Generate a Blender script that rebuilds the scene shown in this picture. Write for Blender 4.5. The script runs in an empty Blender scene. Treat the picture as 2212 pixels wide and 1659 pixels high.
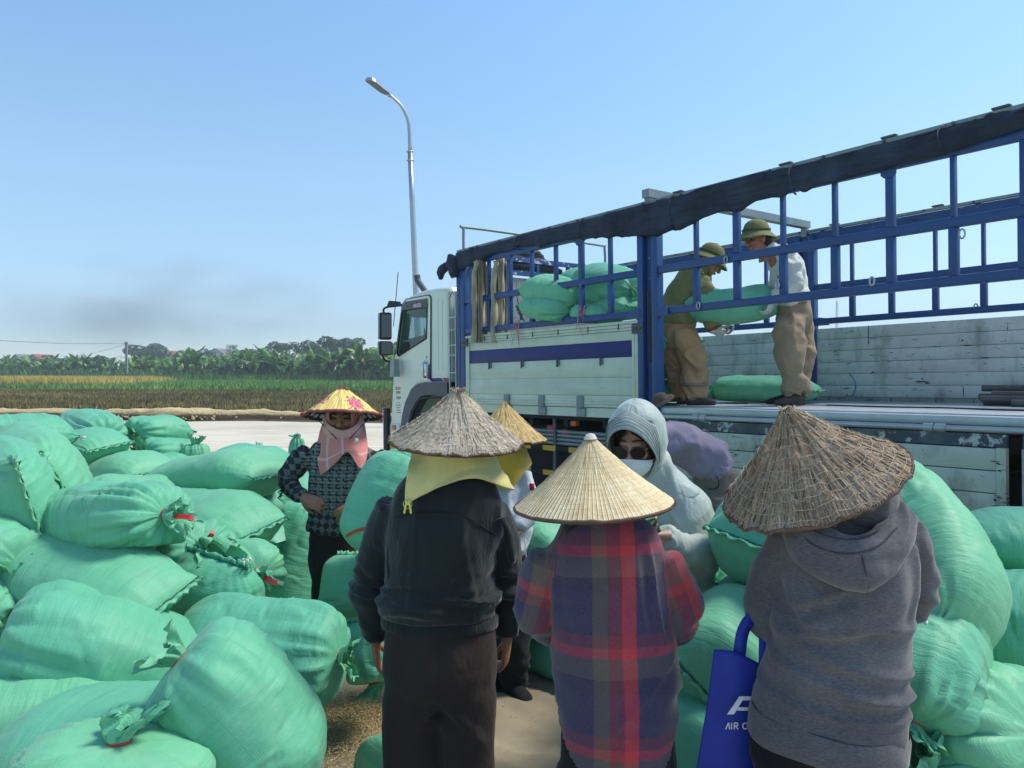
import bpy, bmesh, math, random
import numpy as np
from mathutils import Vector, Matrix, Quaternion
from mathutils.bvhtree import BVHTree
R = math.radians
random.seed(7); RNG = np.random.default_rng(7)
scene = bpy.context.scene
COL = scene.collection

# ------------------------------------------------------------------ camera
CAM_Z = 1.70
PITCH = R(1.05)
FPX = 1662.0
cam_d = bpy.data.cameras.new('camera'); cam = bpy.data.objects.new('camera', cam_d); COL.objects.link(cam)
cam.location = (0, 0, CAM_Z); cam.rotation_euler = (R(90) - PITCH, 0, 0)
cam_d.sensor_width = 36; cam_d.lens = 36 * FPX / 2212; cam_d.clip_start = 0.05; cam_d.clip_end = 6000
scene.camera = cam

# ------------------------------------------------------------------ sky and sun
SUN_EL, SUN_AZ = 54.0, 78.0        # azimuth measured from +Y (view direction) towards +X
world = bpy.data.worlds.new('World'); scene.world = world; world.use_nodes = True
wn = world.node_tree.nodes; wl = world.node_tree.links; wn.clear()
wo = wn.new('ShaderNodeOutputWorld'); bg = wn.new('ShaderNodeBackground'); sky = wn.new('ShaderNodeTexSky')
sky.sky_type = 'NISHITA'; sky.sun_disc = False
sky.sun_elevation = R(SUN_EL); sky.sun_rotation = R(SUN_AZ)
sky.altitude = 0; sky.air_density = 0.7; sky.dust_density = 0.2; sky.ozone_density = 1.2
bg.inputs['Strength'].default_value = 0.15
# low haze layer: the sky greys and dims evenly towards the horizon all round
tc = wn.new('ShaderNodeTexCoord'); sx = wn.new('ShaderNodeSeparateXYZ'); rp = wn.new('ShaderNodeValToRGB'); mu = wn.new('ShaderNodeMix'); mu.data_type = 'RGBA'; mu.blend_type = 'MULTIPLY'; mu.inputs[0].default_value = 1.0
el = rp.color_ramp.elements
while len(el) < 6: el.new(.5)
for e_, (z_, c_) in zip(el, ((0.0, (.45, .48, .51)), (.055, (.48, .51, .52)), (.108, (.62, .65, .61)), (.233, (.84, .90, .79)), (.43, (.93, 1.08, 1.03)), (1.0, (.93, 1.08, 1.03)))): e_.position = z_; e_.color = (*c_, 1)
wl.new(tc.outputs['Generated'], sx.inputs[0]); wl.new(sx.outputs[2], rp.inputs[0]); wl.new(sky.outputs[0], mu.inputs[6]); wl.new(rp.outputs[0], mu.inputs[7])
wl.new(mu.outputs[2], bg.inputs['Color']); wl.new(bg.outputs[0], wo.inputs['Surface'])
sun_d = bpy.data.lights.new('sun', 'SUN'); sun = bpy.data.objects.new('sun', sun_d); COL.objects.link(sun)
sun_d.energy = 2.1; sun_d.angle = R(16.0); sun_d.color = (1.0, 0.94, 0.84)
_sd = Vector((math.sin(R(SUN_AZ)) * math.cos(R(SUN_EL)), math.cos(R(SUN_AZ)) * math.cos(R(SUN_EL)), math.sin(R(SUN_EL))))
sun.rotation_euler = _sd.to_track_quat('Z', 'Y').to_euler(); sun.location = (0, 0, 40)
vs = scene.view_settings
vs.view_transform = 'Standard'; vs.look = 'None'; vs.exposure = 0.92; vs.gamma = 1.0; vs.use_curve_mapping = False
scene.cycles.max_bounces = 6; scene.cycles.diffuse_bounces = 3; scene.cycles.glossy_bounces = 3
scene.cycles.transmission_bounces = 4; scene.cycles.volume_bounces = 0; scene.cycles.transparent_max_bounces = 6
scene.cycles.use_denoising = True

# ------------------------------------------------------------------ measuring helper: a spot of the photograph at a known distance -> metres
def P(px, py, d):
    x = (px - 1106.0) / FPX * d; v = (829.5 - py) / FPX * d
    return Vector((x, d * math.cos(PITCH) + v * math.sin(PITCH), CAM_Z - d * math.sin(PITCH) + v * math.cos(PITCH)))

# ------------------------------------------------------------------ object helpers
def tag(o, label=None, cat=None, group=None, kind=None):
    if label: o['label'] = label
    if cat: o['category'] = cat
    if group: o['group'] = group
    if kind: o['kind'] = kind
    return o
def empty(name, loc=(0, 0, 0), rot=(0, 0, 0), label=None, cat=None, group=None):
    o = bpy.data.objects.new(name, None); COL.objects.link(o); o.location = loc; o.rotation_euler = rot
    o.empty_display_size = 0.2
    return tag(o, label, cat, group)
def link(name, me, mat=None, parent=None, smooth=True):
    o = bpy.data.objects.new(name, me); COL.objects.link(o)
    if mat is not None and len(me.materials) == 0:
        for m in (mat if isinstance(mat, (list, tuple)) else [mat]): me.materials.append(m)
    if smooth: me.polygons.foreach_set('use_smooth', [True] * len(me.polygons))
    else: me.polygons.foreach_set('use_smooth', [False] * len(me.polygons))
    if parent is not None: o.parent = parent
    return o
def inst(name, me, parent=None, loc=(0, 0, 0), rot=(0, 0, 0), scale=(1, 1, 1)):
    o = bpy.data.objects.new(name, me); COL.objects.link(o); o.location = loc; o.rotation_euler = rot; o.scale = scale
    if parent is not None: o.parent = parent
    return o
def catmull(pts, n):
    pts = np.asarray(pts, float); m = len(pts)
    if m == 2:
        t = np.linspace(0, 1, n)[:, None]; return pts[0] * (1 - t) + pts[1] * t
    ext = np.vstack([2 * pts[0] - pts[1], pts, 2 * pts[-1] - pts[-2]])
    t = np.linspace(0, m - 1 - 1e-9, n); i = t.astype(int); f = (t - i)
    f = f.reshape((-1,) + (1,) * (pts.ndim - 1))
    p0, p1, p2, p3 = ext[i], ext[i + 1], ext[i + 2], ext[i + 3]
    return 0.5 * ((2 * p1) + (-p0 + p2) * f + (2 * p0 - 5 * p1 + 4 * p2 - p3) * f ** 2 + (-p0 + 3 * p1 - 3 * p2 + p3) * f ** 3)

class MB:
    """collects simple shapes and links them as one mesh"""
    def __init__(s): s.v = []; s.f = []; s.uv = []; s.mi = []; s.m = 0
    def add(s, V, Fc, uv=None):
        b = len(s.v); s.v += [tuple(map(float, p)) for p in V]
        for k, q in enumerate(Fc):
            s.f.append(tuple(i + b for i in q)); s.mi.append(s.m); s.uv.append(uv[k] if uv else None)
        return s
    def box(s, c, h, M=None, bev=0.0):
        c = Vector(c); hx, hy, hz = h
        if bev <= 0:
            V = [Vector((sx * hx, sy * hy, sz * hz)) for sz in (-1, 1) for sy in (-1, 1) for sx in (-1, 1)]
            Fc = [(0, 2, 3, 1), (4, 5, 7, 6), (0, 1, 5, 4), (2, 6, 7, 3), (0, 4, 6, 2), (1, 3, 7, 5)]
        else:
            bm = bmesh.new(); bmesh.ops.create_cube(bm, size=1)
            for v in bm.verts: v.co = Vector((v.co.x * 2 * hx, v.co.y * 2 * hy, v.co.z * 2 * hz))
            bmesh.ops.bevel(bm, geom=list(bm.edges), offset=min(bev, .95 * min(hx, hy, hz)), segments=2, affect='EDGES', profile=.5)
            bm.verts.index_update(); V = [v.co.copy() for v in bm.verts]; Fc = [tuple(v.index for v in f.verts) for f in bm.faces]; bm.free()
        if M is not None: V = [M @ v for v in V]
        return s.add([v + c for v in V], Fc)
    def span(s, a, b, bev=0.0):
        """box between two corners"""
        a = Vector(a); b = Vector(b)
        return s.box((a + b) / 2, [abs(q) / 2 for q in (b - a)], None, bev)
    def bar(s, a, b, w, h=None, up=(0, 0, 1)):
        """rectangular bar from a to b"""
        a = Vector(a); b = Vector(b); h = h or w; t = (b - a).normalized(); u = Vector(up)
        if abs(t.dot(u)) > .98: u = Vector((0, 1, 0)) if abs(t.y) < .9 else Vector((1, 0, 0))
        x = t.cross(u).normalized(); z = x.cross(t)
        M = Matrix((x, t, z)).transposed()
        return s.box((a + b) / 2, (w / 2, (b - a).length / 2, h / 2), M)
    def tube(s, pts, r, n=8, k=None, cap=True, flat=1.0):
        pts = catmull(pts, k) if k else np.asarray(pts, float)
        m = len(pts); rr = np.interp(np.linspace(0, 1, m), np.linspace(0, 1, len(r)), r) if hasattr(r, '__len__') else [r] * m
        V = []; Fc = []; side = None
        for i in range(m):
            t = Vector(pts[min(i + 1, m - 1)] - pts[max(i - 1, 0)]).normalized()
            if side is None:
                ref = Vector((0, 0, 1)) if abs(t.z) < .9 else Vector((1, 0, 0)); side = t.cross(ref).normalized()
            else:
                side = (side - t * side.dot(t)).normalized()
            up = side.cross(t)
            for j in range(n):
                a = 2 * math.pi * j / n
                V.append(Vector(pts[i]) + side * (math.cos(a) * rr[i]) + up * (math.sin(a) * rr[i] * flat))
        for i in range(m - 1):
            for j in range(n):
                j2 = (j + 1) % n; Fc.append((i * n + j, i * n + j2, (i + 1) * n + j2, (i + 1) * n + j))
        if cap: Fc += [tuple(range(n - 1, -1, -1)), tuple((m - 1) * n + j for j in range(n))]
        return s.add(V, Fc)
    def lathe(s, prof, n=24, M=None, cap=True):
        V = []; Fc = []; m = len(prof)
        for (r, z) in prof:
            for j in range(n):
                a = 2 * math.pi * j / n; p = Vector((r * math.cos(a), r * math.sin(a), z)); V.append(M @ p if M is not None else p)
        for i in range(m - 1):
            for j in range(n):
                j2 = (j + 1) % n; Fc.append((i * n + j, i * n + j2, (i + 1) * n + j2, (i + 1) * n + j))
        if cap: Fc += [tuple(range(n - 1, -1, -1)), tuple((m - 1) * n + j for j in range(n))]
        return s.add(V, Fc)
    def prism(s, poly, y0, y1, axis='y'):
        """extrude a 2D outline (a,b): axis y -> (a, y, b); axis x -> (x, a, b); axis z -> (a, b, z)"""
        def mk(a, b, t): return {'y': (a, t, b), 'x': (t, a, b), 'z': (a, b, t)}[axis]
        n = len(poly); V = [mk(a, b, y0) for a, b in poly] + [mk(a, b, y1) for a, b in poly]
        Fc = [tuple(range(n - 1, -1, -1)), tuple(range(n, 2 * n))] + [(i, (i + 1) % n, n + (i + 1) % n, n + i) for i in range(n)]
        return s.add(V, Fc)
    def ell(s, c, r, M=None, n=16, m=10):
        V = []; Fc = []; c = Vector(c)
        for i in range(m + 1):
            ph = math.pi * i / m
            for j in range(n):
                th = 2 * math.pi * j / n
                p = Vector((r[0] * math.sin(ph) * math.cos(th), r[1] * math.sin(ph) * math.sin(th), -r[2] * math.cos(ph)))
                V.append(c + (M @ p if M is not None else p))
        for i in range(m):
            for j in range(n):
                j2 = (j + 1) % n; Fc.append((i * n + j, i * n + j2, (i + 1) * n + j2, (i + 1) * n + j))
        return s.add(V, Fc)
    def loft(s, pts, rw, rd, ref=(1, 0, 0), n=20, k=None, sq=1.0):
        """elliptic tube; rw along ref, rd across it; rounded ends"""
        K = k or max(6, len(pts) * 5)
        pts = np.asarray([tuple(p) for p in pts], float)
        C = catmull(pts, K); W = catmull(np.asarray(rw, float)[:, None], K)[:, 0]; D = catmull(np.asarray(rd, float)[:, None], K)[:, 0]
        refs = catmull(np.asarray([tuple(q) for q in ref], float), K) if hasattr(ref[0], '__len__') else None
        V = []; Fc = []
        for i in range(K):
            t = Vector(C[min(i + 1, K - 1)] - C[max(i - 1, 0)]).normalized()
            rf = Vector(refs[i]) if refs is not None else Vector(ref)
            a = rf - t * rf.dot(t)
            if a.length < 1e-3: a = t.orthogonal()
            a.normalize(); b = t.cross(a)
            for j in range(n):
                th = 2 * math.pi * j / n; c_, s_ = math.cos(th), math.sin(th)
                if sq != 1: c_ = math.copysign(abs(c_) ** sq, c_); s_ = math.copysign(abs(s_) ** sq, s_)
                V.append(Vector(C[i]) + a * (c_ * W[i]) + b * (s_ * D[i]))
        for i in range(K - 1):
            for j in range(n):
                j2 = (j + 1) % n; Fc.append((i * n + j, i * n + j2, (i + 1) * n + j2, (i + 1) * n + j))
        b0 = len(V); V.append(Vector(C[0])); V.append(Vector(C[-1]))
        for j in range(n):
            j2 = (j + 1) % n; Fc.append((b0, j2, j)); Fc.append((b0 + 1, (K - 1) * n + j, (K - 1) * n + j2))
        return s.add(V, Fc)
    def mesh(s, name):
        me = bpy.data.meshes.new(name); me.from_pydata(s.v, [], s.f)
        if any(u is not None for u in s.uv):
            L = me.uv_layers.new(name='UVMap'); k = 0
            for fi, q in enumerate(s.f):
                for c in range(len(q)):
                    L.data[k].uv = s.uv[fi][c] if s.uv[fi] else (0, 0); k += 1
        if s.m: me.polygons.foreach_set('material_index', s.mi)
        me.update(); return me
    def build(s, name, mat, parent=None, smooth=True, sharp=None):
        me = s.mesh(name); o = link(name, me, mat, parent, smooth)
        if sharp: me.set_sharp_from_angle(angle=R(sharp))
        return o

def fix_normals(me):
    bm = bmesh.new(); bm.from_mesh(me); bmesh.ops.recalc_face_normals(bm, faces=bm.faces); bm.to_mesh(me); bm.free()
def remesh(mb_or_me, voxel, smooth=4, fac=.5, adapt=0.0):
    me = mb_or_me.mesh('tmp') if isinstance(mb_or_me, MB) else mb_or_me
    fix_normals(me)
    o = bpy.data.objects.new('tmp', me); COL.objects.link(o)
    m = o.modifiers.new('r', 'REMESH'); m.mode = 'VOXEL'; m.voxel_size = voxel; m.adaptivity = adapt
    if smooth:
        m2 = o.modifiers.new('s', 'SMOOTH'); m2.iterations = smooth; m2.factor = fac
    dg = bpy.context.evaluated_depsgraph_get(); dg.update()
    out = bpy.data.meshes.new_from_object(o.evaluated_get(dg))
    bpy.data.objects.remove(o); bpy.data.meshes.remove(me)
    return out
def coords(me):
    a = np.empty(len(me.vertices) * 3, np.float32); me.vertices.foreach_get('co', a); return a.reshape(-1, 3).astype(float)
def normals(me):
    a = np.empty(len(me.vertices) * 3, np.float32); me.vertices.foreach_get('normal', a); return a.reshape(-1, 3).astype(float)
def setco(me, co): me.vertices.foreach_set('co', np.asarray(co, np.float32).ravel()); me.update()
def displace(me, fn):
    co = coords(me); no = normals(me); setco(me, co + no * fn(co)[:, None])
def join_meshes(ms):
    bm = bmesh.new()
    for m in ms: bm.from_mesh(m)
    out = bpy.data.meshes.new('joined'); bm.to_mesh(out); bm.free()
    for m in ms: bpy.data.meshes.remove(m)
    return out

# ------------------------------------------------------------------ numpy noise
def _h(i, j, k, s):
    n = (i * 374761393 + j * 668265263 + k * 2147483647 + s * 1274126177) & 0xffffffff
    n = ((n ^ (n >> 13)) * 1274126177) & 0xffffffff
    n = n ^ (n >> 16)
    return (n & 0xffff) / 32767.5 - 1.0
def vnoise(p, s=0):
    p = np.asarray(p, float); i = np.floor(p).astype(np.int64); f = p - i; f = f * f * f * (f * (f * 6 - 15) + 10)
    r = 0
    for dx in (0, 1):
        for dy in (0, 1):
            for dz in (0, 1):
                w = (f[:, 0] if dx else 1 - f[:, 0]) * (f[:, 1] if dy else 1 - f[:, 1]) * (f[:, 2] if dz else 1 - f[:, 2])
                r = r + w * _h(i[:, 0] + dx, i[:, 1] + dy, i[:, 2] + dz, s)
    return r
def fbm(p, s=0, oc=3):
    p = np.asarray(p, float); r = 0; a = 1.0; t = 0
    for o in range(oc): r = r + a * vnoise(p, s + o * 17); t += a; a *= .5; p = p * 2.03
    return r / t
def ridge(p, s=0): return 1 - 2 * np.abs(vnoise(p, s))
def sm(x, a, b):
    t = np.clip((x - a) / (b - a), 0, 1); return t * t * (3 - 2 * t)

# ------------------------------------------------------------------ materials
def lin(c):
    if isinstance(c, str):
        c = [int(c[i:i + 2], 16) / 255 for i in (1, 3, 5)]; c = [x / 12.92 if x <= .04045 else ((x + .055) / 1.055) ** 2.4 for x in c]
    return (c[0], c[1], c[2], 1.0)
class NT:
    """small wrapper for writing node trees"""
    def __init__(s, name):
        s.mat = bpy.data.materials.new(name); s.mat.use_nodes = True; s.n = s.mat.node_tree.nodes; s.l = s.mat.node_tree.links
        s.n.clear(); s.out = s.n.new('ShaderNodeOutputMaterial'); s.b = s.n.new('ShaderNodeBsdfPrincipled'); s.l.new(s.b.outputs[0], s.out.inputs[0])
    def node(s, t, **kw):
        nd = s.n.new('ShaderNode' + t)
        for k, v in kw.items(): setattr(nd, k, v)
        return nd
    def put(s, sock, v):
        if hasattr(v, 'is_output') or isinstance(v, bpy.types.NodeSocket): s.l.new(v, sock)
        elif v is not None:
            if isinstance(v, (tuple, list)) and len(v) == 3 and sock.type == 'RGBA': v = (*v, 1)
            sock.default_value = v
    def coord(s, kind='Object', scale=(1, 1, 1), rot=(0, 0, 0), loc=(0, 0, 0), attr=None, vec=None):
        if vec is None:
            if attr:
                a = s.node('Attribute'); a.attribute_name = attr; vec = a.outputs['Vector']
            else: vec = s.node('TexCoord').outputs[kind]
        m = s.node('Mapping'); s.l.new(vec, m.inputs[0]); m.inputs['Scale'].default_value = scale; m.inputs['Rotation'].default_value = rot; m.inputs['Location'].default_value = loc
        return m.outputs[0]
    def noise(s, vec, scale, detail=4, rough=.55, dist=0):
        t = s.node('TexNoise'); s.l.new(vec, t.inputs['Vector']); t.inputs['Scale'].default_value = scale; t.inputs['Detail'].default_value = detail
        t.inputs['Roughness'].default_value = rough; t.inputs['Distortion'].default_value = dist; return t.outputs[0]
    def wave(s, vec, scale, axis='X', dist=0, dscale=1, prof='SIN'):
        t = s.node('TexWave'); s.l.new(vec, t.inputs['Vector']); t.bands_direction = axis; t.wave_profile = prof; t.inputs['Scale'].default_value = scale
        t.inputs['Distortion'].default_value = dist; t.inputs['Detail Scale'].default_value = dscale; return t.outputs['Fac']
    def vor(s, vec, scale, feat='F1', out='Distance', rnd=1.0):
        t = s.node('TexVoronoi'); s.l.new(vec, t.inputs['Vector']); t.feature = feat; t.inputs['Scale'].default_value = scale
        t.inputs['Randomness'].default_value = rnd; return t.outputs[out]
    def ramp(s, f, stops, interp='LINEAR'):
        t = s.node('ValToRGB'); s.put(t.inputs[0], f); t.color_ramp.interpolation = interp; e = t.color_ramp.elements
        while len(e) < len(stops): e.new(.5)
        for q, (p, c) in zip(e, stops):
            q.position = p; q.color = lin(c) if not isinstance(c, (int, float)) else (c, c, c, 1)
        return t.outputs[0]
    def mix(s, f, a, b, mode='MIX'):
        t = s.node('Mix'); t.data_type = 'RGBA'; t.blend_type = mode; s.put(t.inputs[0], f); s.put(t.inputs[6], a); s.put(t.inputs[7], b); return t.outputs[2]
    def math(s, op, a, b=None, c=None):
        t = s.node('Math'); t.operation = op; s.put(t.inputs[0], a)
        if b is not None: s.put(t.inputs[1], b)
        if c is not None: s.put(t.inputs[2], c)
        return t.outputs[0]
    def sep(s, vec):
        t = s.node('SeparateXYZ'); s.l.new(vec, t.inputs[0]); return t.outputs
    def bump(s, h, strength=.3, dist=.01, normal=None):
        t = s.node('Bump'); s.put(t.inputs['Height'], h); t.inputs['Strength'].default_value = strength; t.inputs['Distance'].default_value = dist
        if normal is not None: s.l.new(normal, t.inputs['Normal'])
        return t.outputs[0]
    def done(s, color=None, rough=.7, normal=None, metal=0, spec=.5, **kw):
        s.put(s.b.inputs['Base Color'], lin(color) if isinstance(color, str) else color); s.put(s.b.inputs['Roughness'], rough)
        s.put(s.b.inputs['Metallic'], metal); s.put(s.b.inputs['Specular IOR Level'], spec)
        if normal is not None: s.l.new(normal, s.b.inputs['Normal'])
        for k, v in kw.items(): s.put(s.b.inputs[k], v)
        return s.mat
def simple(name, c, rough=.7, var=.12, scale=8, bump=.15, bscale=60, metal=0, spec=.4, dist=.004, **kw):
    t = NT(name); v = t.coord(); c = lin(c)
    dark = tuple(x * (1 - var) for x in c[:3]); lite = tuple(min(1, x * (1 + var)) for x in c[:3])
    col = t.ramp(t.noise(v, scale), [(.3, dark), (.7, lite)])
    return t.done(col, rough, t.bump(t.noise(v, bscale, 2), bump, dist), metal, spec, **kw)
def cloth(name, c, rough=.85, var=.1, weave=420, wb=.25, sheen=.15, extra=None, spec=.2):
    t = NT(name); v = t.coord(); c = lin(c)
    dark = tuple(x * (1 - var) for x in c[:3]); lite = tuple(min(1, x * (1 + var)) for x in c[:3])
    col = t.ramp(t.noise(v, 5, 5), [(.3, dark), (.7, lite)])
    fine = t.noise(v, weave, 2)
    col = t.mix(.25, col, t.ramp(fine, [(.3, tuple(x * .6 for x in c[:3])), (.7, tuple(min(1, x * 1.35) for x in c[:3]))]))
    nrm = t.bump(fine, wb, .002); nrm = t.bump(t.noise(v, 18, 3), .35, .014, nrm); nrm = t.bump(t.noise(t.coord(scale=(1, 1, .4), rot=(.3, .5, 0)), 13, 4, .55, 1.2), .55, .016, nrm)
    return t.done(col, rough, nrm, 0, spec, **{'Sheen Weight': sheen})
# ================================================================== SETTING
def ground_mat():
    t = NT('pale_limestone_dirt'); v = t.coord()
    big = t.noise(v, .35, 5); col = t.ramp(big, [(.3, '#bfb298'), (.55, '#d0c5ad'), (.75, '#ddd4bf')])
    st = t.noise(t.coord(scale=(.25, 3.0, 1), rot=(0, 0, R(-9))), 1.6, 5, .6)
    col = t.mix(.45, col, t.ramp(st, [(.35, '#b3a68d'), (.62, '#e6dfd0')]))
    peb = t.vor(v, 26); col = t.mix(t.math('LESS_THAN', peb, .16), col, lin('#c0b49c'))
    n = t.bump(t.noise(v, 30, 5), .35, .02); n = t.bump(st, .35, .05, n)
    return t.done(col, .95, n, 0, .15)
def soil_mat():
    t = NT('brown_field_soil'); v = t.coord()
    col = t.ramp(t.noise(v, .5, 6), [(.35, '#4a4136'), (.6, '#6d5f45'), (.75, '#857449')])
    return t.done(col, .95, t.bump(t.noise(v, 6, 5), .6, .08), 0, .1)
GM = ground_mat(); SOIL = soil_mat()
def sheet(name, pts, z, mat, kind='structure'):
    return tag(MB().add([(x, y, z) for x, y in pts], [tuple(range(len(pts)))]).build(name, mat, None, False), kind=kind)
def dry_mat():
    t = NT('dry_plain_grass'); v = t.coord()
    col = t.ramp(t.noise(v, .02, 5), [(.3, '#4d5a33'), (.6, '#66683d'), (.8, '#7a7145')])
    return t.done(col, .95, t.bump(t.noise(v, .5, 4), .5, .3), 0, .1)
sheet('ground', [(-3000, -1500), (3000, -1500), (3000, 4000), (-3000, 4000)], -.14, dry_mat())
# road frame: far edge runs from (-17.9, 26.9) to (-3.95, 24.7)
RA = math.atan2(24.7 - 26.9, -3.95 + 17.9); RC, RS = math.cos(RA), math.sin(RA)
def road(s, t): return (-3.95 + RC * s - RS * t, 24.7 + RS * s + RC * t)
def yard_sheet():
    # gently uneven pale yard and road surface
    xs = np.concatenate([np.linspace(-160, -14, 24), np.linspace(-12, 14, 80), np.linspace(16, 160, 24)]); ts = np.concatenate([np.linspace(-60, -27, 10), np.linspace(-26, 0.05, 70)])
    S, T = np.meshgrid(xs, ts); p = np.stack([S.ravel(), T.ravel(), 0 * S.ravel()], 1)
    z = .02 * fbm(p * .5, 3) + .012 * vnoise(np.stack([p[:, 0] * .06, p[:, 1] * 2.2, p[:, 2]], 1), 5)
    V = [(*road(a, b), zz) for a, b, zz in zip(p[:, 0], p[:, 1], z)]; w = len(xs)
    Fc = [(i * w + j, i * w + j + 1, (i + 1) * w + j + 1, (i + 1) * w + j) for i in range(len(ts) - 1) for j in range(w - 1)]
    tag(MB().add(V, Fc).build('road', GM), kind='structure')
yard_sheet()
FZ = .22
sheet('field_soil', [road(-260, 1.2), road(260, 1.2), road(260, 420), road(-260, 420)], FZ - .05, SOIL)
def berm_mat():
    t = NT('cut_earth_bank'); v = t.coord(); z = t.sep(t.node('NewGeometry').outputs['Position'])[2]
    nz = t.noise(v, 3, 5); h = t.math('ADD', z, t.math('MULTIPLY', nz, .12))
    col = t.ramp(h, [(.05, '#8a7a62'), (.12, '#5d4c3c'), (.24, '#6b5844'), (.30, '#b3a076'), (.36, '#c4b085')])
    return t.done(col, .95, t.bump(t.noise(v, 9, 6), .8, .06), 0, .1)
def berm():
    ss = np.arange(-70, 45, .16); prof = [(0, -.01), (.06, .07), (.10, .17), (.2, .235), (.42, .29), (.65, .285), (.95, .25), (1.3, .2), (1.8, .15)]
    m = len(prof); S = np.repeat(ss, m); k = np.tile(np.arange(m), len(ss)); pr = np.array(prof)
    p = np.stack([S, pr[k, 0] * 2, pr[k, 1] * 3], 1)
    n1 = fbm(p * np.array([2.2, 2, 2]), 11, 4); n2 = fbm(p * np.array([.35, .3, .1]), 12)
    t = pr[k, 0] + .10 * n2 + .07 * n1 * (k > 0); z = pr[k, 1] * (1 + .30 * n2) + .09 * n1 * (k > 1)
    # heap of broken earth near the gap
    hp = np.exp(-((S + 8.0) / 1.5) ** 2) * (k > 0); z = z + hp * (.10 + .10 * n1); t = t - hp * .5 * (k < 5)
    V = [(*road(a, b), c) for a, b, c in zip(S, t, z)]
    Fc = [(i * m + j, (i + 1) * m + j, (i + 1) * m + j + 1, i * m + j + 1) for i in range(len(ss) - 1) for j in range(m - 1)]
    tag(MB().add(V, Fc).build('earth_bank', berm_mat(), None, False), kind='structure')
berm()
# crumbled lumps along the top of the bank
def lumps():
    b = MB()
    for i in range(520):
        near = random.random() < .35
        s = random.gauss(-8, 1.3) if near else random.uniform(-45, 20); t_ = random.gauss(.0, .35) if near else random.gauss(.5, .25)
        x, y = road(s, t_); r = random.uniform(.02, .055) * (1.25 if near else 1)
        b.ell((x, y, (.2 if t_ > .05 else .05) + random.uniform(0, .12)), (r, r * random.uniform(.6, 1), r * random.uniform(.5, .9)), Matrix.Rotation(random.random() * 6, 3, 'Z'), 5, 3)
    t = NT('dry_clod'); v = t.coord()
    tag(b.build('earth_clods', t.done(t.ramp(t.noise(v, 2), [(.3, '#a3906a'), (.7, '#d0bf97')]), .95), None, False), 'yellowish clods of broken earth along the bank', kind='stuff')
lumps()

def blades(name, label, n, s_rng, t_rng, h, w, mat, lean=.35, rows=0, per=4, keep=None, seed=1, z0=FZ - .05):
    g = np.random.default_rng(seed)
    s = g.uniform(*s_rng, n); t = t_rng[0] + (t_rng[1] - t_rng[0]) * g.random(n) ** 1.0
    if rows: t = np.round(t / rows) * rows + g.normal(0, rows * .12, n)
    if keep is not None:
        k = keep(s, t, g); s, t = s[k], t[k]
    n = len(s)
    s = np.repeat(s, per) + g.normal(0, w * 1.6, n * per); t = np.repeat(t, per) + g.normal(0, w * 1.6, n * per); N = n * per
    hh = h * g.uniform(.55, 1.15, N); ang = g.uniform(0, math.pi, N); lx = g.normal(0, lean, N) * hh; ly = g.normal(0, lean, N) * hh
    bx, by = -3.95 + RC * s - RS * t, 24.7 + RS * s + RC * t
    dx, dy = np.cos(ang) * w / 2, np.sin(ang) * w / 2
    V = np.empty((N, 3, 3)); V[:, 0] = np.stack([bx - dx, by - dy, np.full(N, z0)], 1); V[:, 1] = np.stack([bx + dx, by + dy, np.full(N, z0)], 1); V[:, 2] = np.stack([bx + lx, by + ly, z0 + hh], 1)
    me = bpy.data.meshes.new(name); me.from_pydata(V.reshape(-1, 3).tolist(), [], np.arange(3 * N).reshape(-1, 3).tolist())
    o = link(name, me, mat, None, False); return tag(o, label, None, None, 'stuff')
def stubble_mat():
    t = NT('rice_stubble'); v = t.coord(); a = t.noise(t.coord(scale=(.12, 1, 1), rot=(0, 0, RA)), .9, 4)
    f = t.noise(v, 6, 2); m = t.math('ADD', t.math('MULTIPLY', a, .65), t.math('MULTIPLY', f, .4))
    return t.done(t.ramp(m, [(.38, '#2b2a22'), (.47, '#5d583e'), (.57, '#8f8553'), (.7, '#b5a768')]), .9, None, 0, .15)
def green_mat(name, a, b, c, sc=.25):
    t = NT(name); v = t.coord(); n1 = t.noise(v, sc, 4); n2 = t.noise(v, 3, 2)
    m = t.math('ADD', t.math('MULTIPLY', n1, .6), t.math('MULTIPLY', n2, .4))
    return t.done(t.ramp(m, [(.35, a), (.5, b), (.65, c)]), .75, None, 0, .25)
blades('rice_stubble', 'cut rice stubble, part burnt, in rows beyond the bank', 30000, (-48, 34), (2, 27.5), .24, .035, stubble_mat(), .3, .45, 5)
yb = .62
blades('field_grass', 'short green grass strip between the stubble and the banana grove', 26000, (-75, 45), (27, 88), .42, .10, green_mat('field_grass', '#4a7232', '#6b9848', '#8aae58'), .3, 0, 3, lambda s, t, g: t > 27 + 1.6 * np.sin(s * .3) + g.normal(0, 1, len(s)), 3)
blades('tall_grass', 'tall dark green grass at the foot of the banana grove', 16000, (-80, 45), (66, 90), .95, .16, green_mat('tall_grass', '#3a5c2c', '#50783a', '#6c924a'), .3, 0, 3, None, 4)
blades('grove_undergrowth', 'dense dark undergrowth between the banana plants', 14000, (-95, 60), (74, 125), 1.7, .30, green_mat('undergrowth', '#3a572e', '#52743e', '#6e8c50'), .35, 0, 2, None, 6)
blades('ripe_rice', 'ripe golden rice standing in the far left field', 22000, (-90, -40), (42, 66), .8, .10, green_mat('ripe_rice', '#a8924a', '#cbb45c', '#dcc873', .4), .25, 0, 3, lambda s, t, g: s < -42 - .35 * (t - 42) + g.normal(0, 1.2, len(s)), 5)

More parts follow.
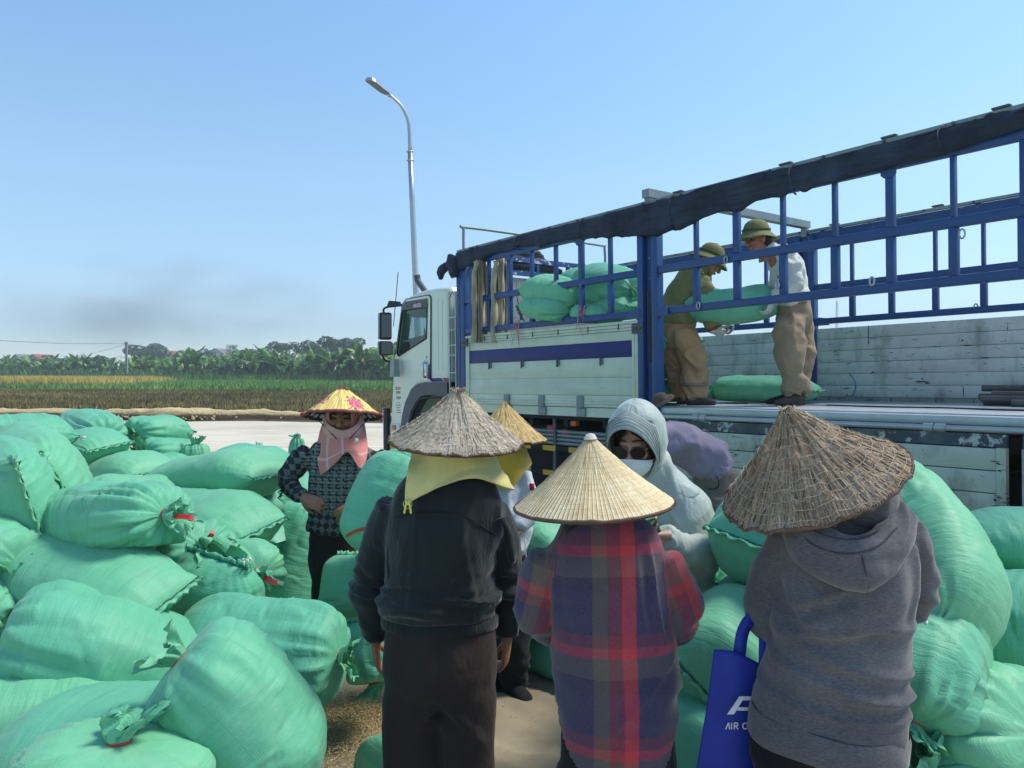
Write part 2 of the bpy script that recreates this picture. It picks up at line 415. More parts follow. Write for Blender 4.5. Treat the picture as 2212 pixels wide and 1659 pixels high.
# ------------------------------------------------------------------ banana plants
def banana_mat():
    t = NT('banana_leaf'); v = t.coord(); oi = t.node('ObjectInfo').outputs['Random']
    m = t.math('ADD', t.math('MULTIPLY', t.noise(v, .8, 3), .55), t.math('MULTIPLY', oi, .45))
    col = t.ramp(m, [(.25, '#35592b'), (.48, '#58863f'), (.7, '#8bb058'), (.92, '#c2c47a')])
    t.put(t.b.inputs['Subsurface Weight'], 0.0)
    tr = t.node('BsdfTranslucent'); t.l.new(col, tr.inputs[0]); mx = t.node('MixShader'); mx.inputs[0].default_value = .25
    m_ = t.done(col, .5, None, 0, .4); t.l.new(t.b.outputs[0], mx.inputs[1]); t.l.new(tr.outputs[0], mx.inputs[2]); t.l.new(mx.outputs[0], t.out.inputs[0])
    return m_
BL = banana_mat(); BST = simple('banana_stem', '#7d7a4a', .8, .3, 3)
DEADL = simple('dry_banana_leaf', '#8f7a4c', .9, .3, 4)
def leaf_mesh(L, W, droop, seed, tears=5):
    g = random.Random(seed); n = 12; V = []; Fc = []; tilt = g.uniform(.15, .4)
    ang = R(72); x = z = 0
    cx = [0]; cz = [0]
    for i in range(n):
        x += math.cos(ang) * L / n; z += math.sin(ang) * L / n; ang -= droop / n * (0.5 + 1.1 * i / n); cx.append(x); cz.append(z)
    cut = [1.0] * (n + 1)
    for q in range(n + 1):
        u = q / n; cut[q] = min(1, u / .16) * (math.sin(math.pi * min(1, .18 + .82 * u)) ** .55 if u < 1 else 0.05)
    for i in range(n):
        w0, w1 = W / 2 * cut[i], W / 2 * cut[i + 1]; b = len(V)
        for sd in (-1, 1):
            gap = g.uniform(0, .4) / n * L * .5; dr = g.uniform(.0, .5)
            b = len(V)
            V += [(cx[i], 0, cz[i]), (cx[i + 1], 0, cz[i + 1]),
                  (cx[i + 1] + .15 * w1 - gap, sd * w1, cz[i + 1] + w1 * (tilt - dr)), (cx[i] + .15 * w0, sd * w0, cz[i] + w0 * (tilt - dr * .8))]
            Fc.append((b, b + 1, b + 2, b + 3) if sd > 0 else (b + 3, b + 2, b + 1, b))
    return MB().add(V, Fc).mesh('leaf')
LEAVES = []
for k in range(7):
    me = leaf_mesh(2.5 + .10 * k, .72 + .05 * (k % 3), .7 + .42 * k, k); me.materials.append(BL); LEAVES.append(me)
dl = leaf_mesh(1.7, .45, 4.2, 77); dl.materials.append(DEADL)
STEM = MB().tube([(0, 0, -.1), (.03, 0, .8), (.0, .03, 1.3), (.04, .02, 1.9)], [.16, .14, .11, .06], 9, 8).mesh('pseudostem'); STEM.materials.append(BST)
def crown_mesh(seed):
    g = random.Random(seed); bm = bmesh.new()
    for i in range(11):
        me = LEAVES[g.randrange(7)].copy(); tilt = g.uniform(-.5, .35)
        me.transform(Matrix.Translation((0, 0, 1.5 + g.uniform(-.7, .3))) @ Matrix.Rotation(i * 2.4 + g.uniform(-.4, .4), 4, 'Z') @ Matrix.Rotation(tilt, 4, 'Y')); bm.from_mesh(me); bpy.data.meshes.remove(me)
    out = bpy.data.meshes.new('leaf_crown'); bm.to_mesh(out); bm.free(); out.materials.append(BL); return out
CROWNS = [crown_mesh(s) for s in range(6)]
gb = random.Random(5)
nb = 0
for row, (n, off) in enumerate(((46, 0), (44, 4), (40, 9), (34, 15))):
    for i in range(n):
        u = (i + gb.uniform(-.4, .4)) / (n - 1); px = -70 + 1080 * u
        d = 136 - 42 * min(1, max(0, px / 840)) + off + gb.uniform(-1.2, 1.2)
        x = (px - 1106) / FPX * d; sc = gb.uniform(.72, 1.28) * (1.05 if px > 380 else .92) * (1 + .03 * row)
        o = empty('banana_plant', (x, d, FZ - .05), (0, 0, gb.random() * 6.28),
                  '%s banana plant in the %s of the grove, %s' % ('tall' if sc > 1.06 else 'low' if sc < .82 else 'middling', ('front row', 'second row', 'third row', 'back row')[row], 'at the far left edge' if px < 90 else 'left of the utility pole' if px < 262 else 'right of the utility pole' if px < 430 else 'below the far grey gable' if px < 560 else 'below the coconut palm' if px < 690 else 'behind the floral hat' if px < 800 else 'beside the truck mirrors' if px < 850 else 'behind the truck cab'), 'banana plant', 'banana plants of the grove')
        o.scale = (sc, sc, sc)
        inst('pseudostem', STEM, o)
        if row == 0:
            for k in range(10):
                young = k == 9
                inst('leaf', LEAVES[0 if young else gb.randrange(1, 7)], o, (0, 0, 1.5 + gb.uniform(-.6, .3)), (0, (-.35 if young else gb.uniform(-.4, .4)), k * 2.4 + gb.uniform(-.4, .4)))
            if gb.random() < .5: inst('leaf', dl, o, (0, 0, 1.9), (0, .5, gb.random() * 6))
        else:
            inst('leaf_crown', CROWNS[gb.randrange(6)], o, (0, 0, 0), (0, 0, gb.random() * 6))

# ------------------------------------------------------------------ far trees, houses, poles
TRUNK = simple('tree_bark', '#5f5445', .9, .2, 4)
def leafmat(name, a, b, c): return green_mat(name, a, b, c, .35)
FOL = [leafmat('far_foliage', '#2f4a2a', '#47663a', '#62804a'), leafmat('far_foliage_blue', '#34503c', '#4d6c4e', '#6a8760')]
def tree(px, py_top, d, wpx, label, m=0, crown_low=.35, seed=0, feather=False, cat='tree'):
    g = np.random.default_rng(seed); top = P(px, py_top, d); H = top.z; Wd = wpx / FPX * d
    o = empty('tree', (top.x, top.y, 0), (0, 0, 0), label, cat)
    tb = MB(); tb.tube([(0, 0, -.2), (.1 * H * .05, 0, H * .3), (0, 0, H * .75)], [.035 * H, .022 * H, .008 * H], 8, 8)
    cl = []
    for i in range(7):
        a = g.uniform(0, 6.28); r = g.uniform(.2, .42) * Wd; zz = H * g.uniform(crown_low + .1, .9); cl.append((math.cos(a) * r, math.sin(a) * r, zz)); tb.tube([(0, 0, H * g.uniform(.25, .5)), (math.cos(a) * r * .5, math.sin(a) * r * .5, zz - H * .1), cl[-1]], [.014 * H, .004 * H], 5, 5)
    tb.build('trunk', TRUNK, o)
    cl += [(0, 0, H * .88), (Wd * .2, 0, H * .8), (-Wd * .22, .1, H * .75)]
    nleaf = 2600; c = np.array(cl)[g.integers(0, len(cl), nleaf)]; dirs = g.normal(size=(nleaf, 3)); dirs /= np.linalg.norm(dirs, axis=1)[:, None]
    rr = (Wd * .24 * g.uniform(.5, 1.0, nleaf) ** .5)[:, None]; pos = c + dirs * rr * np.array([1, 1, .62 if H > Wd else .5]); pos[:, 2] = np.minimum(pos[:, 2], H * 1.0 + g.normal(0, .02 * H, nleaf))
    sz = Wd * (.035 if not feather else .02) * g.uniform(.6, 1.4, nleaf)
    a = g.normal(size=(nleaf, 3)); a /= np.linalg.norm(a, axis=1)[:, None]; b = np.cross(a, g.normal(size=(nleaf, 3))); b /= np.linalg.norm(b, axis=1)[:, None]
    V = np.stack([pos - a * sz[:, None], pos + b * sz[:, None] * .6, pos + a * sz[:, None], pos - b * sz[:, None] * .6], 1).reshape(-1, 3)
    me = bpy.data.meshes.new('crown'); me.from_pydata(V.tolist(), [], np.arange(4 * nleaf).reshape(-1, 4).tolist()); link('crown', me, FOL[m], o, False)
for k, (px, py, d, w, lb) in enumerate([
    (300, 752, 190, 40, 'broad tree just right of the utility pole, behind the banana grove'),
    (335, 748, 200, 48, 'rounded bluish tree second to the right of the utility pole'),
    (395, 764, 210, 44, 'low bushy tree beside the red roofed far house'),
    (440, 760, 215, 40, 'low tree left of the grey gabled far roof'),
    (501, 747, 205, 20, 'thin tall tree with sparse round top above the grove'),
    (545, 762, 210, 44, 'low hazy tree between the thin tree and the palm'),
    (592, 743, 175, 42, 'dark tree left of the coconut palm'),
    (665, 742, 170, 52, 'wide tree right behind the coconut palm'),
    (705, 733, 165, 58, 'tallest wide tree crown of the far treeline'),
    (748, 737, 165, 52, 'wide tree at the right end of the far treeline'),
    (803, 750, 175, 12, 'narrow spiky tree near the truck mirrors'),
    (60, 776, 220, 30, 'small tree between the two far left houses'),
    (108, 772, 215, 22, 'small tree right of the white far house'),
    (8, 780, 230, 24, 'tiny tree at the left edge of the far treeline'),
    (150, 780, 225, 46, 'low bush left of the utility pole behind the grove'),
    (215, 776, 215, 40, 'low grey green tree just left of the utility pole'),
    (880, 745, 170, 70, 'tree hidden partly behind the truck cab')]):
    tree(px, py - 7, d, w * 1.3, lb, k % 2, .35, k, feather=(k in (4, 10)))
def coconut(px, py, d):
    top = P(px, py, d); H = top.z - 1.0; o = empty('coconut_palm', (top.x, top.y, 0), (0, 0, 0), 'coconut palm rising above the banana grove, fronds drooping', 'palm tree')
    MB().tube([(0, 0, 0), (.3, 0, H * .5), (.1, 0, H)], [.2, .14, .12], 8, 8).build('trunk', TRUNK, o)
    for k in range(13):
        b = MB(); a0 = R(gb.uniform(10, 75)); pts = []; x = z = 0; a = a0
        for i in range(9): pts.append((x, z)); x += math.cos(a) * .32; z += math.sin(a) * .32; a -= .22
        for i in range(8):
            (x0, z0), (x1, z1) = pts[i], pts[i + 1]
            for s_ in (-1, 1):
                for q in (0, .5):
                    xa, za = x0 + (x1 - x0) * q, z0 + (z1 - z0) * q; L = .75 * math.sin(math.pi * (i + 1.3) / 10)
                    b.add([(xa, 0, za), (xa + .1, 0, za + .02), (xa + .25, s_ * L, za - .35 * L)], [(0, 1, 2)])
        fr = b.build('frond', FOL[0], o, False); fr.location = (.1, 0, H); fr.rotation_euler = (0, 0, k * 2.4)
coconut(623, 740, 165)
WALLP = simple('plaster', '#cfd0cc', .9, .06); ROOFG = simple('grey_tiles', '#77797c', .9, .15); ROOFR = simple('red_tiles', '#a5584a', .9, .15); WALLW = simple('white_plaster', '#e6e6e2', .9, .04); GLD = simple('dark_window', '#3a4046', .3); WALLPK = simple('pinkish_plaster', '#b9aca8', .9, .05); TIN = simple('pale_tin', '#c8ccd0', .5, .05)
def house(px0, px1, py_eave, py_ridge, d, wm, rm, label, rot=0.0, gable=True):
    a = P(px0, py_eave, d); b = P(px1, py_eave, d); w = b.x - a.x; ez = a.z; rz = P(px0, py_ridge, d).z; dp = 9.0
    o = empty('house', ((a.x + b.x) / 2, a.y, 0), (0, 0, rot), label, 'house')
    MB().span((-w / 2, 0, 0), (w / 2, dp, ez)).build('wall', wm, o, False)
    b_ = MB(); e = .35
    if gable:   # gable end faces the camera
        MB().prism([(-w / 2, ez), (w / 2, ez), (0, rz)], .002, dp - .002).build('gable', wm, o, False)
        for s in (-1, 1):
            q = [(s * (w / 2 + e), ez - e * .5), (0, rz + .05), (0, rz + .3), (s * (w / 2 + e), ez - e * .5 + .22)]
            b_.prism(q if s > 0 else q[::-1], -.5, dp + .5)
    else:
        b_.prism([(-.6, ez - .1), (dp / 2, rz), (dp + .6, ez - .1), (dp + .6, ez + .1), (dp / 2, rz + .25), (-.6, ez + .1)], -w / 2 - .4, w / 2 + .4, 'x')
    b_.build('roof', rm, o, False)
    n = 2
    for i in range(n):
        f = MB(); cx = -w / 2 + w * (i + .5) / n
        f.span((cx - .55, -.06, ez - 2.0), (cx + .55, .02, ez - .6)); wf = f.build('window', WALLW, o, False)
        MB().span((cx - .45, -.075, ez - 1.9), (cx + .45, -.055, ez - .7)).build('pane', GLD, wf, False)
house(20, 50, 781, 767, 230, WALLPK, ROOFG, 'far grey roofed house with pinkish gable at the left edge')
house(56, 88, 779, 767, 225, WALLW, ROOFR, 'far white house with small tiled roof above the grove')
house(350, 384, 771, 759, 250, WALLPK, ROOFR, 'far house with faded red roof right of the utility pole', 0, False)
house(447, 482, 764, 754, 255, WALLP, ROOFG, 'far house with blue grey gable roof above the bananas')
house(388, 404, 764, 761, 260, WALLW, TIN, 'far pale house with white flat roof beside the red roofed one', 0, False)
house(281, 300, 775, 770, 200, WALLW, TIN, 'small far shed with pale tin roof beside the utility pole', 0, False)
house(812, 835, 762, 754, 260, WALLP, ROOFR, 'far red roofed house close to the truck mirrors', 0, False)
CONC = simple('concrete_pole', '#9a9c98', .9, .08, 6)
up = P(273, 738, 112); o = empty('utility_pole', (up.x, up.y, 0), (0, 0, 0), 'concrete utility pole standing in front of the banana grove', 'utility pole')
MB().box((0, 0, up.z / 2), (.16, .13, up.z / 2), None, .03).build('pole', CONC, o, False)
MB().box((0, -.15, up.z - .25), (.35, .04, .05)).build('crossarm', CONC, o, False)
WIRE = simple('wire_black', '#33373a', .7)
def wire(a, b, sag, lb, r=.022):
    pts = [a.lerp(b, t) + Vector((0, 0, -sag * 4 * t * (1 - t))) for t in np.linspace(0, 1, 14)]
    tag(MB().tube([tuple(p) for p in pts], r, 5).build('overhead_wire', WIRE), lb, 'wire', 'wires from the utility pole')
wire(P(272, 741, 112), P(-160, 722, 75), .4, 'overhead wire running left from the pole top to beyond the frame')
wire(P(272, 743, 112), P(140, 774, 190), .3, 'overhead wire dropping left from the pole towards the far houses')
wire(P(274, 741, 112), P(318, 757, 190), .4, 'short overhead wire dropping right from the pole behind the trees')
# lattice mast far right
mp = P(1808, 637, 205); o = empty('radio_mast', (mp.x, mp.y, 0), (0, 0, 0), 'thin lattice radio mast on the horizon seen through the truck rack', 'mast')
b = MB(); hz = mp.z
for k in range(3):
    a = 2.09 * k; b.tube([((.55 * math.cos(a)), .55 * math.sin(a), 0), (.25 * math.cos(a), .25 * math.sin(a), hz * .92)], .045, 4)
for i in range(34):
    z0, z1 = hz * .92 * i / 34, hz * .92 * (i + 1) / 34
    for k in range(3):
        r0, r1 = .55 - .3 * i / 34, .55 - .3 * (i + 1) / 34; a, c = 2.09 * k, 2.09 * (k + 1); b.tube([(r0 * math.cos(a), r0 * math.sin(a), z0), (r1 * math.cos(c), r1 * math.sin(c), z1)], .03, 3)
b.build('lattice', simple('mast_paint', '#b08a86', .7), o, False)
MB().tube([(0, 0, hz * .9), (0, 0, hz)], .05, 5).build('antenna', TIN, o)
# low far treeline along the horizon to the right (only glimpsed under and over the truck bed)
def far_wood():
    g = np.random.default_rng(12); n = 9000; x = g.uniform(-60, 420, n); y = 330 + g.uniform(0, 25, n); z = g.random(n) ** 1.3 * (3.4 + 1.5 * vnoise(np.stack([x * .05, 0 * x, 0 * x], 1), 3))
    a = g.normal(size=(n, 3)) * .8; b = g.normal(size=(n, 3)) * .8; p = np.stack([x, y, z], 1)
    V = np.stack([p - a, p + b, p + a], 1).reshape(-1, 3); me = bpy.data.meshes.new('far_wood'); me.from_pydata(V.tolist(), [], np.arange(3 * n).reshape(-1, 3).tolist())
    tag(link('far_wood', me, FOL[1], None, False), 'low far-off wood on the horizon beyond the truck', kind='stuff')
far_wood()
# ------------------------------------------------------------------ street lamp
GALV = simple('galvanised_steel', '#aab0b2', .38, .06, 5, .05, 40, .75); LAMPG = simple('lamp_grey', '#6f7a7a', .5, .05)
def street_lamp():
    d = 23.0; base = P(911, 930, d); base.z = 0; top = P(884, 283, d)
    o = empty('street_lamp', base, (0, 0, 0), 'tall galvanised street lamp with curved arm behind the truck cab', 'street lamp'); tl = top - base
    MB().tube([(0, 0, 0), tuple(tl * .5), tuple(tl * .93)], [.105, .09, .075], 12, 6).build('pole', GALV, o)
    b = MB()
    for f in (.90, .93): 
        q = tl * f; b.lathe([(.085, -.02), (.085, .02)], 10, Matrix.Translation(q)); 
        for k in range(4): b.box(q + Vector((.1 * math.cos(k * 1.57), .1 * math.sin(k * 1.57), 0)), (.012, .012, .02))
    b.build('clamp', GALV, o)
    def Q(px, py, dd): return P(px, py, dd) - base
    arm = [tl * .93, Q(884, 275, d), Q(878, 250, d - .05), Q(866, 228, d - .15), Q(850, 212, d - .28), Q(834, 199, d - .42)]
    MB().tube([tuple(p) for p in arm], [.06, .055, .045, .04], 10, 22).build('arm', GALV, o)
    A = Q(838, 203, d - .38); B = Q(797, 171, d - 1.25); ax = (B - A).normalized(); sd = Vector((.62, -.70, -.12)); sd = (sd - ax * sd.dot(ax)).normalized(); nn = sd.cross(ax)
    if nn.z < 0: nn = -nn
    M = Matrix((ax, sd, nn)).transposed(); L = (B - A).length; c = (A + B) / 2
    hb = MB()
    prof = [(-L / 2, .07), (-L / 2 + .06, .13), (-L / 2 + .2, .16), (L / 2 - .1, .17), (L / 2, .12)]
    V = []; 
    for x, w in prof: V += [M @ Vector((x, -w, -.035)) + c, M @ Vector((x, w, -.035)) + c, M @ Vector((x, w * .75, .055)) + c, M @ Vector((x, -w * .75, .055)) + c]
    m = len(prof); Fc = [(i * 4 + j, i * 4 + (j + 1) % 4, (i + 1) * 4 + (j + 1) % 4, (i + 1) * 4 + j) for i in range(m - 1) for j in range(4)] + [(3, 2, 1, 0), tuple((m - 1) * 4 + j for j in range(4))]
    head = hb.add(V, Fc).build('lamp_head', GALV, o, False)
    for x0, x1 in ((-L / 2 + .14, -.05), (0, L / 2 - .1)):
        MB().box(M @ Vector(((x0 + x1) / 2, 0, -.042)) + c, ((x1 - x0) / 2, .125, .008), M).build('led_panel', LAMPG, head, False)
    MB().tube([tuple(Q(843, 207, d - .33)), tuple(A)], .055, 10).build('socket', GALV, o)
street_lamp()
# ------------------------------------------------------------------ tarpaulin on the ground, spilt grain
def tarp():
    xs = np.linspace(-2.2, 3.4, 150); ys = np.linspace(1.2, 5.6, 130); X, Y = np.meshgrid(xs, ys)
    X2 = X + .12 * np.sin(Y * 2.3) * 0; p = np.stack([X.ravel(), Y.ravel(), 0 * X.ravel()], 1)
    q = np.stack([p[:, 0] * 1.3 + p[:, 1] * 1.8, p[:, 1] * .9 - p[:, 0] * .6, p[:, 2]], 1) + .35 * np.stack([fbm(p * 2, 31), fbm(p * 2, 32), 0 * p[:, 0]], 1)
    z = .03 + .028 * np.maximum(0, ridge(q * np.array([2.2, .8, 1]), 33)) ** 3 + .012 * ridge(q * np.array([5, 2, 1]), 34) + .012 * fbm(p * 3, 35)
    V = np.stack([p[:, 0], p[:, 1], z + .01], 1); w = len(xs)
    Fc = [(i * w + j, i * w + j + 1, (i + 1) * w + j + 1, (i + 1) * w + j) for i in range(len(ys) - 1) for j in range(w - 1)]
    t = NT('dusty_tarpaulin'); v = t.coord()
    col = t.ramp(t.noise(v, 1.4, 6), [(.3, '#7d725e'), (.55, '#9c8f77'), (.75, '#b5a88e')]); col = t.mix(t.ramp(t.noise(v, 5, 5), [(.52, 0.0), (.7, .6)]), col, lin('#7d6d52'))
    weave = t.noise(v, 160, 2)
    o = MB().add(V, Fc).build('ground_tarpaulin', t.done(col, .6, t.bump(weave, .15, .003), 0, .4))
    tag(o, 'dusty beige tarpaulin spread wrinkled on the ground under the people', 'tarpaulin')
tarp()
def grain():
    g = np.random.default_rng(8); b = MB(); base = MB().ell((0, 0, 0), (.0045, .0015, .0013), None, 4, 3)
    n = 5200; c = P(775, 1565, 3.62); V = []; Fc = []; bv = np.array(base.v)
    for i in range(n):
        k = g.random() < .8
        x = c.x + g.normal(0, .13 if k else .35); y = c.y + g.normal(0, .2 if k else .45); h = .055 + (.03 * math.exp(-((x - c.x) / .13) ** 2 - ((y - c.y) / .2) ** 2)) * g.random()
        a = g.uniform(0, 6.28); e = g.uniform(-.4, .4); s_ = 1.5
        ca, sa, ce, se = math.cos(a), math.sin(a), math.cos(e), math.sin(e); Rm = np.array([[ca * ce, -sa, ca * se], [sa * ce, ca, sa * se], [-se, 0, ce]])
        o0 = len(V); V += (bv @ Rm.T * s_ + np.array([x, y, h + .004])).tolist(); Fc += [tuple(q + o0 for q in f) for f in base.f]
    me = bpy.data.meshes.new('spilt_grain'); me.from_pydata(V, [], Fc)
    t = NT('rice_grain'); v = t.coord()
    tag(link('spilt_grain', me, t.done(t.ramp(t.noise(v, 90, 1), [(.3, '#a08a55'), (.7, '#cfbc8a')]), .7)), 'spilt golden rice grain scattered on the tarpaulin', kind='stuff')
grain()

# ------------------------------------------------------------------ air: thin haze round everything, a drift of field smoke at the left
def air():
    b = MB().span((-330, -70, -1.2), (330, 420, 26)).build('haze', None, None, False); t = bpy.data.materials.new('thin_haze'); t.use_nodes = True; n = t.node_tree.nodes; n.clear(); o = n.new('ShaderNodeOutputMaterial'); v = n.new('ShaderNodeVolumePrincipled'); v.inputs['Color'].default_value = (.86, .92, 1, 1); v.inputs['Density'].default_value = HAZE; v.inputs['Anisotropy'].default_value = .25
    t.node_tree.links.new(v.outputs[0], o.inputs['Volume']); b.data.materials.append(t); tag(b, kind='stuff')
HAZE = .0012
air()
def smoke():
    c = P(330, 655, 150); b = MB().ell((0, 0, 0), (40, 9, 11.5), None, 20, 12).build('smoke', None); b.location = c
    t = bpy.data.materials.new('drifting_smoke'); t.use_nodes = True; n = t.node_tree.nodes; l = t.node_tree.links; n.clear(); o = n.new('ShaderNodeOutputMaterial'); v = n.new('ShaderNodeVolumePrincipled'); v.inputs['Color'].default_value = (.42, .41, .40, 1)
    tc = n.new('ShaderNodeTexCoord'); mp_ = n.new('ShaderNodeMapping'); mp_.inputs['Scale'].default_value = (.045, .06, .085); l.new(tc.outputs['Object'], mp_.inputs[0]); ns = n.new('ShaderNodeTexNoise'); ns.inputs['Scale'].default_value = 1.0; ns.inputs['Detail'].default_value = 3; l.new(mp_.outputs[0], ns.inputs[0])
    ln = n.new('ShaderNodeVectorMath'); ln.operation = 'LENGTH'; m2 = n.new('ShaderNodeMapping'); m2.inputs['Scale'].default_value = (1 / 40, 1 / 9, 1 / 11.5); l.new(tc.outputs['Object'], m2.inputs[0]); l.new(m2.outputs[0], ln.inputs[0])
    r1 = n.new('ShaderNodeMapRange'); r1.inputs[1].default_value = .98; r1.inputs[2].default_value = .2; r1.inputs[3].default_value = 0; r1.inputs[4].default_value = 1; l.new(ln.outputs['Value'], r1.inputs[0]); r2 = n.new('ShaderNodeMapRange'); r2.inputs[1].default_value = .42; r2.inputs[2].default_value = .66; r2.inputs[3].default_value = 0; r2.inputs[4].default_value = .075; l.new(ns.outputs[0], r2.inputs[0])
    m = n.new('ShaderNodeMath'); m.operation = 'MULTIPLY'; l.new(r1.outputs[0], m.inputs[0]); l.new(r2.outputs[0], m.inputs[1]); l.new(m.outputs[0], v.inputs['Density']); l.new(v.outputs[0], o.inputs['Volume']); b.data.materials.append(t)
    tag(b, 'faint grey field smoke drifting above the grove on the left', kind='stuff')
smoke()
# ================================================================== TRUCK  (x forward, y towards the camera side, z up; origin on the bed edge at the middle post)
_f = Vector((-math.sin(R(37)) * math.cos(R(1)), math.cos(R(37)) * math.cos(R(1)), -math.sin(R(1))))
_l = Vector((-math.cos(R(37)), -math.sin(R(37)), 0)); _u = _f.cross(_l)
TO = P(1400, 884, 6.62)
TM = Matrix((_f, _l, _u)).transposed().to_4x4(); TM.translation = TO; TMI = TM.inverted()
def TL(px, py, d): return TMI @ P(px, py, d)          # a spot of the photograph in truck coordinates
def TW(x, y, z): return TM @ Vector((x, y, z))        # truck coordinates -> world
W = 2.35
def worn_paint(name, c, c2, chips, rough=.45, amt=.62, scale=14):
    t = NT(name); v = t.coord(); a = lin(c)
    col = t.ramp(t.noise(v, 2.5, 5), [(.3, tuple(x * .85 for x in a[:3])), (.7, tuple(min(1, x * 1.12) for x in a[:3]))])
    m = t.ramp(t.noise(v, scale, 6, .65), [(amt, 0.0), (amt + .04, 1.0)]); col = t.mix(t.math('MULTIPLY', m, .8), col, lin(chips))
    d = t.ramp(t.noise(v, 4, 5), [(.5, 0.0), (.75, .35)]); col = t.mix(d, col, lin(c2))
    return t.done(col, rough, t.bump(t.noise(v, 40, 3), .12, .003), 0, .45)
BLUE = worn_paint('blue_paint', '#19447a', '#34527a', '#8fa3b8', .42, .70)
BLUE2 = worn_paint('blue_paint_dull', '#173f74', '#44597a', '#8794a8', .5, .64)
def alu_mat(name, base, dirt, scr, scratch=.5):
    t = NT(name); v = t.coord(); b = lin(base)
    col = t.ramp(t.noise(t.coord(scale=(.6, 1, 3)), 2.2, 5), [(.3, tuple(x * .86 for x in b[:3])), (.7, tuple(min(1, x * 1.08) for x in b[:3]))])
    d = t.ramp(t.noise(t.coord(scale=(1, 1, .45)), 5.5, 6, .65), [(.5, 0.0), (.72, scratch)]); col = t.mix(d, col, lin(dirt))
    s1 = t.noise(t.coord(scale=(3.0, 3, 16), rot=(0, .15, 0)), 2.1, 5, .7, .6); s2 = t.noise(t.coord(scale=(14, 14, 2.5), rot=(0, .3, 0)), 1.7, 4, .7)
    m = t.math('MAXIMUM', t.ramp(s1, [(.62, 0.0), (.66, 1.0)]), t.ramp(s2, [(.66, 0.0), (.70, 1.0)])); col = t.mix(t.math('MULTIPLY', m, scratch * 1.5), col, lin(scr))
    sp = t.vor(v, 7, 'F1'); spm = t.math('LESS_THAN', sp, .07 * scratch); col = t.mix(spm, col, lin('#27344f'))
    return t.done(col, .5, t.bump(t.noise(v, 25, 3), .2, .005), .1, .45)
ALU = alu_mat('painted_aluminium', '#c5cfbd', '#9aa292', '#6f7671', .22)
ALUIN = alu_mat('scuffed_aluminium', '#c8cbc4', '#8c9088', '#2b3134', .95)
FLAPM = alu_mat('dirty_flap_aluminium', '#b4bdb0', '#68716a', '#262d2e', 1.0)
FLOORM = alu_mat('bed_floor_steel', '#a9b1b4', '#7f8484', '#5b6062', .5)
CABM = simple('cab_paint', '#d6dfcd', .28, .04, 1.5, .03, 8, 0, .5, **{'Coat Weight': .3})
DARKP = simple('dark_plastic', '#4e565a', .55, .1); BLACK = simple('black_rubber', '#1b1d1e', .7, .15); CHAS = simple('chassis_black', '#15171a', .8, .2)
CHROME = simple('chrome', '#c5cacb', .18, .04, 5, .02, 30, .9); STEELG = simple('grey_tube', '#7d8a8a', .5, .15, 7, .05, 30, .3); SILVER = simple('bright_steel', '#a8b1b3', .4, .1, 5, .05, 30, .6)
STRIPEB = simple('stripe_blue', '#16276b', .5, .06); TEXTR = simple('red_print', '#b8323a', .5, .02); TEXTG = simple('grey_print', '#6d7a74', .5, .02); REDP = simple('red_decal', '#b43036', .5, .05); ORANGE = simple('orange_lens', '#c8642e', .25, .05); AMBER = simple('amber_reflector', '#d99a1e', .3, .05); WHITEP = simple('white_plastic', '#dfe3e0', .4, .03); YELP = simple('yellow_tape', '#c99a34', .6, .1)
def glass_mat(name, tint, alpha):
    t = NT(name); g = t.node('BsdfGlossy'); g.inputs['Roughness'].default_value = .03; tr = t.node('BsdfTransparent'); tr.inputs[0].default_value = lin(tint)
    fr = t.node('LayerWeight'); mx = t.node('MixShader'); t.l.new(t.math('MULTIPLY_ADD', t.math('POWER', fr.outputs['Facing'], 5), .9, .035 + alpha), mx.inputs[0]); t.l.new(tr.outputs[0], mx.inputs[1]); t.l.new(g.outputs[0], mx.inputs[2]); t.l.new(mx.outputs[0], t.out.inputs[0]); return t.mat
GLASS = glass_mat('window_glass', '#cfe0df', .02); VISG = glass_mat('smoked_visor', '#8b8f96', .06); MIRR = simple('mirror_glass', '#20262a', .05, .01, 1, 0, 1, 0, 1.0)
truck = empty('cargo_truck', (0, 0, 0), (0, 0, 0), 'white and blue cargo truck with railed open bed, being loaded with green sacks', 'truck'); truck.matrix_world = TM
def part(name, mb, mat, parent=None, sharp=None, smooth=False): return mb.build(name, mat, parent or truck, smooth or bool(sharp), sharp)
def child(par, name, mb, mat, sharp=None): return mb.build(name, mat, par, bool(sharp), sharp)
def text_mesh(s, size, mat, M, parent, name='lettering', ext=.002, align='LEFT', shear=0.0, bold=0.0, xs=1.0):
    cu = bpy.data.curves.new('t', 'FONT'); cu.body = s; cu.size = size; cu.extrude = ext; cu.align_x = align; cu.shear = shear; cu.offset = bold; cu.resolution_u = 3
    o = bpy.data.objects.new('t', cu); COL.objects.link(o); dg = bpy.context.evaluated_depsgraph_get(); dg.update()
    me = bpy.data.meshes.new_from_object(o.evaluated_get(dg)); bpy.data.objects.remove(o); bpy.data.curves.remove(cu)
    me.transform(Matrix.Diagonal((xs, 1, 1, 1))); me.transform(M); me.materials.clear(); return link(name, me, mat, parent, False)
SIDE = lambda x, y, z: Matrix.Translation((x, y, z)) @ Matrix(((-1, 0, 0, 0), (0, 0, 1, 0), (0, 1, 0, 0), (0, 0, 0, 1)))   # text facing +y, reading towards -x
